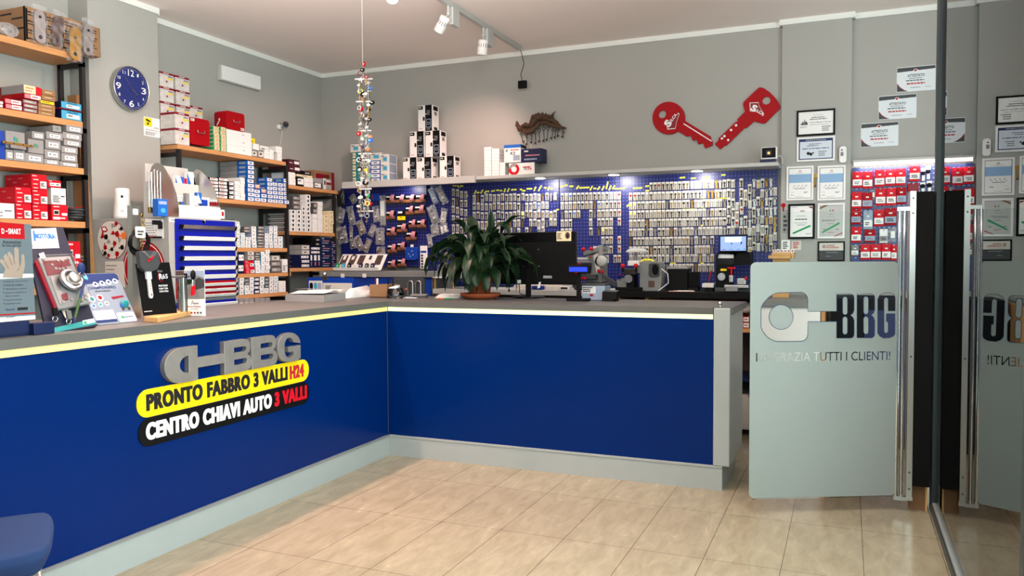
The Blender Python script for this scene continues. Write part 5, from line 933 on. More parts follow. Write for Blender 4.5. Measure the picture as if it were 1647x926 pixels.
# ---- small things behind the monitor on the pale bench
b = MB(); X0, X1_, Z0, Z1 = RX(840, 915, 455, 466, 6.6); t = thing('parts_tray', 'low pale parts tray on the bench behind the monitor', 'tray', ((X0+X1_)/2, 6.5, zb_)); b.box(X0, X1_, 6.4, 6.42, zb_+.001, zb_+.03, 'offwhite'); b.box(X0, X1_, 6.68, 6.7, zb_+.001, zb_+.05, 'offwhite'); b.box(X0, X1_, 6.42, 6.68, zb_+.001, zb_+.008, 'offwhite'); b.box(X0, X0+.01, 6.42, 6.68, zb_+.001, zb_+.04, 'offwhite'); b.box(X1_-.01, X1_, 6.42, 6.68, zb_+.001, zb_+.04, 'offwhite'); b.build('tray_body', t)
for x, m, lab in ((864, 'blue', 'small blue device on the bench left of the monitor foot'), (908, 'white', 'small white terminal block on the bench behind the monitor')):
    q = P(x, 460, 1, 6.33); b = MB(); b.box(q.x-.05, q.x+.05, 6.32, 6.38, zb_+.001, zb_+.035, m, .006); b.box(q.x-.03, q.x+.03, 6.318, 6.322, zb_+.01, zb_+.025, 'ink'); tag(b.build('small_device'), lab, 'device')
X0, X1_, Z0, Z1 = RX(697, 760, 442, 449, 6.33); t = thing('small_side_shelf', 'small white shelf on thin legs holding bagged parts left of the plant', 'shelf', ((X0+X1_)/2, 6.4, zb_)); b = MB(); b.box(X0, X1_, 6.32, 6.6, Z0+.01, Z0+.022, 'white'); b.build('board', t)
for x in (X0+.01, (X0+X1_)/2, X1_-.02): b = MB(); b.box(x, x+.01, 6.33, 6.34, zb_, Z0+.01, 'wood_pale'); b.build('leg', t)
for i, x in enumerate((714, 741)): q = P(x, 436, 1, 6.42); b = MB(); b.prism([(-.07, 0), (.07, 0), (.05, .10), (0, .14), (-.05, .10)], (q.x, 6.4, Z0+.023), UX, UZ, (0, .05, 0), 'bag'); b.prism(circ(0, .06, .028), (q.x, 6.42, Z0+.023), UX, UZ, (0, .02, 0), 'silver'); tag(b.build('bagged_part'), f'clear bagged part on the small white shelf, {["left", "right"][i]} one', 'bag')
# ---- key cutting machines
def dome(b, c, rx, rz, m): b.lathe([(rx, 0), (rx*.97, rz*.3), (rx*.8, rz*.65), (rx*.45, rz*.92), (.0001, rz)], c, m, 24)
def mq(x, y, Y): q = P(x, y, 1, Y); return q
# machine A
Y_ = 6.45; t = thing('key_cutting_machine', 'grey key cutting machine with red knobs just right of the monitor', 'key machine', tuple(Vector((mq(950, 466, Y_).x, Y_, zb_))))
X0, X1_, Z0, Z1 = RX(926, 976, 397, 466, Y_); W_, Hh = X1_-X0, Z1-zb_
b = MB(); b.box(X0, X1_-.02, Y_-.06, Y_+.2, zb_+.001, zb_+Hh*.16, 'dark_grey', .01); b.build('base', t)
b = MB(); b.box(X0+W_*.3, X0+W_*.85, Y_+.02, Y_+.18, zb_+Hh*.16, zb_+Hh*.82, 'mid_grey', .015); b.obox((X0+W_*.25, Y_, zb_+Hh*.80), (W_*.65, 0, Hh*.12), (0, .14, 0), (0, 0, Hh*.1), 'mid_grey'); b.box(X0+W_*.76, X0+W_*.88, Y_-.02, Y_+.02, zb_+Hh*.70, zb_+Hh*1.04, 'box_grey', .004); b.build('column', t)
b = MB(); c = mq(965, 420, Y_-.05); b.cyl(c, c+Vector((0, .06, 0)), .045, 'light_grey', 24); b.sphere(c+Vector((.015, -.0, 0)), .046, 'light_grey', 16, (1, .6, 1)); b.prism([(-.06, .05), (-.02, .07), (0, -.07), (-.03, -.10)], c, UX, UZ, (0, .03, 0), 'light_grey'); b.build('motor_housing', t)
b = MB(); b.box(X0+W_*.02, X0+W_*.5, Y_-.06, Y_+.05, zb_+Hh*.62, zb_+Hh*.68, 'silver', .003); b.box(X0+W_*.05, X0+W_*.45, Y_-.055, Y_+.05, zb_+Hh*.70, zb_+Hh*.76, 'light_grey', .003); b.box(X0+W_*.08, X0+W_*.5, Y_-.04, Y_+.05, zb_+Hh*.45, zb_+Hh*.6, 'key_dark', .003); b.box(X0+W_*.1, X0+W_*.7, Y_-.05, Y_+.05, zb_+Hh*.25, zb_+Hh*.36, 'dark_grey', .003); b.build('clamp_carriage', t)
for x, y, r in ((938.6, 401, .017), (950.8, 400, .017), (932, 424, .010), (949, 413, .008), (963, 435.5, .014), (969, 437, .014), (936, 447, .013), (941, 447.5, .013)):
    c = mq(x, y, Y_-.07); b = MB(); b.sphere(c, r, 'bright_red', 12); b.cyl(c, c+Vector((0, .05, -.01)), r*.4, 'steel', 8); b.build('knob', t)
b = MB(); p0, p1 = mq(968, 446, Y_-.1), mq(990, 458, Y_-.1); b.prism([(0, 0), (.01, .03), (1, .02), (1, -.02)], p0, (p1-p0), UZ*.9, (0, .06, 0), 'dark_grey'); b.build('chip_tray', t)
# machine B
Y_ = 6.4; t = thing('key_cutting_machine', 'squat grey key cutting machine under the domed lamp', 'key machine', tuple(Vector((mq(1030, 466, Y_).x, Y_, zb_))))
X0, X1_, Z0, Z1 = RX(1006, 1062, 420, 466, Y_); W_ = X1_-X0; Hh = Z1-zb_
b = MB(); X0b = mq(992, 460, Y_).x; b.box(X0b, X0+W_*.5, Y_-.05, Y_+.2, zb_+.001, zb_+.03, 'black', .004); b.prism([(0, 0), (.10, 0), (.10, .085), (.0, .06)], (X0b, Y_, zb_+.03), UX, UZ, (0, .14, 0), 'mid_grey'); b.build('base', t)
b = MB(); b.prism([(W_*.42, 0), (W_*1.0, 0), (W_*1.04, Hh*.45), (W_*.98, Hh*.95), (W_*.9, Hh), (W_*.3, Hh*.95), (W_*.3, Hh*.62), (W_*.42, Hh*.58)], (X0, Y_, zb_+.001), UX, UZ, (0, .18, 0), 'mid_grey'); b.build('body', t)
b = MB(); b.prism(rrect(X0+W_*.68, X0+W_*.98, zb_+Hh*.48, zb_+Hh*.93, .02), (0, Y_-.012, 0), UX, UZ, (0, .012, 0), 'dark_grey'); b.prism(circ(X0+W_*.87, zb_+Hh*.72, .026, .042), (0, Y_-.02, 0), UX, UZ, (0, .01, 0), 'gloss_black'); b.build('motor_grille', t)
b = MB(); b.box(X0+W_*.66, X0+W_*.84, Y_-.001, Y_, zb_+Hh*.12, zb_+Hh*.34, 'plate_brown'); b.build('name_plate', t)
b = MB(); b.box(X0+W_*.0, X0+W_*.35, Y_-.06, Y_+.1, zb_+Hh*.55, zb_+Hh*.75, 'key_dark', .004); b.box(X0+W_*.1, X0+W_*.42, Y_-.04, Y_+.1, zb_+Hh*.85, zb_+Hh*1.02, 'white', .004); c = mq(1010.5, 448, Y_-.05); b.cyl(c, c+Vector((0, .03, 0)), .034, 'silver', 22); b.box(X0+W_*.05, X0+W_*.28, Y_-.03, Y_+.1, zb_+.03, zb_+Hh*.55, 'black', .004); b.build('cutter_head', t)
for x, y, r in ((1001.8, 427.5, .019), (1022.6, 427, .019), (997, 441.5, .008)):
    c = mq(x, y, Y_-.07); b = MB(); b.sphere(c, r, 'bright_red', 12); b.cyl(c, c+Vector((0, .0, -.05)), r*.4, 'black', 8); b.build('knob', t)
b = MB(); c = mq(1036, 421.5, Y_); b.tube([c+Vector((-.04, .03, .0)), c+Vector((-.01, .03, .02)), c+Vector((.05, .03, .018)), c+Vector((.08, .03, 0))], .008, 'label_yellow', 8); b.build('handle', t)
t = thing('desk_lamp', 'small domed grey lamp above the squat key machine', 'lamp', tuple(mq(1024, 420, Y_+.25))); c = mq(1024.5, 405.5, Y_+.1)
b = MB(); dome(b, c, .092, .035, 'light_grey'); b.build('shade', t); b = MB(); b.tube([c+Vector((0, 0, .02)), c+Vector((-.04, .06, -.06)), c+Vector((-.045, .12, -.13)), Vector((c.x-.045, c.y+.15, zb_))], .009, 'light_grey', 8); b.build('stem', t)
b = MB(); b.tube([mq(1064, 432, Y_), mq(1074, 440, Y_), mq(1075, 455, Y_-.02), Vector((mq(1060, 465, Y_).x, Y_-.03, zb_+.004))], .004, 'white', 6); tag(b.build('machine_cable'), 'white cable looping right of the squat key machine', 'cable')
# dark boxes / screens
Y_ = 6.5; X0, X1_, Z0, Z1 = RX(1073, 1106, 430, 462, Y_); t = thing('label_printer', 'black boxy device with pale lid on the dark bench', 'device', ((X0+X1_)/2, Y_, zb_)); b = MB(); b.box(X0, X1_, Y_, Y_+.16, zb_+.001, Z1-.012, 'black', .006); b.build('body', t); b = MB(); b.box(X0-.006, X1_+.004, Y_-.004, Y_+.16, Z1-.012, Z1+.004, 'box_grey', .003); b.build('lid', t)
X0, X1_, Z0, Z1 = RX(1106, 1124, 437, 463, Y_); t = thing('dark_monitor', 'small dark screen turned aside next to the black boxy device', 'monitor', ((X0+X1_)/2, Y_, zb_)); b = MB(); b.box(X0, X1_, Y_+.02, Y_+.05, zb_+.03, Z1, 'gloss_black', .004); b.build('screen', t); b = MB(); b.box((X0+X1_)/2-.04, (X0+X1_)/2+.04, Y_, Y_+.09, zb_+.001, zb_+.03, 'black'); b.build('foot', t)
X0, X1_, Z0, Z1 = RX(1129, 1148, 446, 462, 6.42); t = thing('small_press', 'small pale desk device with black base beside the black key machine', 'device', ((X0+X1_)/2, 6.42, zb_)); b = MB(); b.box(X0, X1_, 6.42, 6.52, zb_+.03, zb_+.065, 'offwhite', .006); b.build('top', t); b = MB(); b.box(X0+.02, X1_-.01, 6.43, 6.52, zb_+.001, zb_+.03, 'black'); b.build('base', t)
b = MB(); q = mq(1141, 437, 6.6); b.obox(Vector((q.x-.006, 6.58, zb_+.08)), (.008, 0, .0), (0, .008, 0), (.02, 0, .085), 'bright_red'); b.cyl((q.x, 6.58, zb_+.001), (q.x-.002, 6.58, zb_+.085), .003, 'brass', 6); tag(b.build('screwdriver'), 'red-handled screwdriver standing left of the black key machine', 'tool')
# machine D with touch screen
Y_ = 6.36; X0, X1_, Z0, Z1 = RX(1150, 1205, 411, 466, Y_); W_, Hh = X1_-X0, Z1-zb_
t = thing('electronic_key_cutter', 'black electronic key cutter with lit touch screen at the bench right end', 'key machine', ((X0+X1_)/2, Y_, zb_))
b = MB(); b.box(X0, X1_, Y_, Y_+.3, zb_+.001, zb_+Hh*.12, 'dark_grey', .005); b.prism([(0, 0), (W_*.4, 0), (W_*.42, Hh*.6), (W_*1.0, Hh*.62), (W_*1.0, Hh*.98), (W_*.06, Hh*.98), (0, Hh*.9)], (X0, Y_+.05, zb_+Hh*.12), UX, UZ, (0, .24, 0), 'black'); b.build('body', t)
b = MB(); b.prism([(W_*.04, Hh*.68), (W_*.55, Hh*.68), (W_*.55, Hh*.98), (W_*.1, Hh*1.0)], (X0, Y_+.02, zb_+Hh*.08), UX, UZ, (0, .03, 0), 'acrylic'); b.prism([(W_*.07, Hh*.85), (W_*.52, Hh*.85), (W_*.52, Hh*.95), (W_*.1, Hh*.96)], (X0, Y_+.048, zb_+Hh*.08), UX, UZ, (0, .003, 0), 'white'); b.build('visor', t)
b = MB(); c = Vector((X0+W_*.18, Y_+.02, zb_+Hh*.42)); b.cyl(c, c+Vector((0, .04, 0)), .03, 'silver', 22); b.cyl(c-Vector((0, .002, 0)), c, .012, 'light_grey', 12); b.build('cutter_wheel', t)
b = MB(); b.box(X0+W_*.3, X1_, Y_-.05, Y_+.14, zb_+Hh*.12, zb_+Hh*.2, 'silver', .003); b.box(X0+W_*.35, X0+W_*.7, Y_-.06, Y_, zb_+Hh*.03, zb_+Hh*.16, 'mid_grey', .003); b.box(X0+W_*.65, X0+W_*.9, Y_-.01, Y_+.1, zb_+Hh*.22, zb_+Hh*.38, 'steel', .003); b.box(X0+W_*.42, X0+W_*.54, Y_-.02, Y_+.04, zb_+Hh*.28, zb_+Hh*.46, 'silver', .004); b.build('clamp_table', t)
b = MB(); c = Vector((X0+W_*.49, Y_-.01, zb_+Hh*.66)); b.cyl(c-Vector((.03, 0, 0)), c+Vector((.03, 0, 0)), .007, 'bright_red', 10); b.cyl(c, c-Vector((0, 0, Hh*.2)), .007, 'bright_red', 10); b.build('clamp_lever', t); b = MB(); b.sphere((X0+W_*.92, Y_-.02, zb_+Hh*.38), .013, 'bright_red', 12); b.build('knob', t)
b = MB(); b.box(X0+W_*.14, X0+W_*.32, Y_+.045, Y_+.049, zb_+Hh*.58, zb_+Hh*.64, 'yellow'); b.build('warning_label', t)
sx0, sx1, sz0, sz1 = RX(1156, 1201.5, 378, 405.5, Y_); b = MB(); b.box(sx0, sx1, Y_+.02, Y_+.05, sz0, sz1, 'gloss_black', .004); b.box(X0+W_*.4, X0+W_*.6, Y_+.05, Y_+.09, zb_+Hh, sz1-.03, 'black'); b.build('touch_screen', t)
b = MB(); b.box(sx0+.010, sx1-.010, Y_+.0185, Y_+.02, sz0+.012, sz1-.010, 'screen_ui'); b.box(sx0+.045, sx1-.045, Y_+.018, Y_+.0185, sz1-.055, sz1-.014, 'screen_pane'); b.box(sx0+.09, sx0+.10, Y_+.0178, Y_+.0182, sz1-.07, sz1-.06, 'ink'); b.box(sx1-.05, sx1-.04, Y_+.0178, Y_+.0182, sz1-.07, sz1-.05, 'ink')
for i in range(4): b.box(sx0+.02+.055*i, sx0+.05+.055*i, Y_+.0178, Y_+.0182, sz0+.02, sz0+.024, 'teal' if i else 'red')
b.build('display', t)
b = MB()
for i in range(6): b.obox((mq(1072+i*3, 464, 6.33).x, 6.32+.012*i, zb_+.001+.0006*i), (.22-.02*i, .02, 0), (-.01, .09, 0), (0, 0, .0006), ['red', 'paper', 'orange', 'paper', 'offwhite', 'paper'][i])
tag(b.build('loose_papers'), 'a few loose papers on the dark bench before the black device', 'papers')
# ------------------------------------------------------------------ on the back counter
def ct(x, y): return P(x, y, 2, CT)
# plant
pc = ct(767, 481); pc.y += .06; t = thing('potted_plant', 'leafy dark green peace lily in a terracotta pot on the back counter', 'plant', (pc.x, pc.y, CT))
b = MB(); b.lathe([(.0001, .012), (.105, .012), (.125, .026), (.142, .04), (.148, .042), (.150, .034), (.128, .012), (.108, .001), (.0001, .001)], (pc.x, pc.y, CT), 'terracotta', 40); b.build('saucer', t)
b = MB(); b.lathe([(.0001, .013), (.066, .013), (.086, .12), (.094, .125), (.097, .165), (.090, .167), (.086, .15), (.0001, .148)], (pc.x, pc.y, CT), 'terracotta', 36); b.build('pot', t)
b = MB(); b.lathe([(.084, .149), (.05, .153), (.0001, .155)], (pc.x, pc.y, CT), 'soil', 24); b.build('soil', t)
random.seed(5); b = MB(); st = MB(); PLY = ct(857, 479).y-.035; PLX = P(795, 400, 1, PLY).x-.03
def leaf(base, d, ln, wd, droop, roll=0):
    d = Vector(d).normalized(); pts = []; n = 8; p = Vector(base); dirv = d.copy(); 
    for i in range(n+1): pts.append((p.copy(), dirv.copy())); p = p+dirv*(ln/n); dirv = (dirv+Vector((0, 0, -droop/n*(1+i*.25)))).normalized()
    vs = []; fs = []
    for i, (q, dv) in enumerate(pts):
        s = i/n; w_ = wd*math.sin(PI*min(1, s*1.02)**.8)*(1-.12*s)+.0005; side = dv.cross(UZ); side = side.normalized() if side.length > .05 else Vector((1, 0, 0)); side = (side*math.cos(roll)+dv.cross(side)*math.sin(roll)); nr = side.cross(dv).normalized()
        rip = .004*math.sin(i*2.2)
        vs += [Vector((v_.x, min(v_.y, PLY) if v_.x > PLX else v_.y, max(v_.z, CT+.05))) for v_ in (q-side*w_+nr*(w_*.32+rip), q-side*w_*.5+nr*w_*.10, q, q+side*w_*.5+nr*w_*.10, q+side*w_+nr*(w_*.32-rip))]
    for i in range(n):
        for k in range(4): a_ = i*5+k; fs.append((a_, a_+1, a_+6, a_+5))
    b.add(vs, fs, 'leaf', True)
def stalk(ang, el, L, ln, wd, droop, roll=0):
    base = Vector((pc.x+random.uniform(-.03, .03), pc.y+random.uniform(-.03, .03), CT+.15)); d = Vector((math.cos(ang)*math.cos(el), math.sin(ang)*math.cos(el), math.sin(el))); up_ = Vector((0, 0, 1)); m_ = base+(up_*.55+d*.45).normalized()*L*.5; e = base+(up_*.3+d*.7).normalized()*L; st.tube([base, m_, e], [.003, .0026, .002], 'leaf_stem', 6); leaf(e, (e-m_).normalized()+Vector((0, 0, .1)), ln, wd, droop, roll)
for i in range(88):
    ang = i*2.399+random.uniform(-.3, .3); f_ = random.random(); el = .1+1.15*random.random(); stalk(ang, el, random.uniform(.14, .34), random.uniform(.20, .31), random.uniform(.030, .046), random.uniform(1.0, 3.0), random.uniform(-.5, .5))
for i in range(26):
    ang = i*2.399; stalk(ang, random.uniform(-.05, .35), random.uniform(.10, .18), random.uniform(.18, .27), random.uniform(.034, .046), random.uniform(2.6, 4.0), random.uniform(-.3, .3))
base = Vector((pc.x+.05, pc.y, CT+.16)); top = P(788, 382, 1, pc.y); st.tube([base, base.lerp(top, .6)+Vector((.01, 0, 0)), top], .003, 'leaf_stem', 6); leaf(top, (P(789, 336, 1, pc.y)-top), .215, .040, .05, 1.2)
p1 = P(820, 405, 1, pc.y); p2 = P(858, 424, 1, pc.y-.05); st.tube([Vector((pc.x+.04, pc.y, CT+.25)), p1, p2], [.0025, .002, .0015], 'leaf_stem', 6)
b.build('foliage', t); st.build('stems', t)
# monitor seen from behind
mc = ct(857, 479); mc.y += .0; Ym = mc.y+.03; t = thing('desktop_monitor', 'black desktop monitor seen from behind on the back counter', 'monitor', (mc.x, mc.y, CT))
X0, X1_, Z0, Z1 = RX(795, 925.6, 373, 457.5, Ym-.03); b = MB(); b.box(X0, X1_, Ym-.01, Ym+.015, Z0, Z1, 'gloss_black', .005); b.box(X0+.002, X1_-.002, Ym-.02, Ym-.01, Z0+(Z1-Z0)*.0+.004, Z0+(Z1-Z0)*.8, 'black', .005); b.build('housing', t)
b = MB(); cx = P(852.5, 450, 1, Ym).x; b.box(cx-.02, cx+.02, Ym-.045, Ym-.021, CT+.01, Z0+.11, 'black', .005); b.build('stand_pole', t)
b = MB(); b.lathe([(.0001, .014), (.115, .012), (.122, .006), (.12, .001), (.0001, .001)], (cx, Ym-.03, CT), 'gloss_black', 36); b.build('stand_foot', t)
a0, a1, z0, z1 = RX(893.8, 917.4, 371.5, 387.5, Ym-.03); b = MB(); b.box(a0, a1, Ym-.0125, Ym-.0105, z0, z1, 'cream'); bars(b, (a0+.006, Ym-.0125, z0+.012), UX, UZ, .035, .05, 4, 'ink'); b.prism(circ(a1-.028, (z0+z1)/2+.004, .018, .025), (0, Ym-.0128, 0), UX, UZ, (0, -.0003, 0), 'plate_brown'); b.prism(circ(a1-.028, (z0+z1)/2+.0, .009, .014), (0, Ym-.0133, 0), UX, UZ, (0, -.0003, 0), 'ink'); b.build('photo_sticker', t)
b = MB(); a0, a1, z0, z1 = RX(873, 891, 441.5, 447.5, Ym-.03); b.box(a0, a1-.02, Ym-.0215, Ym-.0205, z0, z1-.008, 'box_grey'); b.build('label', t); b = MB(); a0, a1, z0, z1 = RX(829, 837, 450, 455.5, Ym-.03); b.box(a0, a1, Ym-.022, Ym-.0205, z0, z1, 'white'); b.build('label', t)
for x, y in ((841, 401), (866, 401), (842, 428), (867, 428)): q = P(x, y, 1, Ym-.02); b = MB(); b.cyl((q.x, Ym-.0205, q.z), (q.x, Ym-.0225, q.z), .005, 'steel', 10); b.build('screw', t)
b = MB(); q = P(867, 459, 1, Ym-.03); b.obox((q.x-.012, Ym-.035, q.z-.022), (.02, 0, .005), (0, .004, 0), (.008, 0, .045), 'white'); b.tube([(q.x+.004, Ym-.033, q.z+.02), (q.x+.012, Ym-.033, q.z+.05), (q.x+.012, Ym-.021, q.z+.07)], .0015, 'black', 5); b.build('hanging_tag', t)
b = MB(); pts = [Vector((P(836, 458, 1, Ym).x, Ym-.015, Z0+.01)), Vector((P(836, 470, 1, Ym).x, Ym, CT+.03)), Vector((P(850, 476, 1, Ym).x, Ym+.03, CT+.006)), Vector((P(880, 474, 1, Ym).x, Ym+.06, CT+.006)), Vector((P(905, 479, 1, Ym).x, Ym+.02, CT+.006))]; b.tube(pts, .0035, 'black', 6); b.build('cable', t)
# customer display
dc = ct(931, 484); t = thing('customer_display', 'pole customer display with lit blue screen right of the monitor', 'display', tuple(dc)); Yd_ = dc.y
b = MB(); b.prism(rrect(dc.x-.08, dc.x+.075, Yd_-.05, Yd_+.05, .02), (0, 0, CT+.001), UX, UY, (0, 0, .018), 'black'); b.build('foot', t)
b = MB(); b.box(dc.x-.016, dc.x+.016, Yd_-.008, Yd_+.008, CT+.019, P(931, 440, 1, Yd_).z, 'black', .003); b.build('pole', t)
X0, X1_, Z0, Z1 = RX(913.5, 949.5, 426, 440, Yd_); b = MB(); b.box(X0, X1_, Yd_-.02, Yd_+.02, Z0, Z1, 'black', .005); b.build('head', t)
X0, X1_, Z0, Z1 = RX(915.5, 944.5, 429.5, 436.6, Yd_-.02); b = MB(); b.box(X0, X1_, Yd_-.0212, Yd_-.02, Z0, Z1, 'screen_blue'); b.build('screen', t); b = MB(); b.box(X0+.04, X0+.06, Yd_-.021, Yd_-.02, Z0-.012, Z0-.006, 'red'); b.build('badge', t)
# white printer box and black terminal
q = ct(955, 483.5); q.y += .05; X0, X1_ = P(936, 470, 1, q.y).x, P(973, 470, 1, q.y).x; zt = P(955, 459.5, 1, q.y).z; t = thing('receipt_printer', 'white printed carton-like receipt printer behind the pole display', 'printer', ((X0+X1_)/2, q.y, CT))
b = MB(); b.box(X0, X1_, q.y, q.y+.14, CT+.001, zt, 'silverblue', .005); b.box(X0+.004, X0+(X1_-X0)*.6, q.y-.001, q.y, CT+.05, zt-.006, 'white'); b.box(X0+.002, X1_-.002, q.y+.02, q.y+.13, zt, zt+.012, 'dark_grey', .003); b.build('housing', t)
b = MB(); bars(b, (X0+.008, q.y-.0015, CT+.055), UX, UZ, .075, .04, 3, 'ink'); b.prism(circ(X0+.07, CT+.035, .014, .008), (0, q.y-.0005, 0), UX, UZ, (0, -.001, 0), 'red'); b.build('print', t)
q = ct(980, 484.5); X0, X1_ = P(968, 470, 1, q.y).x, P(991, 470, 1, q.y).x; zt = P(980, 467.5, 1, q.y).z; t = thing('card_terminal', 'small black block-shaped card terminal at the right of the counter devices', 'terminal', ((X0+X1_)/2, q.y, CT)); b = MB(); b.prism([(0, 0), (.07, 0), (.07, zt-CT), (.012, zt-CT-.008)], (X0, q.y, CT+.001), UY, UZ, (X1_-X0, 0, 0), 'gloss_black'); b.build('body', t); b = MB(); b.sphere((X1_-.012, q.y-.002, CT+.014), .012, 'black', 10); b.build('wheel', t)
b = MB()
for i in range(5): o = ct(716+i*1.5, 480-i*.5); b.obox(o+Vector((-.1, .02, .001+.004*i)), (.19, .03, .0), (-.03, .12, .0), (0, 0, .003), 'paper')
tag(b.build('paper_stack'), 'loose stack of white paper left of the plant on the back counter', 'papers')
b = MB(); o = ct(708, 482); b.cyl(o+Vector((0, .05, .006)), o+Vector((.06, .07, .006)), .005, 'green', 8); b.cyl(o+Vector((-.05, .07, .006)), o+Vector((0, .05, .006)), .005, 'orange', 8); tag(b.build('highlighter'), 'green and orange marker lying by the paper stack', 'marker')
# pen holder and tape, notes
q = ct(608, 478.5); X0, X1_ = P(594.5, 470, 1, q.y).x, P(622.5, 470, 1, q.y).x; zt = P(608, 457.5, 1, q.y).z; t = thing('pen_holder', 'square brown wooden pen holder at the counter corner', 'pen holder', (q.x, q.y, CT)); b = MB(); wd = X1_-X0
for a0, a1, c0, c1 in ((X0, X1_, q.y, q.y+.008), (X0, X1_, q.y+wd-.008, q.y+wd), (X0, X0+.008, q.y+.008, q.y+wd-.008), (X1_-.008, X1_, q.y+.008, q.y+wd-.008)): b.box(a0, a1, c0, c1, CT+.001, zt, 'wood_dark' if 'wood_dark' in M else 'kraft')
b.box(X0, X1_, q.y, q.y+wd, CT+.001, CT+.006, 'kraft'); b.build('box', t)
for x, m, dx, r in ((.25, 'red', -.025, .007), (.36, 'white', -.03, .008), (.6, 'black', .03, .005), (.75, 'black', .05, .005)): o = Vector((X0+wd*x, q.y+wd*.45, zt-.03)); b = MB(); b.cyl(o-Vector((-dx, 0, .04)), o+Vector((dx, 0, .075)), r, m, 10); tag(b.build('pen'), f'{m} pen standing in the wooden pen holder, {["first", "second", "third", "last"][[.25, .36, .6, .75].index(x)]} from left', 'pen', 'pens in the wooden holder')
q = ct(629.5, 480); t = thing('sticky_note_bowl', 'clear round glass bowl of white notes right of the pen holder', 'bowl', (q.x, q.y+.06, CT)); rr = (P(642, 470, 1, q.y).x-P(617, 470, 1, q.y).x)/2; b = MB(); b.lathe([(.0001, .001), (rr*.96, .001), (rr, .02), (rr*.9, .075), (rr*.84, .076), (rr*.92, .02), (.0001, .012)], (q.x, q.y+.06, CT), 'acrylic', 28); b.build('glass', t)
b = MB(); b.lathe([(.0001, .014), (rr*.82, .016), (rr*.78, .07), (.0001, .078)], (q.x, q.y+.06, CT), 'silverblue', 20); b.obox((q.x-.04, q.y+.03, CT+.06), (.07, .01, .02), (-.01, .05, 0), (0, 0, .02), 'paper'); b.build('notes', t)
q = ct(668, 479); b = MB(); b.obox(q+Vector((-.06, 0, .001)), (.14, .03, 0), (-.02, .07, .012), (0, 0, .014), 'dark_grey'); b.obox(q+Vector((-.05, .005, .016)), (.12, .026, 0), (-.016, .06, .010), (0, 0, .001), 'mid_grey'); tag(b.build('desk_calculator'), 'flat dark calculator lying right of the glass bowl on the counter', 'calculator')
b = MB(); q = ct(648, 479.5); b.obox(q+Vector((0, 0, .001)), (.10, .02, 0), (-.02, .06, 0), (0, 0, .002), 'paper'); b.obox(q+Vector((.01, .02, .003)), (.05, .01, 0), (-.01, .03, 0), (0, 0, .006), 'silverblue'); tag(b.build('note_slips'), 'white note slips between glass bowl and calculator', 'papers')
# catalogues
q0, q1 = ct(459, 485), ct(521, 486.5); q2 = ct(556, 482); t = thing('open_catalogue', 'thick grey-spined catalogue lying open on the counter corner', 'catalogue', (q1.x, q1.y, CT)); u = q1-q0; v = q2-q1; th = .05
b = MB(); b.obox(q0+Vector((0, 0, .001)), u, v, (0, 0, th), 'box_grey'); b.build('page_block', t)
b = MB(); n = 14; o = q0+Vector((0, 0, th+.003)); vs = []
uu = u*1.0; vv = v
for i in range(n+1):
    s = i/n; z = .004+.03*math.sin(PI*min(1, s*1.15))**2*s+(.012 if s > .8 else 0); vs += [o+uu*.06+(uu*.9)*0+vv*0+(u+v)*0+u*0+ (v*s)+Vector((0, 0, z)), o+u*.98+v*s+Vector((0, 0, z+.006))]
b.add(vs, [(2*i, 2*i+1, 2*i+3, 2*i+2) for i in range(n)], 'paper', True); bars(b, o+u*.15+v*.15+Vector((0, 0, .022)), u, v, u.length*.7, v.length*.5, 6, 'ink_grey', d=.012); b.build('open_page', t)
q0, q1, q2 = ct(548, 481), ct(592, 477), ct(600, 470); t = thing('open_catalogue', 'white catalogue with curling pages between thick catalogue and pen holder', 'catalogue', (q0.x, q0.y, CT)); b = MB(); u = q1-q0; v = Vector((-.06, .3, 0)); vs = []; n = 16
for i in range(n+1):
    s = i/n; z = .012+.055*math.exp(-((s-.35)/.22)**2)+.02*s; vs += [q0+u*s+Vector((0, 0, z)), q0+u*s+v+Vector((0, 0, z+.012))]
m_ = len(vs); vs2 = [Vector((p.x, p.y, CT+.001)) for p in vs]; b.add(vs+vs2, [(2*i, 2*i+1, 2*i+3, 2*i+2) for i in range(n)]+[(2*i, 2*i+2, m_+2*i+2, m_+2*i) for i in range(n)]+[(2*i+1, 2*i+3, m_+2*i+3, m_+2*i+1) for i in range(n)]+[(0, 1, m_+1, m_), (2*n, 2*n+1, m_+2*n+1, m_+2*n)], 'paper', True); b.build('pages', t)
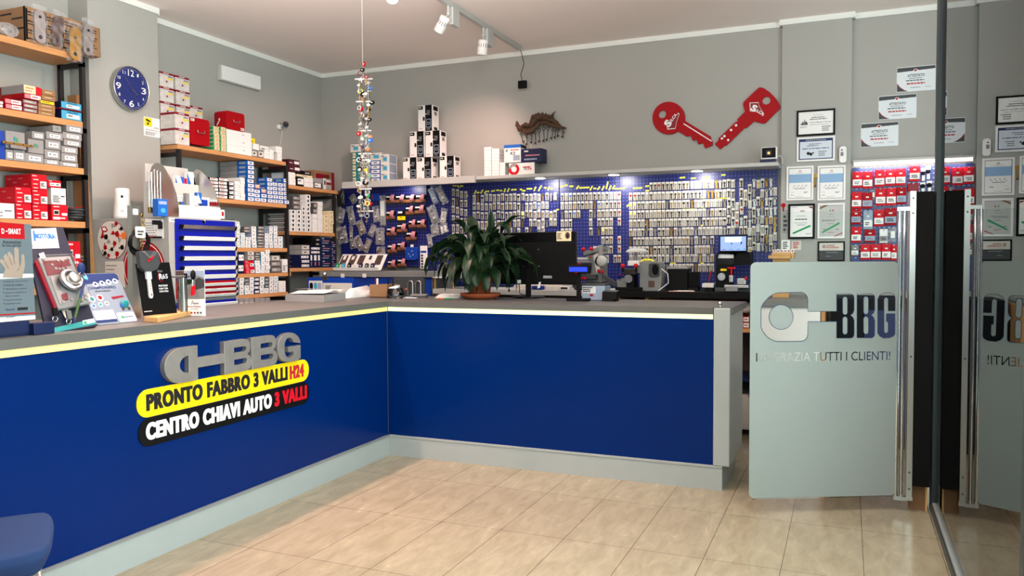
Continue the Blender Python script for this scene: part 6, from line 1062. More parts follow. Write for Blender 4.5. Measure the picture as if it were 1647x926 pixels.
# ------------------------------------------------------------------ displays on the left counter
class PL:
    """a flat board: origin and two direction vectors; q() maps a photo pixel onto it"""
    def __init__(s, o, u, v): s.o = Vector(o); s.u = Vector(u).normalized(); s.v = Vector(v); s.v = (s.v-s.u*s.v.dot(s.u)).normalized(); s.n = s.u.cross(s.v)
    def q(s, x, y):
        d = _rt*((x-823.5)/F)+_dn*((y-463)/F)+_fw; k = (s.o-CAM).dot(s.n)/d.dot(s.n); p = CAM+d*k-s.o; return (p.dot(s.u), p.dot(s.v))
    def w(s, a, b, h=0): return s.o+s.u*a+s.v*b+s.n*h
    def poly(s, mb, px, h0, h1, m): mb.prism([s.q(*p) for p in px], s.o+s.n*h0, s.u, s.v, s.n*(h1-h0), m)
    def rect(s, mb, x0, y0, x1, y1, h0, h1, m, r=0):
        a, b = s.q(x0, y1), s.q(x1, y0); mb.prism(rrect(a[0], b[0], a[1], b[1], r) if r else [(a[0], a[1]), (b[0], a[1]), (b[0], b[1]), (a[0], b[1])], s.o+s.n*h0, s.u, s.v, s.n*(h1-h0), m)
    def disc(s, mb, x, y, r, h0, h1, m, n=20): a = s.q(x, y); mb.prism(circ(a[0], a[1], r, n=n), s.o+s.n*h0, s.u, s.v, s.n*(h1-h0), m)
    def text(s, mb, t, x0, y0, x1, y1, h, m, bold=0, fat=0): a, b = s.q(x0, y1), s.q(x1, y0); mb.text(t, s.w(a[0], a[1], h), s.u, s.v, m, b[0]-a[0], b[1]-a[1], bold, 0, fat=fat)
    def bars(s, mb, x0, y0, x1, y1, rows, h, m, seed=0): a, b = s.q(x0, y1), s.q(x1, y0); bars(mb, s.w(a[0], a[1], h), s.u, s.v, b[0]-a[0], b[1]-a[1], rows, m, seed, d=0)
mat('poster_grey', '#59666d', .5, 0, .25, 6); mat('card_grey', '#76808e', .4, 0, .1, 8)
q = P(57, 513, 0, -3.06); pl = PL((-3.06, q.y, q.z), UY, (-.03, 0, 1)); t = thing('poster_stand', 'grey and red D-SMART poster with a pointing hand on the counter end', 'poster', (-3.06, q.y-.12, CT))
b = MB(); pl.poly(b, [(-60, 521), (57, 513), (50, 361), (-60, 352)], -.004, 0, 'poster_grey'); b.build('board', t)
b = MB(); pl.poly(b, [(-60, 523), (57, 513), (56.6, 507), (-60, 514)], .0002, .0006, 'white'); pl.poly(b, [(-60, 511), (56.5, 504), (56.4, 502), (-60, 509)], .0002, .0007, 'red'); pl.poly(b, [(-60, 352), (38.5, 360.3), (40, 384.5), (-60, 381)], .0002, .0006, 'red'); pl.poly(b, [(-60, 452), (54.5, 446), (54, 440), (-60, 440)], .0001, .0003, 'light_grey')
pl.text(b, 'D   SMART', 2.5, 368, 33, 376, .0012, 'white', .02); pl.text(b, '-', 9, 371, 12, 372.5, .0012, 'white', .02); pl.text(b, 'Automatizza', 4, 386.5, 33.5, 391.5, .001, 'ink', .01); pl.text(b, 'la tua porta', 4, 392.5, 33.5, 397.5, .001, 'ink', .01)
for i, s_ in enumerate(['Ideale per tutte le porte', 'Facile da installare', 'Alimentazione a batteria', 'Sistema di comunicazione', 'Smart e criptato', 'Chiusura automatica', 'Controllo accessi']): y = 450.5+i*5.9; pl.text(b, s_, 8.5, y, 8.5+len(s_)*1.42, y+3.6, .0012, 'ink'); pl.disc(b, 6, y+2, .002, .0005, .001, 'ink', 8) if i != 4 else None
pl.rect(b, 28, 493.5, 44.5, 499, .0005, .001, 'ink'); pl.text(b, 'Bluetooth', 9.5, 495, 23.5, 499.5, .001, 'ink_blue'); pl.bars(b, 10, 508.5, 26, 512, 2, .001, 'ink'); b.build('print', t)
b = MB()                                   # printed hand, a flat picture
hp = [(4, 446), (8, 432), (2, 424), (-2, 420), (2, 416), (7, 419), (5, 412), (9, 408), (14, 414), (11.5, 407), (15, 404), (21, 412), (23, 416), (22.5, 399), (26, 397), (29.5, 400), (30.5, 424), (32, 430), (34, 420), (34, 410), (37, 408), (39, 411), (40, 428), (37, 440), (36, 447)]
b.prism([pl.q(*p) for p in hp], pl.o+pl.n*.0006, pl.u, pl.v, pl.n*.0003, 'skin')
for p0, p1 in (((7, 420), (13, 432)), ((14, 414), (19, 426)), ((21, 413), (23, 424)), ((31, 430), (27, 436))): a, c = pl.q(*p0), pl.q(*p1); b.obox(pl.w(*a, .0009), pl.u*(c[0]-a[0])+pl.v*(c[1]-a[1]), pl.u*.002, pl.n*.0002, 'plate_brown')
b.build('hand_picture', t)
b = MB(); f0, f1 = P(30, 538, 2, CT), P(68, 535, 2, CT); b.box(-3.075, -3.03, f0.y, f1.y, CT+.001, CT+.048, 'navy', .002); b.box(-3.3, -3.06, f0.y-.25, f1.y-.02, CT+.001, CT+.012, 'navy'); b.box(-3.075, -3.055, q.y-.25, q.y-.03, CT+.012, CT+.06, 'navy'); b.build('foot', t)
# lock demonstration board
b0, b1 = ct(77, 537.5), ct(155, 525); b0.x = b1.x = (b0.x+b1.x)/2
u = (b1-b0); tr = P(101, 365, 1, b1.y+.02); pl = PL(b0+Vector((0, 0, .009)), u, tr-b1); t = thing('lock_demo_board', 'dark navy sloping demonstration board with a see-through lock and keys', 'display', tuple(b0.lerp(b1, .5)))
b = MB(); pl.poly(b, [(76, 537), (155, 524.5), (101, 365), (38, 367)], -.012, 0, 'board_navy'); tl = pl.w(*pl.q(60, 370), -.012); b.obox(Vector((tl.x-.01, b1.y-.08, CT+.001)), (.01, 0, 0), (0, .05, 0), (.0, 0, tl.z-CT-.05), 'navy'); b.build('board', t)
b = MB(); pl.poly(b, [(49, 368.5), (89.5, 367), (95, 399), (52, 400)], .0005, .002, 'white'); pl.text(b, 'MOTTURA', 56.5, 376.5, 86, 384, .003, 'box_blue', .045, .0012); pl.poly(b, [(52, 371), (55, 371), (57.5, 388), (54, 388)], .002, .003, 'box_blue'); pl.text(b, 'guarding your security', 52, 392, 92, 397.5, .003, 'ink_grey'); b.build('sign_card', t)
b = MB(); pl.poly(b, [(79, 529), (151, 512.5), (154, 521.5), (82, 536)], .0005, .0015, 'teal'); pl.poly(b, [(132, 516), (150, 512.5), (152, 518.5), (134, 522.5)], .0015, .003, 'white'); pl.poly(b, [(133.5, 517.5), (138, 516.5), (139.5, 521), (135, 522)], .003, .0035, 'green'); b.build('label_strip', t)
b = MB(); pl.poly(b, [(57, 419), (108, 416), (141, 491), (90, 501)], .004, .022, 'box_grey'); pl.poly(b, [(64, 424.5), (105, 422), (113, 440), (72, 448)], .022, .025, 'dark_red'); pl.poly(b, [(100, 434), (112, 432.5), (116, 440), (104, 442)], .025, .03, 'silver'); pl.poly(b, [(76, 450), (86, 448), (100, 492), (91, 494)], .022, .026, 'silver'); pl.poly(b, [(93, 479), (102, 476), (104, 487), (96, 488)], .022, .03, 'dark_red'); pl.poly(b, [(57, 419), (54, 424), (88, 506), (90, 501)], .0, .014, 'dark_red')
for x, y in ((64, 421.5), (87, 424), (95, 424.5), (105, 421), (78, 431), (84, 437), (90, 437.5), (96, 437), (95, 490), (110, 487), (126, 488), (133, 485), (131, 478)): pl.disc(b, x, y, .007, .022, .030, 'silver', 12)
b.build('lock_mechanism', t)
b = MB(); pl.poly(b, [(56, 418), (109, 415), (142, 491.5), (90, 502)], .036, .039, 'acrylic'); b.build('clear_cover', t)
b = MB(); pl.poly(b, [(61, 409), (69, 406.5), (73, 416), (64, 417)], .002, .006, 'steel'); pl.poly(b, [(97, 499), (108, 496.5), (113, 509), (107, 515), (103, 511)], .002, .006, 'steel'); pl.poly(b, [(135, 476), (140, 474.5), (141, 479), (137, 480)], .006, .02, 'silver'); b.build('bolt_plates', t)
c = pl.w(*pl.q(106, 459), .04); b = MB(); b.lathe([(.052, 0), (.056, .008), (.050, .018), (.036, .020), (.034, .008), (.0001, .006)], c, 'silver', 32, pl.n); b.lathe([(.026, .006), (.026, .034), (.020, .036), (.0001, .036)], c, 'steel', 24, pl.n); b.build('cylinder_rosette', t)
k = pl.w(*pl.q(113, 448), .085); b = MB(); b.sphere(k, .024, 'ink_blue', 14, (.5, .8, 1.1)); b.obox(k-Vector((0, .003, .03)), (.004, 0, 0), (0, .008, 0), (-.02, 0, -.02), 'silver'); b.tube([k+Vector((.004, .02*math.cos(i*PI/6), -.036+.02*math.sin(i*PI/6))) for i in range(12)], .002, 'chrome', 6, closed=True); b.build('key', t)
b = MB(); b.tube([k+Vector((.006, .012, -.05)), pl.w(*pl.q(117.5, 485), .06), pl.w(*pl.q(116, 520), .012)], .0055, 'ink_blue', 8); b.tube([pl.w(*pl.q(117, 490), .0565), pl.w(*pl.q(116.2, 519), .0125)], .0058, 'leaf_stem', 8); b.build('lanyard', t)
for x, y, m, lab in ((86, 515, 'black', 'black key fob on split ring hooked at the lower left of the demonstration board'), (108, 519, 'steel', 'small metal key hooked at the bottom middle of the demonstration board')):
    c = pl.w(*pl.q(x, y), .012); b = MB(); b.tube([c+Vector((0, .012*math.cos(i*PI/5), .012*math.sin(i*PI/5))) for i in range(10)], .0018, 'chrome', 6, closed=True); b.obox(c+Vector((.0, -.010, .012)), (.008, 0, 0), (0, .022, 0), (-.008, 0, .035), m); tag(b.build('hanging_key'), lab, 'key')
# championspro key card
b0, b1 = ct(166, 524), ct(221, 516.5); m_ = (b0.x+b1.x)/2-.0; b0.x = b1.x = m_; tr = P(197, 439, 1, b1.y+.01); pl = PL(b0+Vector((0, 0, .002)), b1-b0, tr-b1); t = thing('key_display_card', 'blue and grey CHAMPIONSPRO key card leaning on the counter with keys on it', 'display card', tuple(b0.lerp(b1, .5)))
b = MB(); cs = [pl.q(*p) for p in ((165, 524), (222, 516), (198, 438.5), (139, 440))]; w_ = cs[1][0]; h = cs[2][1]; b.prism(rrect(-.006, w_, 0, h, .018), pl.o-pl.n*.004, pl.u, pl.v, pl.n*.004, 'card_grey'); foot = pl.w(w_/2, h*.75, -.004); b.obox(Vector((foot.x-.008, foot.y-.03, CT+.001)), (.008, 0, 0), (0, .06, 0), (0, 0, foot.z-CT-.012), 'mid_grey'); b.build('card', t)
b = MB(); b.prism([(-.004, h*.78), (w_*.3, h*.80), (w_*.7, h*.83), (w_-.002, h*.86), (w_-.002, h-.012), (w_-.014, h-.002), (.008, h-.002), (-.004, h-.012)], pl.o+pl.n*.0003, pl.u, pl.v, pl.n*.0004, 'ink_blue'); b.prism(rrect(.004, w_*.5, h*.05, h*.27, .003), pl.o+pl.n*.0003, pl.u, pl.v, pl.n*.001, 'white'); b.prism(rrect(.0, w_*.5, h*.04, h*.09, .002), pl.o+pl.n*.0006, pl.u, pl.v, pl.n*.001, 'ink_blue'); b.prism(rrect(w_*.55, w_*.98, h*.02, h*.2, .006), pl.o+pl.n*.0003, pl.u, pl.v, pl.n*.001, 'white'); b.text('CHAMPIONSPRO', pl.w(w_*.16, h*.685, .0008), pl.u, pl.v, 'ink_blue', w_*.66, h*.055, .02); bars(b, pl.w(w_*.28, h*.63, .0004), pl.u, pl.v, w_*.4, h*.03, 1, 'ink')
for i in range(4): b.prism(circ(w_*(.36+.17*i), h*(.78+.018*i), .014, n=16), pl.o+pl.n*.0008, pl.u, pl.v, pl.n*.0004, 'white'); b.prism(circ(w_*(.36+.17*i), h*(.785+.018*i), .007, n=10), pl.o+pl.n*.0012, pl.u, pl.v, pl.n*.0004, 'ink_blue')
for x, y, r, m in ((.13, .5, .017, 'teal'), (.33, .52, .017, 'red'), (.1, .37, .012, 'box_blue'), (.27, .385, .012, 'teal'), (.43, .40, .012, 'ink_grey')): b.prism(circ(w_*x, h*y, r, n=16), pl.o+pl.n*.0004, pl.u, pl.v, pl.n*.0005, 'white'); b.prism(circ(w_*x, h*y, r*.66, n=14), pl.o+pl.n*.0009, pl.u, pl.v, pl.n*.0004, m)
b.prism([(w_*.6, h*.52), (w_*.9, h*.54), (w_*.92, h*.51), (w_*.62, h*.47)], pl.o+pl.n*.0004, pl.u, pl.v, pl.n*.0006, 'dark_red'); b.prism(circ(w_*.2, h*.92, .012), pl.o+pl.n*.0006, pl.u, pl.v, pl.n*.0006, 'cyan'); b.prism(circ(w_*.66, h*.11, .008), pl.o+pl.n*.0014, pl.u, pl.v, pl.n*.0006, 'green'); bars(b, pl.w(w_*.7, h*.09, .0016), pl.u, pl.v, w_*.24, h*.04, 1, 'ink_blue'); b.build('print', t)
c = pl.w(*pl.q(199, 490), .008); b = MB(); b.sphere(c, .022, 'teal', 14, (.35, 1.1, .9)); b.sphere(c+Vector((0, -.012, -.004)), .016, 'box_blue', 12, (.4, .8, 1)); 
for dy in (-.018, .012): b.obox(c+Vector((.004, dy, -.015)), (.003, 0, 0), (0, .012, 0), (.006, dy*.9, -.058), 'brass')
b.build('key_pair', t)
# wooden stand with tower bolt card
b0, b1, b2 = ct(254, 519.5), ct(317.5, 505.5), ct(224, 513); u = b1-b0; v = Vector((-.11, .02, 0)); t = thing('wood_display_base', 'pale wooden slab carrying a black lock card on the counter', 'display base', tuple(b0.lerp(b1, .5)))
b = MB(); b.obox(b0+Vector((0, 0, .001)), u, v, (0, 0, .026), 'wood_pale'); b.build('slab', t, bevel=.002)
zt = CT+.028; o = b0+v*.5; o.z = zt; pl = PL(P(232, 508, 2, zt), P(285, 503, 2, zt)-P(232, 508, 2, zt), P(272, 421, 0, P(285, 503, 2, zt).x-.025)-P(285, 503, 2, zt))
t = thing('lock_card', 'black lock display card with white bolt standing on the wooden slab', 'display card', tuple(pl.o)); b = MB(); pl.poly(b, [(232, 507.5), (285, 503), (272.5, 421.5), (219, 424)], -.006, 0, 'black'); b.build('card', t)
b = MB(); pl.text(b, 'R', 256, 440, 261, 449, .001, 'white', .03); pl.text(b, '65', 261.5, 440.5, 269, 448, .001, 'white', .01); pl.text(b, 'Glider', 253, 434, 261, 437.5, .001, 'box_grey'); a_ = pl.q(259, 445); vs = []
for i in range(13): 
    for r in (.021, .0235): an = math.radians(100+200*i/12); vs.append(pl.w(a_[0]+r*math.cos(an), a_[1]+r*math.sin(an), .001))
b.add(vs, [(2*i, 2*i+1, 2*i+3, 2*i+2) for i in range(12)], 'red')
for i, s_ in enumerate(['PROTEGGI', 'CASA TUA', 'CON STILE']): pl.text(b, s_, 255+i*.7, 457.5+i*4.5, 269+i*.7, 461+i*4.5, .001, 'white', .03)
pl.text(b, 'GIUDI', 232, 499, 238, 501.5, .001, 'white', .02) if 0 else pl.bars(b, 232, 499, 245, 502, 1, .001, 'white'); b.build('print', t)
b = MB(); pl.poly(b, [(216, 406), (224, 404), (240, 404), (247, 407), (250, 424), (246, 433), (238, 437), (226, 437), (219, 430)], .006, .03, 'dark_grey'); pl.poly(b, [(219, 405), (225, 404), (233, 413), (240, 404.5), (246, 406.5), (235, 419)], .03, .032, 'silver'); b.build('lock_body', t)
b = MB()
for i in range(3): pl.poly(b, [(228+2.4*i, 420.5-1.8*i), (233+2.4*i, 415+0*i-1.8*i+1.2), (235+2.4*i, 417-1.8*i+1.2), (230+2.4*i, 422.5-1.8*i)], .032, .0335, 'bright_red')
b.build('red_bars', t)
b = MB(); pl.poly(b, [(231, 432), (239.5, 432), (241, 449), (233, 449)], .004, .014, 'white'); pl.poly(b, [(234.5, 449), (239.5, 449), (243.5, 475), (242.5, 479.5), (239.5, 480), (237.5, 477)], .004, .012, 'offwhite'); 
for y in (456, 460, 464): pl.disc(b, 238.3+(y-456)*.12, y, .0025, .012, .0135, 'ink', 8)
pl.disc(b, 240.7, 474, .004, .012, .0135, 'ink', 10); b.build('bolt_arm', t)
# steel bar, cable coil and tag beside it
o = P(222, 512, 2, CT); t = thing('steel_gate_bar', 'tall galvanised steel bar with coiled black cable standing left of the black card', 'bar', (o.x-.02, o.y, CT)); Xs = o.x-.03
ys = o.y; top = P(219, 331, 0, Xs); wv = P(226, 345, 0, Xs).y-P(212.5, 345, 0, Xs).y; b = MB(); b.obox(Vector((Xs, ys-wv*.2, CT+.001)), (.004, 0, 0), (0, wv, 0), (0, top.y-ys-wv*.35, top.z-CT), 'steel'); b.obox(Vector((Xs-.03, ys-wv*.2, CT+.001)), (.03, 0, 0), (0, .004, 0), (0, top.y-ys-wv*.35, top.z-CT), 'steel'); b.obox(Vector((Xs+.0045, P(213, 350, 0, Xs).y, P(213, 345, 0, Xs).z)), (.001, 0, 0), (0, wv*.6, 0), (0, 0, .03), 'white'); b.build('angle_bar', t)
b = MB(); cc = P(224, 389, 0, Xs+.03); ry, rz_ = .065, .060
for j in range(5): b.tube([cc+Vector((.008*math.sin(j*2+i*.7), (ry-.006*j*.6)*math.cos(i*2*PI/24), (rz_-.005*(j % 3))*math.sin(i*2*PI/24)+.004*(j-2))) for i in range(24)], .0042, 'black', 6, closed=True)
b.tube([cc+Vector((0, -.06, -.02)), cc+Vector((.01, .0, -.062)), cc+Vector((.012, .09, -.05))], .0045, 'black', 6); b.build('coiled_cable', t)
b = MB(); c = P(225, 373, 0, Xs+.045); b.prism(rrect(-.03, .03, -.03, .028, .01), c, UY, UZ, (.006, 0, 0), 'offwhite'); bars(b, c+Vector((.0065, -.02, -.02)), UY, UZ, .04, .03, 2, 'ink'); b.build('paper_tag', t)
b = MB(); 
for i in range(9): b.tube([P(229+2*math.sin(i), 347+i*8, 0, Xs+.02)+Vector((0, .008*math.cos(k*PI/4), .010*math.sin(k*PI/4))) for k in range(8)], .003, 'brass', 5, closed=True)
b.build('brass_chain', t)
# leaflet and acrylic stand
b0, b1 = ct(287, 509), ct(331, 508); b0 = ct(288, 507.6); pl = PL(P(288, 507, 2, CT+.002), P(331, 507.5, 2, CT+.002)-P(288, 507, 2, CT+.002), Vector((-.03, .0, 1))); t = thing('leaflet_stand', 'white leaflet with house photo in a stand before the blue drawers', 'leaflet', tuple(pl.o))
b = MB(); pl.poly(b, [(287, 507.5), (330.5, 508), (328.5, 434), (283, 435)], -.003, 0, 'white'); b.build('sheet', t)
b = MB(); pl.poly(b, [(283.2, 435.5), (296, 435.2), (296, 506), (287, 506.5)], .0003, .0006, 'plate_brown'); pl.poly(b, [(296, 435.2), (328.4, 434.8), (329.3, 480.5), (296, 481)], .0003, .0006, 'mid_grey'); pl.poly(b, [(296, 435.2), (328.4, 434.8), (328.7, 447), (318, 443), (309, 449), (296, 449)], .0006, .0008, 'silverblue'); pl.poly(b, [(314, 450), (320, 446), (328.8, 450), (329, 462), (314, 466)], .0006, .0009, 'dark_grey'); pl.poly(b, [(296, 449), (309, 449), (308, 456), (296, 460)], .0006, .0009, 'leaf'); pl.rect(b, 286, 461, 293, 467, .0006, .001, 'ink')
pl.text(b, 'A', 307, 483, 313, 490, .001, 'ink_grey'); pl.bars(b, 312.5, 486, 320, 489.5, 1, .001, 'ink_grey'); pl.bars(b, 302, 492, 325, 494, 1, .001, 'red'); pl.bars(b, 306, 496, 320, 497.4, 1, .001, 'ink_grey')
for i in range(5): pl.rect(b, 302+i*5, 501.5, 304.6+i*5, 504, .0006, .001, 'dark_grey' if i > 2 else 'red')
b.build('print', t)
t = thing('acrylic_lock_stand', 'clear acrylic block with steel bar and red keyring before the leaflet', 'display stand', tuple(P(298, 507, 2, CT))); o = P(298, 508, 2, CT)
Xa = o.x+.05; y0, y1 = P(293, 480, 0, Xa).y, P(302, 480, 0, Xa).y; z1 = P(297, 446, 0, Xa).z; b = MB(); b.box(Xa-.02, Xa, y0, y1, CT+.001, z1, 'acrylic', .003); b.cyl((Xa-.01, (y0+y1)/2, CT+.005), (Xa-.01, (y0+y1)/2, z1+.01), .007, 'steel', 10); b.build('block', t)
b = MB(); p0, p1 = P(273, 445, 0, Xa), P(304, 444, 0, Xa); b.cyl(p0, p1, .006, 'silver', 10); b.cyl(P(298.5, 447, 0, Xa), P(298.5, 439.5, 0, Xa), .008, 'black', 10); b.build('cross_bar', t)
b = MB(); c = P(310.5, 442, 0, Xa); b.sphere(c, .018, 'black', 12, (.6, .9, 1.5)); c2 = P(309.5, 466, 0, Xa); b.obox(c2+Vector((0, -.013, -.03)), (.008, 0, 0), (0, .022, .004), (0, .006, .05), 'bright_red'); b.tube([c, c2+Vector((0, 0, .02))], .002, 'chrome', 5); b.build('keyring', t)
# ------------------------------------------------------------------ drawer cabinet and what stands on it
CXF, CY0, CY1, CZ = -4.125, 3.95, 4.585, 1.672
t = thing('drawer_cabinet', 'tall grey workshop cabinet with blue and red drawers behind the counter', 'cabinet', (-4.5, 4.27, 0))
b = MB(); b.box(-4.865, CXF-.012, CY0, CY1, 0, CZ, 'cab_grey', .004); b.box(CXF-.012, CXF, CY0, CY0+.05, 0, CZ, 'cab_grey'); b.box(CXF-.012, CXF, CY1-.02, CY1, 0, CZ, 'cab_grey'); b.box(CXF-.012, CXF, CY0+.05, CY1-.02, CZ-.042, CZ, 'cab_grey'); b.build('body', t)
def cz(y): return P(324, y, 0, CXF).z
ed = [353.5, 371.5, 389.5, 405, 421.5, 437, 451.8, 461, 469.6, 478.8]
hy = [365, 383, 398.5, 414.8, 430.2, 444.4, 456.4, 465.4, 474.3]
for i in range(9):
    z1, z0 = cz(ed[i])-.001, cz(ed[i+1])+.001; m = 'cab_blue' if i < 6 else 'red'; b = MB(); b.box(CXF-.012, CXF+.006, CY0+.052, CY1-.022, z0, z1, m, .002); dr = b.build('drawer', t); dr['label'] = 'blue drawer' if i < 6 else 'red drawer'
    zh_ = cz(hy[i]); b = MB(); b.obox((CXF+.006, CY0+.085, zh_-.013), (0, CY1-CY0-.125, 0), (.018, 0, -.003), (.012, 0, .025 if i < 6 else .017), 'white' if i else 'silver'); bars(b, (CXF+.0305, CY0+.13+.03*i, zh_-.004), UY, UZ, .08, .01, 1, 'yellow' if i in (4, 6) else 'ink_grey', seed=i); h_ = b.build('handle', dr)
    for yy in (CY0+.083, CY1-.05): b = MB(); b.obox((CXF+.006, yy, zh_-.014), (0, .016, 0), (.02, 0, -.004), (.012, 0, .027 if i < 6 else .019), 'black'); b.build('handle_end', dr)
b = MB(); b.box(CXF-.012, CXF+.002, CY0+.052, CY1-.022, cz(483.5), cz(479.2), 'mid_grey'); b.box(CXF-.012, CXF+.006, CY0+.052, CY1-.022, .62, cz(484), 'cab_blue', .002); dr = b.build('drawer', t); b = MB(); b.obox((CXF+.006, CY0+.085, cz(491)-.016), (0, CY1-CY0-.125, 0), (.018, 0, -.004), (.012, 0, .03), 'white'); b.build('handle', dr)
q = P(326.5, 350, 0, CXF); b = MB(); b.cyl((CXF, q.y, CZ-.02), (CXF+.006, q.y, CZ-.02), .013, 'steel', 16); b.obox((CXF+.006, q.y-.002, CZ-.03), (.012, 0, 0), (0, .004, 0), (0, .006, .02), 'chrome'); b.build('lock', t)
q = P(278, 349, 0, CXF); b = MB(); b.box(CXF+.0002, CXF+.001, q.y-.03, q.y+.03, CZ-.033, CZ-.008, 'white'); bars(b, (CXF+.001, q.y-.02, CZ-.026), UY, UZ, .04, .01, 1, 'ink'); b.build('label', t)
# things stuck on the cabinet side (plane y = CY0)
YS = CY0-.001
def sp(x, y): q = P(x, y, 1, YS); return (q.x, q.z)
def sidepoly(b, px, d, m): b.prism([sp(*p) for p in px], (0, YS-.0, 0), UX, UZ, (0, -d, 0), m)
t = thing('key_picture_sticker', 'white oval board printed with red and black keys on the cabinet side', 'sticker', (sp(181, 385)[0], YS, sp(181, 416)[1])); b = MB(); ov = [(180.5+22.6*math.cos(a), 385.5+30.6*math.sin(a)+2*math.cos(a)) for a in [2*PI*i/32 for i in range(32)]]; sidepoly(b, [(180.5+(x-180.5)*1.02, 385.5+(y-385.5)*1.02) for x, y in ov], .003, 'dark_red'); sidepoly(b, ov, .0045, 'offwhite'); b.build('board', t)
b = MB()
for x, y, a, m, s in ((187, 361, 50, 'red', 1), (170, 381, 0, 'black', 1.2), (190, 378, 120, 'red', 1.3), (198, 379, 0, 'orange', 1.6), (182, 375, 20, 'red', .9), (195, 368, 10, 'black', .9), (170, 396, -80, 'red', 1.1), (185, 393, 70, 'red', 1.1), (180, 401, 10, 'black', .9), (196, 398, 10, 'black', 1.1), (169, 408, 30, 'black', 1), (175, 412, 60, 'red', .9), (189, 410, 75, 'red', 1.2), (182, 364, 80, 'box_grey', .9), (193, 387, 85, 'box_grey', .9), (175, 389, 20, 'box_grey', .9), (166, 404, 60, 'box_grey', .6)):
    c = sp(x, y); u = Vector((math.cos(math.radians(a)), 0, math.sin(math.radians(a)))); v = Vector((-u.z, 0, u.x)); b.prism([(-.022*s, -.004*s), (-.006*s, -.004*s), (-.006*s, -.013*s), (.018*s, -.015*s), (.022*s, 0), (.018*s, .015*s), (-.006*s, .013*s), (-.006*s, .004*s), (-.022*s, .004*s)], (c[0], YS-.0047, c[1]), u, v, (0, -.0006, 0), m)
sidepoly(b, [(163.5, 364.5), (171, 364), (174.5, 370.5), (172, 373), (167.5, 373.5), (168, 381), (165, 384), (162.5, 382), (165.5, 374)], .0055, 'red'); sidepoly(b, [(165.5, 366), (170, 365.8), (172.5, 370.5), (167, 371)], .006, 'white'); b.build('key_pictures', t)
t = thing('round_red_sign', 'large round red and white sign half hidden behind the steel bar', 'sign', (sp(231, 428)[0], YS, sp(231, 470)[1])); b = MB()
c = sp(231, 432); R_ = abs(sp(265.5, 432)[0]-c[0])
b.prism(circ(c[0], c[1], R_, R_*.98, n=36), (0, YS, 0), UX, UZ, (0, -.001, 0), 'red'); b.prism(circ(c[0], c[1], R_*.93, R_*.91, n=36), (0, YS-.001, 0), UX, UZ, (0, -.0004, 0), 'white'); b.prism(circ(c[0], c[1], R_*.90, R_*.88, n=36), (0, YS-.0014, 0), UX, UZ, (0, -.0004, 0), 'red'); b.build('disc', t)
for nm, lab, px, m in (('notice_sheet', 'white printed sheet with dark picture on the cabinet side', [(231, 351.5), (262.5, 352.5), (263.5, 383.5), (232, 382)], 'paper'), ('notice_sheet', 'pale form taped on the cabinet side below the oval board', [(169.5, 420.5), (199, 420), (201, 462), (170, 462)], 'offwhite')):
    b = MB(); sidepoly(b, px, .0022, m); a = sp(px[3][0]+2, px[3][1]-2); c = sp(px[1][0]-10, px[1][1]+3); bars(b, (a[0], YS-.0022, a[1]), UX, UZ, c[0]-a[0], c[1]-a[1], 6, 'ink_grey', fill=.3)
    if m == 'paper': sidepoly(b, [(245, 354), (260, 354.5), (260, 362), (245, 361)], .003, 'ink')
    tag(b.build(nm), lab, 'sheet')
b = MB(); sidepoly(b, [(206.5, 353), (213, 353), (214, 480), (207, 480)], .006, 'light_grey'); sidepoly(b, [(207.5, 392), (212.5, 392), (213, 415), (208, 415)], .009, 'dark_grey'); o = b.build('hinge_strip', bpy.data.objects['drawer_cabinet'])
b = MB(); a = P(262, 352, 1, YS); b.box(P(256, 352, 1, YS).x, P(262, 352, 1, YS).x, YS-.012, YS, P(259, 368, 1, YS).z, P(259, 357, 1, YS).z, 'ink'); tag(b.build('black_clip'), 'small black magnet clip at the corner of the printed sheet on the cabinet', 'magnet')
b = MB(); a, c = P(238, 381, 1, YS-.006), P(260, 381.5, 1, YS-.006); b.cyl(a, a.lerp(c, .4), .006, 'red', 8); b.cyl(a.lerp(c, .4), c, .006, 'black', 8); tag(b.build('marker_pen'), 'red and black marker held on the cabinet side under the printed sheet', 'pen')
# air freshener
q = P(197, 345.5, 2, CZ); 
if q.x < -4.85: q.x = -4.80
Yq = min(max(q.y, CY0+.06), CY1-.06); k = P(197, 345.5, 1, Yq); zt = P(197, 303, 1, Yq).z; t = thing('air_freshener', 'white tapered air freshener standing on the cabinet top by the pillar', 'air freshener', (k.x, Yq, CZ)); r_ = (P(206.5, 330, 1, Yq).x-P(187, 330, 1, Yq).x)/2
b = MB(); b.lathe([(.0001, .001), (r_*1.0, .001), (r_*1.02, .02), (r_*.85, (zt-CZ)*.6), (r_*.86, (zt-CZ)*.94), (r_*.78, zt-CZ), (.0001, zt-CZ)], (k.x, Yq, CZ), 'white', 28); b.build('case', t)
vd = (CAM-Vector((k.x, Yq, CAM.z))); vd.z = 0; vd.normalize(); b = MB(); b.prism(circ(0, 0, .008, .01), Vector((k.x, Yq, CZ+(zt-CZ)*.72))+vd*r_*.86, vd.cross(UZ)*-1, UZ, vd*.003, 'ink'); b.prism(circ(0, 0, .010), Vector((k.x, Yq, CZ+(zt-CZ)*.25))+vd*r_*.99, vd.cross(UZ)*-1, UZ, vd*.003, 'light_grey'); b.build('nozzle_and_button', t)
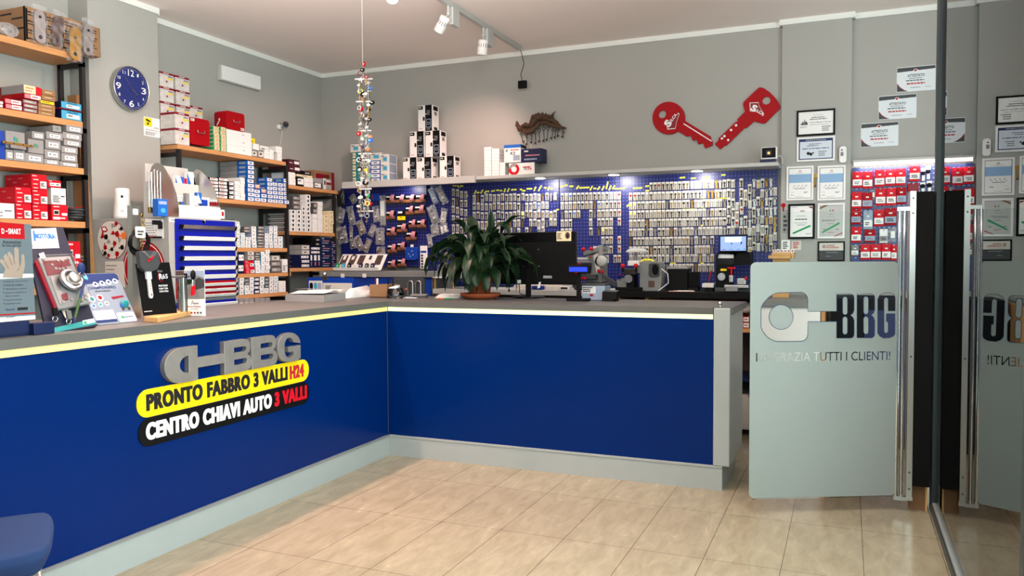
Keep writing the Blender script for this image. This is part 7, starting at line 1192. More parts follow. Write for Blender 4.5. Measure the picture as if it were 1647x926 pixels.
# padlock display
DX = -4.16; Ya, Yb_ = P(287, 346, 0, DX).y, P(355, 346, 0, DX).y; t = thing('padlock_display_stand', 'curved steel-sided padlock display stand on top of the drawer cabinet', 'display stand', (DX, (Ya+Yb_)/2, CZ))
def side(Y, px, nm): b = MB(); b.prism([(P(x, y, 1, Y).x, max(P(x, y, 1, Y).z, CZ+.001)) for x, y in px], (0, Y, 0), UX, UZ, (0, .006, 0), 'steel'); b.build(nm, t)
side(Ya, [(242, 274), (244, 267), (249, 262.5), (255, 262), (262, 267), (270, 280), (277, 294), (283, 312), (287, 335), (287, 348), (266, 348), (253, 335), (244, 300)], 'side_panel')
side(Yb_, [(312, 275), (316, 272), (321, 273), (330, 281), (340, 295), (347, 312), (353, 332), (354.5, 346), (338, 346), (322, 320), (313, 290)], 'side_panel')
zb1 = P(320, 331.5, 0, DX).z; b = MB(); b.box(DX-.10, DX, Ya+.006, Yb_-.001, CZ+.001, zb1, 'white', .002); b.box(DX-.20, DX-.10, Ya+.006, Yb_-.001, CZ+.001, zb1+.075, 'white', .002); b.box(DX-.30, DX-.20, Ya+.006, Yb_-.001, CZ+.001, zb1+.17, 'light_grey', .002); b.box(DX-.32, DX-.30, Ya+.006, Yb_-.001, CZ+.001, P(300, 271, 0, DX-.3).z, 'light_grey'); b.build('stepped_trays', t)
def dbox(lab, x0, x1, y0, y1, X, m, m2=None, nm='padlock_box', dep=.03):
    a, c = P(x0, y1, 0, X), P(x1, y0, 0, X); b = MB(); b.box(X-dep, X, a.y, c.y, a.z, c.z, m, .0015)
    if m2: b.prism([(a.y+.001, a.z+.004), (c.y-.001, a.z+.004), (a.y+.001, c.z-.004)], (X+.0003, 0, 0), UY, UZ, (.0004, 0, 0), m2)
    tag(b.build(nm), lab, 'box')
X_ = DX-.206
dbox('white and blue triangle-print padlock box, left on the display stand', 282.5, 290, 283, 310, X_-.01, 'white', 'box_blue'); dbox('white padlock box with big blue triangle in the display stand middle', 290.5, 296.5, 285, 309, X_-.01, 'box_blue', 'white'); dbox('red-striped white padlock box in the display stand', 297, 301, 287, 309, X_-.01, 'bright_red', None); dbox('tall white and blue padlock box, right of the red striped one', 301.5, 311.5, 277, 310, X_-.01, 'white', 'box_blue')
X_ = DX-.105
for i, (x0, x1, y0, y1, m) in enumerate([(300, 305, 311, 330, 'mid_grey'), (305, 312, 312, 330, 'white'), (312, 318, 315, 330, 'offwhite'), (318, 324.5, 310, 327.5, 'box_blue'), (325.5, 334, 321.5, 330.5, 'blue')]): dbox(f'small {["grey", "white", "pale", "blue-white", "plain blue"][i]} box on the lower tray of the padlock stand', x0, x1, y0, y1, DX-.03, m, 'white' if m == 'box_blue' else None)
def padlock(lab, x, y0, y1, w_, X, m, gap=.5):
    c, k = P(x, y1, 0, X), P(x, y0, 0, X); wy = w_*.0042; hb = (k.z-c.z)*gap; t = thing('padlock', lab, 'padlock', tuple(c), group='padlocks around the display stand'); b = MB(); b.box(X-.018, X, c.y-wy, c.y+wy, c.z+.0005, c.z+hb, m, .004); b.build('body', t)
    r = wy*.62; b = MB(); b.tube([(X-.009, c.y-r, c.z+hb-.004), (X-.009, c.y-r, k.z-r)]+[(X-.009, c.y-r*math.cos(PI*i/8), k.z-r+r*math.sin(PI*i/8)) for i in range(1, 8)]+[(X-.009, c.y+r, k.z-r), (X-.009, c.y+r, c.z+hb-.004)], min(.004, r*.34), 'chrome', 8); b.build('shackle', t)
for i, (x, y0) in enumerate(((244.5, 274), (253.5, 272.5), (258.5, 274))): padlock(f'long-shackled brass padlock before the stand, {ORD[i]} from left', x, y0, 342.5, 4.5, -4.20-.02*i, 'brass', .14)
a, c = P(254.5, 343.5, 0, -4.14), P(270, 320.5, 0, -4.14); t = thing('blue_padlock_pack', 'blue padlock pack reading LOGO left of the display stand', 'pack', (-4.14, a.y, CZ)); b = MB(); b.box(-4.19, -4.14, a.y, c.y, CZ+.001, c.z, 'box_blue', .003); b.build('pack', t); b = MB(); b.text('LOGO', (-4.1396, a.y+.008, c.z-.035), UY, UZ, 'white', (c.y-a.y)*.75, .02, .02); ring(b, (-4.1396, (a.y+c.y)/2, CZ+.04), .014, .02, 0, 360, 'cyan', (1, 0, 0)) if 0 else b.prism(circ((a.y+c.y)/2, CZ+.04, .02, .016), (-4.1398, 0, 0), UY, UZ, (.0004, 0, 0), 'cyan'); b.build('print', t)
for i, x in enumerate((341, 345.5, 349.5)): padlock(f'small red padlock on the lower tray right end, {ORD[i]} from left', x, 319, 331.2, 2, DX-.02-.02*(i % 2), 'dark_red', .55)
for i, x in enumerate((322, 326, 331)): padlock(f'slim-shackled {["red", "red", "brass"][i]} padlock on the upper step, {ORD[i]} from left', x, 284+i*2, 310, 2.4, DX-.21, ['dark_red', 'dark_red', 'brass'][i], .35)
for i, (x, m) in enumerate(((289, 'brass'), (298.5, 'brass'), (293.5, 'box_blue'))): padlock(f'little {["brass", "brass", "blue"][i]} padlock on the lower tray left end, {ORD[i]} of three', x, 317, 331.3, 2.2, DX-.05, m, .5)
b = MB(); q = P(364, 348, 2, CZ+.0); b.obox((DX+.005, Yb_+.01, CZ+.001), (0, .12, 0), (-.08, 0, 0), (0, .01, .008), 'dark_grey'); tag(b.build('dark_booklet'), 'thin dark booklet lying right of the display stand on the cabinet', 'booklet')
b = MB(); b.box(DX-.06, DX-.01, Yb_+.012, Yb_+.05, CZ+.0105, CZ+.075, 'white'); b.box(DX-.0098, DX-.0094, Yb_+.02, Yb_+.042, CZ+.03, CZ+.06, 'red'); tag(b.build('small_packet'), 'small red and white packet standing on the dark booklet', 'packet')
b = MB(); b.obox((-4.86, CY0+.21, CZ+.001), (.2, 0, 0), (0, .2, 0), (0, 0, .05), 'plate_brown'); tag(b.build('brown_case'), 'flat brown case lying behind the long padlocks on the cabinet', 'case')
# ------------------------------------------------------------------ certificates on the right pillar and wall
def frame(lab, x0, x1, y0, y1, fm, art, bpx=2.2, Y=QY, nm='framed_certificate', cat='certificate'):
    X0, X1_, Z0, Z1 = RX(x0, x1, y0, y1, Y-.018); t = thing(nm, lab, cat, ((X0+X1_)/2, Y, Z0)); w_, h = X1_-X0, Z1-Z0; bw = bpx*.0053
    b = MB()
    for a0, a1, c0, c1 in ((X0, X1_, Z0, Z0+bw), (X0, X1_, Z1-bw, Z1), (X0, X0+bw, Z0+bw, Z1-bw), (X1_-bw, X1_, Z0+bw, Z1-bw)): b.box(a0, a1, Y-.018, Y-.001, c0, c1, fm)
    b.build('frame', t, bevel=.0015)
    b = MB(); Yp = Y-.008; b.box(X0+bw, X1_-bw, Yp, Yp+.004, Z0+bw, Z1-bw, 'paper'); o = b.build('sheet', t)
    b = MB(); iw, ih = w_-2*bw, h-2*bw
    def R_(u0, u1, v0, v1, m, k=0): b.box(X0+bw+iw*u0, X0+bw+iw*u1, Yp-.0006-.0004*k, Yp-.0001, Z0+bw+ih*v0, Z0+bw+ih*v1, m)
    def Pg(pts, m, k=0): b.prism([(X0+bw+iw*u, Z0+bw+ih*v) for u, v in pts], (0, Yp-.0002, 0), UX, UZ, (0, -.0005-.0004*k, 0), m)
    def B_(u0, u1, v0, v1, r, m, s=0): bars(b, (X0+bw+iw*u0, Yp-.0012, Z0+bw+ih*v0), UX, UZ, iw*(u1-u0), ih*(v1-v0), r, m, seed=s, d=0, fill=.5)
    def T_(s, u0, u1, v0, v1, m, bold=.01): b.text(s, (X0+bw+iw*u0, Yp-.0014, Z0+bw+ih*v0), UX, UZ, m, iw*(u1-u0), ih*(v1-v0), bold, 0)
    art(R_, Pg, B_, T_); b.build('print', t); return t
def art1(R, G, B, T):
    for k, (x, hh) in enumerate(((.06, .12), (.10, .2), (.15, .28), (.19, .2), (.22, .15))): G([(x, .42), (x+.045, .42), (x+.045+.012, .42+hh*.4), (x+.02, .42+hh)], 'dark_grey' if k % 2 else 'ink_grey')
    B(.05, .28, .3, .36, 2, 'ink_grey'); B(.42, .74, .83, .86, 1, 'ink_grey'); B(.38, .78, .71, .77, 1, 'ink'); B(.33, .82, .63, .69, 1, 'ink', 2); T('Sector Masters Group', .33, .93, .47, .55, 'ink_grey'); B(.33, .9, .40, .43, 1, 'ink_grey'); B(.68, .95, .1, .36, 3, 'ink_grey')
frame('black framed certificate with grey mountain logo on the right pillar', 1281.3, 1343.2, 176, 217.6, 'black', art1, 2.6)
def art2(R, G, B, T):
    R(0, 1, 0, 1, 'ink_blue'); R(.03, .97, .05, .88, 'silver_sheet', 1); T('Attestato di Competenza', .2, .8, .91, .97, 'white'); 
    B(.3, .68, .72, .78, 1, 'ink_blue'); B(.24, .75, .64, .70, 1, 'ink_blue', 1); B(.1, .9, .50, .57, 1, 'ink_blue', 2); B(.58, .84, .14, .42, 3, 'ink_grey')
    for x, y, r in ((.28, .3, .05), (.36, .26, .05), (.43, .32, .025)): G(circ(x, y, r, r*1.6, 12), 'ink', 2)
mat('silver_sheet', '#c9d2dc', .6, 0, .02)
frame('white framed certificate with navy border under the black framed one', 1281.4, 1343, 219.5, 259, 'white', art2, 3)
def art3(R, G, B, T):
    R(0, 1, 0, 1, 'plate_brown'); R(.02, .98, .015, .985, 'paper', 1); R(.02, .98, .52, .80, 'cyan_pale', 2); G(circ(.5, .90, .05, .03, 14), 'dark_red', 2); G(circ(.5, .90, .03, .018, 12), 'paper', 3); T('SILCA', .38, .62, .835, .855, 'ink_grey') if 0 else B(.36, .64, .83, .855, 1, 'ink_grey')
    B(.3, .7, .6, .76, 3, 'ink_blue')
    for i in range(4): x = .15+.17*i; G([(x, .36), (x+.08, .38), (x+.10, .43), (x+.16, .445), (x+.1, .40), (x+.06, .36)], 'ink_blue', 2)
    B(.25, .75, .31, .345, 1, 'ink'); B(.1, .26, .2, .22, 1, 'ink_grey'); B(.66, .86, .17, .22, 2, 'ink'); B(.1, .25, .1, .13, 1, 'ink'); B(.3, .68, .05, .07, 1, 'ink_grey')
mat('cyan_pale', '#86a9cc', .6, 0, .02)
frame('white framed certificate with blue band, left of the hanging brass key', 1264.9, 1308.6, 267, 322, 'white', art3, 3); frame('white framed certificate with blue band, right of the hanging brass key', 1314.7, 1360, 265.8, 322, 'white', art3, 3)
def art4(R, G, B, T):
    G([(.78, .97), (.97, .97), (.97, .9), (.88, .93)], 'dark_red'); R(.06, .3, .95, .96, 'ink_grey'); G(circ(.5, .83, .06, .03, 14), 'dark_red'); G(circ(.5, .83, .035, .016, 12), 'paper', 1); G(circ(.6, .83, .03, .02, 12), 'dark_red'); B(.28, .74, .66, .69, 1, 'ink_grey'); T('Mm Mg mll', .22, .84, .53, .61, 'ink', 0) if 0 else B(.22, .84, .54, .60, 1, 'ink', 5)
    B(.2, .8, .44, .47, 1, 'ink_grey'); B(.3, .7, .37, .40, 1, 'ink'); B(.7, .95, .08, .12, 2, 'ink_grey'); G([(.1, .14), (.14, .09), (.92, .33), (.88, .385)], 'green', 1)
frame('black framed certificate with green marker strip on the pillar', 1267.6, 1310.6, 327.6, 384, 'black', art4, 3)
def art5(R, G, B, T):
    R(0, 1, 0, 1, 'light_grey'); G([(0, .9), (0, .93), (.22, 1), (.34, 1)], 'red', 1); G([(0, .87), (0, .9), (.34, 1), (.4, 1)], 'green', 1); G([(.68, 0), (1, .1), (1, .13), (.6, 0)], 'red', 1); G(circ(.46, .83, .03, .03, 10), 'green', 1); G(circ(.58, .83, .03, .03, 10), 'red', 1); B(.4, .6, .7, .72, 1, 'ink'); B(.35, .65, .62, .64, 1, 'ink_grey'); B(.1, .9, .48, .55, 3, 'ink_grey'); B(.35, .65, .4, .42, 1, 'ink'); B(.34, .66, .12, .15, 1, 'ink_red'); G([(.1, .15), (.13, .11), (.88, .40), (.84, .455)], 'green', 2); B(.15, .3, .2, .26, 1, 'ink_grey'); B(.7, .86, .2, .26, 1, 'ink_grey')
frame('white framed certificate with tricolour corners and green marker strip', 1314.8, 1358.8, 326.4, 383.4, 'white', art5, 3)
def art6(R, G, B, T): R(0, 1, 0, .55, 'dark_grey'); R(.0, 1, .55, 1, 'offwhite'); G(circ(.2, .78, .06, .09, 14), 'dark_red', 1); G(circ(.2, .78, .03, .05, 12), 'offwhite', 2); T('DIVISIONE', .3, .62, .8, .88, 'dark_red', .03); T('SICUREZZA', .3, .82, .68, .77, 'red', .03); B(.15, .85, .59, .63, 1, 'ink_grey'); B(.3, .8, .42, .46, 1, 'light_grey'); B(.28, .5, .2, .23, 1, 'light_grey')
frame('low black framed card with dark lower half behind the gate glass', 1315.2, 1358.8, 388, 420, 'black', art6, 2)
q = P(1311, 289, 1, QY); b = MB(); b.prism(circ(q.x, P(1311, 283, 1, QY).z, .020, .018), (0, QY-.012, 0), UX, UZ, (0, .008, 0), 'brass'); b.cyl((q.x, QY-.008, P(1311, 285, 1, QY).z), (q.x-.004, QY-.008, P(1310, 299, 1, QY).z), .007, 'brass', 10); b.sphere((q.x-.004, QY-.008, P(1310, 299, 1, QY).z), .012, 'brass', 10); b.cyl((q.x, QY, P(1311, 283, 1, QY).z), (q.x, QY-.012, P(1311, 283, 1, QY).z), .004, 'brass', 8); tag(b.build('brass_key'), 'decorative brass key hanging between two blue-banded certificates', 'key')
X0, X1_, Z0, Z1 = RX(1350, 1361.5, 235.5, 261.5, QY-.03); t = thing('motion_sensor', 'small rounded white motion sensor at the pillar edge', 'sensor', ((X0+X1_)/2, QY, Z0)); b = MB(); b.prism(rrect(X0, X1_, Z0, Z1, .02), (0, QY-.045, 0), UX, UZ, (0, .044, 0), 'white'); b.build('case', t, bevel=.006); b = MB(); b.cyl((X0+.018, QY-.047, Z1-.03), (X0+.018, QY-.0455, Z1-.03), .006, 'ink', 10); b.prism(rrect(X0+.008, X0+.03, Z0+.05, Z1-.045, .008), (0, QY-.0465, 0), UX, UZ, (0, .001, 0), 'mid_grey'); b.build('eye', t)
for lab, x0, x1, y0, y1, m in (('red and white sticker card beside the pillar edge', 1257, 1270.5, 386, 403, 'paper'), ('small white sticker with red print on the pillar', 1273.4, 1288.5, 387, 402, 'offwhite'), ('grey key photo strip on the pillar beside the black frame', 1258, 1267, 338, 375, 'box_grey')):
    X0, X1_, Z0, Z1 = RX(x0, x1, y0, y1, QY); b = MB(); b.box(X0, X1_, QY-.002, QY-.0005, Z0, Z1, m); bars(b, (X0+.01, QY-.002, Z0+.012), UX, UZ, (X1_-X0)*.7, (Z1-Z0)*.75, 4, 'ink' if m != 'offwhite' else 'ink_red', seed=int(x0)); tag(b.build('sticker'), lab, 'sticker')
q = P(1260, 330, 1, QY); b = MB(); b.prism(circ(q.x, q.z, .018), (0, QY-.002, 0), UX, UZ, (0, .0015, 0), 'red'); b.box(q.x-.006, q.x+.006, QY-.002, QY-.0005, q.z-.05, q.z-.014, 'red'); tag(b.build('key_sticker'), 'little red key-shaped sticker at the left pillar edge', 'sticker')
# attestations taped on the right wall
mat('paper_cool', '#d3dade', .55, 0, .02)
for lab, tl, br in (('attestation sheet taped highest on the right wall, beside the glass door', (1442.3, 106.5), (1504.7, 146.5)), ('attestation sheet in the middle of the three on the right wall', (1413, 152.6), (1474, 191)), ('attestation sheet taped lowest on the right wall, above the red packs', (1384.6, 197), (1445, 235.5))):
    X0, X1_, Z0, Z1 = RX(tl[0], br[0], tl[1], br[1], YB); w_, h = X1_-X0, Z1-Z0; t = thing('attestation_sheet', lab, 'certificate', ((X0+X1_)/2, YB, Z0)); b = MB(); b.box(X0, X1_, YB-.003, YB-.0008, Z0, Z1, 'paper_cool'); b.build('sheet', t)
    b = MB(); y = YB-.0032
    def G(pts, m, k=0): b.prism([(X0+w_*u, Z0+h*v) for u, v in pts], (0, y, 0), UX, UZ, (0, -.0004-.0003*k, 0), m)
    G([(.01, .80), (.99, .86), (.99, .98), (.01, .97)], 'dark_grey'); G([(.01, .02), (.3, .02), (.2, .08), (.1, .19), (.01, .36)], 'red'); G([(.01, .02), (.27, .02), (.17, .09), (.08, .19), (.01, .32)], 'dark_grey', 1); G([(.42, .82), (.46, .9), (.53, .88), (.56, .84), (.48, .76)], 'white', 1); G([(.44, .83), (.47, .88), (.52, .86), (.54, .84), (.48, .79)], 'red', 2)
    b.text('ATTESTATO', (X0+w_*.28, y-.001, Z0+h*.58), UX, UZ, 'ink', w_*.44, h*.11, .02, 0); bars(b, (X0+w_*.32, y-.001, Z0+h*.5), UX, UZ, w_*.36, h*.05, 1, 'ink_grey', d=0); bars(b, (X0+w_*.24, y-.001, Z0+h*.41), UX, UZ, w_*.5, h*.06, 1, 'ink', d=0); bars(b, (X0+w_*.26, y-.001, Z0+h*.27), UX, UZ, w_*.5, h*.09, 1, 'ink_red', d=0); bars(b, (X0+w_*.36, y-.001, Z0+h*.13), UX, UZ, w_*.28, h*.04, 1, 'ink_grey', d=0); bars(b, (X0+w_*.74, y-.001, Z0+h*.14), UX, UZ, w_*.16, h*.03, 1, 'ink_grey', d=0); b.build('print', t)
# ------------------------------------------------------------------ slotted board with red packs
YQ = YB-.03; X0, X1_ = P(1370.5, 340, 1, YQ).x, P(1530, 340, 1, YQ).x+.08; zt = P(1440, 267, 1, YQ).z
b = MB(); b.box(X0, X1_, YQ, YB-.001, 1.12, zt, 'pegboard_slot'); tag(b.build('slotted_board'), 'dark blue slotted board with red packs right of the pillar', 'pegboard')
t = thing('led_tube', 'long glowing light tube above the red packs', 'lamp', ((X0+X1_)/2, YB-.05, zt+.02)); b = MB(); b.box(X0, X1_, YB-.075, YB-.001, zt+.038, zt+.055, 'light_grey'); b.build('housing', t); b = MB(); b.cyl((X0+.01, YB-.055, zt+.024), (X1_-.01, YB-.055, zt+.024), .014, 'led_glow', 12); b.build('tube', t)
l = bpy.data.lights.new('tube_light', 'AREA'); l.shape = 'RECTANGLE'; l.size = X1_-X0-.1; l.size_y = .02; l.energy = 2.2; l.color = (1, .88, .84); o = bpy.data.objects.new('tube_light', l); C.objects.link(o); o.parent = t; o.location = (0, -.02, -.02); o.rotation_euler = (math.radians(15), 0, 0)
def pk(x, y): return 1360+x/5.612, 255+y/5.612
def pack(lab, x0, y0, x1, y1, kind, i):
    a, c = pk(x0, y0), pk(x1, y1); d = .02+.006*(i % 3); Xa, Xb, Za, Zb = RX(a[0], c[0], a[1], c[1], YQ-d); w_, h = Xb-Xa, Zb-Za; t = thing('hanging_pack', lab, 'pack', ((Xa+Xb)/2, YQ-d, Za), group='packs on the slotted board'); top, low = {'red': ('bright_red', 'white'), 'pinkred': ('red', 'silverblue'), 'blue': ('silverblue', 'white'), 'grey': ('mid_grey', 'white'), 'clear': ('bag', 'offwhite'), 'whitepack': ('white', 'box_grey'), 'redonly': ('red', 'dark_red')}[kind]
    b = MB(); n = 6; vs = []
    for s in (1, -1):
        for j in range(n+1):
            for k in range(n+1): e = min(k, n-k, j, n-j)/(n/2); vs.append((Xa+w_*k/n, YQ-d+s*(-.002-.010*e**.6), Za+h*j/n))
    N_ = (n+1)**2; fs = [(q_*N_+j*(n+1)+k, q_*N_+j*(n+1)+k+1, q_*N_+(j+1)*(n+1)+k+1, q_*N_+(j+1)*(n+1)+k) for q_ in (0, 1) for j in range(n) for k in range(n)]; b.add(vs, fs, top if kind not in ('clear',) else 'bag', True); b.build('bag', t)
    b = MB(); yf = YQ-d-.0130
    if kind == 'clear': b.box(Xa+w_*.3, Xb-w_*.15, yf+.002, yf+.003, Za+h*.3, Za+h*.75, 'white')
    elif kind in ('redonly',): b.box(Xa+w_*.08, Xb-w_*.08, yf, yf+.001, Za+h*.1, Za+h*.9, low)
    else: b.box(Xa+w_*.04, Xb-w_*.04, yf, yf+.001, Za+h*.13, Za+h*.5, low); bars(b, (Xa+w_*.2, yf-.0005, Za+h*.2), UX, UZ, w_*.6, h*.2, 2, 'ink' if i % 2 else 'ink_grey', seed=i, d=0)
    if kind != 'clear': b.box(Xa+w_*.36, Xb-w_*.36, yf+.001, yf+.002, Za+h*.66, Za+h*.74, 'white')
    b.build('label', t)
    b = MB(); b.prism(circ((Xa+Xb)/2, Zb-h*.08, w_*.1, w_*.06, 10), (0, yf+.009, 0), UX, UZ, (0, -.003, 0), 'ink'); b.cyl(((Xa+Xb)/2, YQ, Zb-h*.07), ((Xa+Xb)/2, YQ-d-.02, Zb-h*.06), .0022, 'steel', 6); b.build('hook', t)
rw = ['top', 'second', 'third', 'fourth', 'lowest']
L_ = [(0, [(62, 118, 152, 262, 'red'), (155, 115, 245, 270, 'red'), (262, 100, 352, 255, 'red'), (358, 95, 450, 245, 'red'), (452, 88, 543, 242, 'red'), (575, 55, 672, 205, 'red')]), (1, [(55, 300, 145, 450, 'red'), (150, 305, 243, 450, 'pinkred'), (222, 282, 268, 376, 'clear'), (270, 268, 362, 424, 'red'), (368, 265, 456, 422, 'red'), (458, 258, 548, 412, 'pinkred'), (560, 222, 658, 298, 'redonly')]), (2, [(50, 455, 140, 592, 'pinkred'), (160, 472, 245, 636, 'blue'), (256, 460, 346, 610, 'red'), (350, 446, 460, 600, 'pinkred')]), (3, [(50, 615, 142, 757, 'red'), (172, 640, 270, 755, 'pinkred'), (306, 636, 380, 760, 'whitepack'), (386, 622, 456, 756, 'clear')]), (4, [(52, 782, 118, 878, 'grey'), (135, 770, 222, 912, 'red'), (224, 770, 320, 910, 'red'), (326, 766, 410, 912, 'red'), (412, 776, 462, 918, 'red')])]
kd = {'red': 'red and white', 'pinkred': 'red and grey', 'blue': 'blue and white', 'grey': 'dark', 'clear': 'small clear', 'whitepack': 'white', 'redonly': 'low all-red'}
for r, row in L_:
    for i, (x0, y0, x1, y1, k) in enumerate(row): pack(f'{kd[k]} hanging pack, {ORD[i]} from left in the {rw[r]} row of the slotted board', x0, y0, x1, y1, k, i+r)
for i, (x0, y0, x1, y1) in enumerate([(680, 85, 720, 200), (722, 68, 768, 185), (674, 215, 720, 295), (731, 200, 781, 295)]):
    a, c = pk(x0, y0), pk(x1, y1); Xa, Xb, Za, Zb = RX(a[0], c[0], a[1], c[1], YQ-.02); cx = (Xa+Xb)/2; t = thing('car_key_blank', f'black-headed car key on white card, {["upper left", "upper right", "lower left", "lower right"][i]} of four by the gate post', 'key', (cx, YQ-.02, Za)); b = MB(); b.box(Xa, Xb, YQ-.016, YQ-.013, Zb-(Zb-Za)*.25, Zb, 'white'); b.build('card', t); b = MB(); b.sphere((cx, YQ-.024, Za+(Zb-Za)*.58), (Xb-Xa)*.48, 'black', 14, (1, .35, 1)); b.build('key_head', t); b = MB(); b.box(cx-.008, cx+.012, YQ-.022, YQ-.018, Za, Za+(Zb-Za)*.45, 'white'); b.build('blade', t)
# cabinet behind the gate and card holder on it
xc0, xc1 = P(1218, 490, 1, 5.95).x, P(1319, 520, 1, 5.95).x; t = thing('side_cabinet', 'low white cabinet with grey worktop seen through the gate glass', 'cabinet', ((xc0+xc1)/2, 6.3, 0)); b = MB(); b.box(xc0, xc1, 5.97, YB-.08, 0, 1.03, 'white'); b.build('body', t); b = MB(); b.box(xc0-.01, xc1+.005, 5.95, YB-.08, 1.03, 1.075, 'mid_grey', .003); b.build('worktop', t); b = MB(); b.box(xc1+.005, xc1+.03, 6.0, YB-.08, 0, 1.06, 'wood'); b.build('end_panel', t)
xd = P(1337, 520, 1, 6.3).x; t = thing('dark_counter_cabinet', 'dark cabinet below the red packs seen through the gate logo', 'cabinet', (xd+.3, 6.5, 0)); b = MB(); b.box(xd, .40, 6.3, QY-.005, 0, 1.08, 'black', .004); b.build('body', t); b = MB(); b.box(xd+.22, .39, 6.28, 6.299, .1, 1.0, 'navy', .003); b.build('door_front', t)
hx0, hx1 = P(1236, 412, 1, 6.4).x, P(1276, 412, 1, 6.4).x; z_ = P(1256, 420, 1, 6.4).z; z2 = P(1256, 406, 1, 6.4).z; t = thing('wooden_card_holder', 'stepped pale wooden holder with red and white cards above the gate film', 'card holder', ((hx0+hx1)/2, 6.4, 1.075)); b = MB(); b.box(hx0+.03, hx1-.03, 6.42, 6.5, 1.076, z_+.03, 'wood_pale'); b.box(hx0, hx1-.01, 6.38, 6.52, z_+.02, z_+.045, 'wood_pale', .002); b.obox((hx1-.02, 6.38, z_+.02), (.02, 0, 0), (0, .14, 0), (.012, 0, z2-z_-.02), 'wood_pale'); b.box(hx0+.02, hx1-.02, 6.41, 6.43, z_+.045, z2, 'wood_pale', .002); b.build('holder', t)
for i in range(6): x = hx0+.03+i*.026; b = MB(); b.box(x, x+.022, 6.432+.004*i, 6.434+.004*i, z_+.046, z2+.022+.004*(i % 2), 'white'); b.prism(circ(x+.011, z2+.012, .006), (0, 6.4315+.004*i, 0), UX, UZ, (0, .0004, 0), 'red'); b.build('card', t)
# ------------------------------------------------------------------ hanging key mobile
YM = 4.2; mx = P(585, 200, 1, YM).x
def mp(x, y): return P(560+x/3.632, 90+y/3.632, 1, YM)
t = thing('key_mobile', 'long hanging mobile of old keys and key heads on a thin wire', 'mobile', (mx, YM, mp(80, 900).z)); top = P(583, -40, 1, YM); b = MB(); b.cyl((mp(84, 20).x, YM, ZC), mp(84, 20), .0012, 'steel', 6)
b.cyl((mp(84, 20).x, YM, ZC), (mp(84, 20).x, YM, ZC-.02), .012, 'white', 12); b.build('wire', t)
for x0, x1, y in ((40, 140, 136), (48, 130, 268), (70, 132, 438), (62, 132, 572), (66, 128, 610), (64, 135, 778), (55, 145, 908)): b = MB(); b.cyl(mp(x0, y), mp(x1, y-2), .0045, 'offwhite', 8); b.build('cross_stick', t)
b = MB()
for x in (72, 118): b.tube([mp(x, 130), mp(x-2, 400), mp(x+2, 700), mp(x, 900)], .0012, 'silver', 5)
b.tube([mp(84, 20), mp(90, 130)], .0012, 'silver', 5); b.build('strings', t)
random.seed(8)
KEYS = [(85, 45, 'red', 16), (90, 84, 'black', 13), (70, 100, 'dark_red', 14), (115, 126, 'dark_red', 11), (98, 120, 'steel', 8), (72, 158, 'steel', 12), (114, 155, 'steel', 11), (118, 187, 'box_blue', 14), (70, 207, 'label_yellow', 12), (92, 224, 'black', 18), (114, 204, 'steel', 10), (70, 255, 'orange', 12), (132, 270, 'black', 14), (72, 310, 'red', 16), (100, 318, 'silverblue', 13), (118, 312, 'black', 12), (70, 335, 'dark_red', 11), (88, 348, 'offwhite', 11), (74, 371, 'dark_grey', 14), (118, 370, 'black', 12), (113, 392, 'black', 13), (72, 402, 'steel', 9), (97, 400, 'steel', 9), (73, 432, 'offwhite', 10), (72, 457, 'red', 15), (118, 470, 'orange', 12), (106, 478, 'green', 9), (118, 490, 'box_blue', 17), (74, 520, 'dark_red', 12), (78, 545, 'black', 12), (118, 548, 'orange', 12), (100, 540, 'offwhite', 10), (64, 607, 'white', 12), (78, 606, 'black', 11), (112, 600, 'silver', 10), (86, 632, 'steel', 13), (76, 662, 'black', 15), (100, 665, 'yellow', 11), (90, 690, 'silver', 15), (98, 740, 'black', 17), (122, 700, 'green', 8), (74, 768, 'pink', 10), (76, 826, 'light_grey', 14), (118, 818, 'green', 13), (92, 850, 'silver', 12), (84, 868, 'dark_grey', 12), (122, 862, 'red', 16), (122, 862, 'label_yellow', 12), (78, 880, 'steel', 11), (100, 890, 'steel', 12), (112, 934, 'steel', 11), (74, 930, 'silver', 12)]
KEYS += [(random.choice((68, 76, 88, 104, 114, 122)), 140+i*16.4, random.choice(['steel', 'silver', 'offwhite', 'light_grey', 'dark_grey']), random.uniform(8, 12)) for i in range(46)]
for i, (x, y, m, r) in enumerate(KEYS):
    c = mp(x, y)+Vector((0, random.uniform(-.02, .02), 0)); rr = r*.00135; b = MB(); n_ = Vector((random.uniform(-.5, .5), -1, random.uniform(-.2, .2))).normalized(); u = n_.cross(UZ).normalized()
    if i % 3 == 2: b.tube([c+u*rr*math.cos(k*PI/6)+UZ*rr*.8*math.sin(k*PI/6) for k in range(12)], .0024, m, 6, closed=True)
    else: b.prism(circ(0, 0, rr*.95, rr*.66, 14), c-n_*.003, u, UZ, n_*.006, m); b.prism(circ(0, 0, rr*.3, rr*.2, 8), c+n_*.003, u, UZ, n_*.001, 'offwhite')
    L = rr*random.uniform(1.6, 2.6); b.obox(c-u*.003-UZ*(rr+L), u*.006, n_*.002, UZ*L, random.choice(['steel', 'silver', 'brass'])); b.obox(c+u*.003-UZ*(rr+L), u*.004, n_*.002, UZ*L*.4, 'steel'); b.build('key', t)
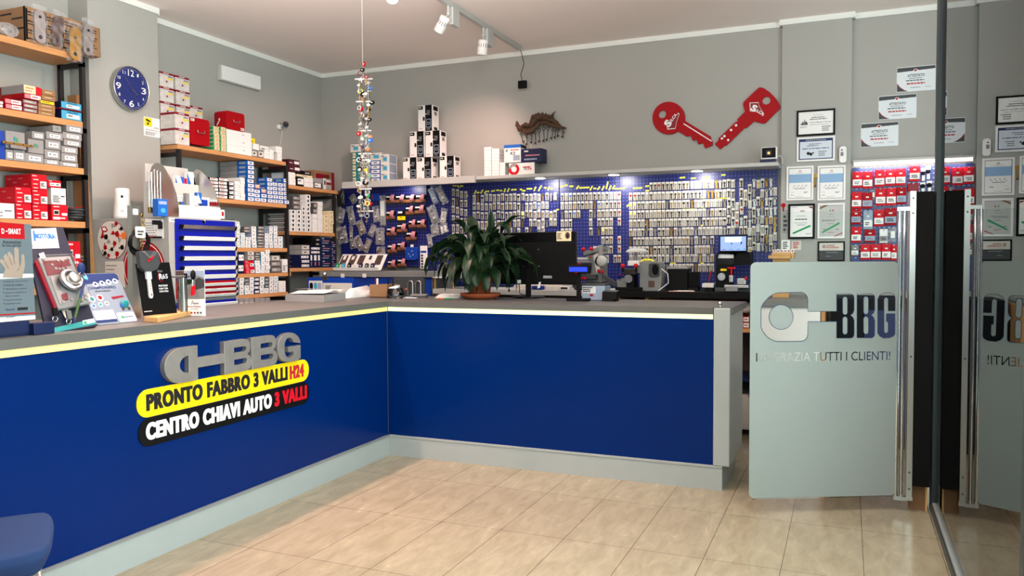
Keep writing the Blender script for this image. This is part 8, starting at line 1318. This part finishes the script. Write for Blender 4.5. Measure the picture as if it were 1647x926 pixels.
# ------------------------------------------------------------------ chair, near left
sbr, sfr = P(90, 822, 2, .475), P(82, 889, 2, .475); f_ = (sbr-sfr); dp_ = f_.length; f_.normalize(); r_ = Vector((f_.y, -f_.x, 0))
o = sfr; W_ = .46; t = thing('waiting_chair', 'blue fabric chair on chrome legs at the near left before the counter', 'chair', (o.x-r_.x*W_/2, o.y-r_.y*W_/2, 0))
bm = bmesh.new(); bmesh.ops.create_cube(bm, size=1); bmesh.ops.subdivide_edges(bm, edges=bm.edges[:], cuts=6, use_grid_fill=True)
vs = []
for v in bm.verts:
    x, y, z = v.co*2; rr = max(abs(x)**6+abs(y)**6, 1e-9)**(1/6); k = max(abs(x), abs(y)); sx, sy = (x/rr*k*1.0, y/rr*k*1.0) if rr > 0 else (x, y)
    edge = max(abs(sx), abs(sy)); zz = z*.5; zz = (.045 if z > 0 else -.075)*abs(z)*(1-.35*edge**5); s2 = 1-.10*max(0, -z)*edge - .03*max(0, z)*edge**4
    vs.append(o-r_*(W_/2)+f_*(dp_/2)+r_*(sx*s2*W_/2)+f_*(sy*s2*dp_/2*1.04)+UZ*(.452-o.z+zz)+Vector((0, 0, 0)))
fs = [[v.index for v in f.verts] for f in bm.faces]; bm.verts.index_update(); b = MB(); b.add(vs, fs, 'chair_blue', True); bm.free(); b.build('seat', t, sub=1)
ctr = o-r_*(W_/2)+f_*(dp_/2); ctr.z = 0
for sx in (-1, 1):
    for sy in (-1, 1): p = ctr+r_*sx*W_*.36+f_*sy*dp_*.34; b = MB(); b.cyl((p.x+r_.x*sx*.03, p.y+r_.y*sx*.03, .001), (p.x, p.y, .39), .0115, 'chrome', 12); b.build('leg', t)
b = MB(); p = ctr-r_*W_*.52; b.obox(p-f_*dp_*.45+UZ*.5, f_*dp_*.9, -r_*.05, UZ*.34, 'chair_blue'); b.build('backrest', t, bevel=.02)
b = MB()
for s in (-1, 1): q = ctr-r_*W_*.40+f_*s*dp_*.3; b.tube([q+UZ*.39, q-r_*W_*.16+UZ*.42, q-r_*W_*.17+UZ*.6], .011, 'chrome', 10)
b.build('back_support', t)
# ------------------------------------------------------------------ second ceiling track, over the left counter
for i, (y, pw) in enumerate(((2.3, 150), (3.0, 150), (3.7, 150), (4.35, 130))):
    spot('track_spot_light', (-3.46, y, 3.10), (-2.55, y+.25, 0), pw, PINK, 76, .9, .05)
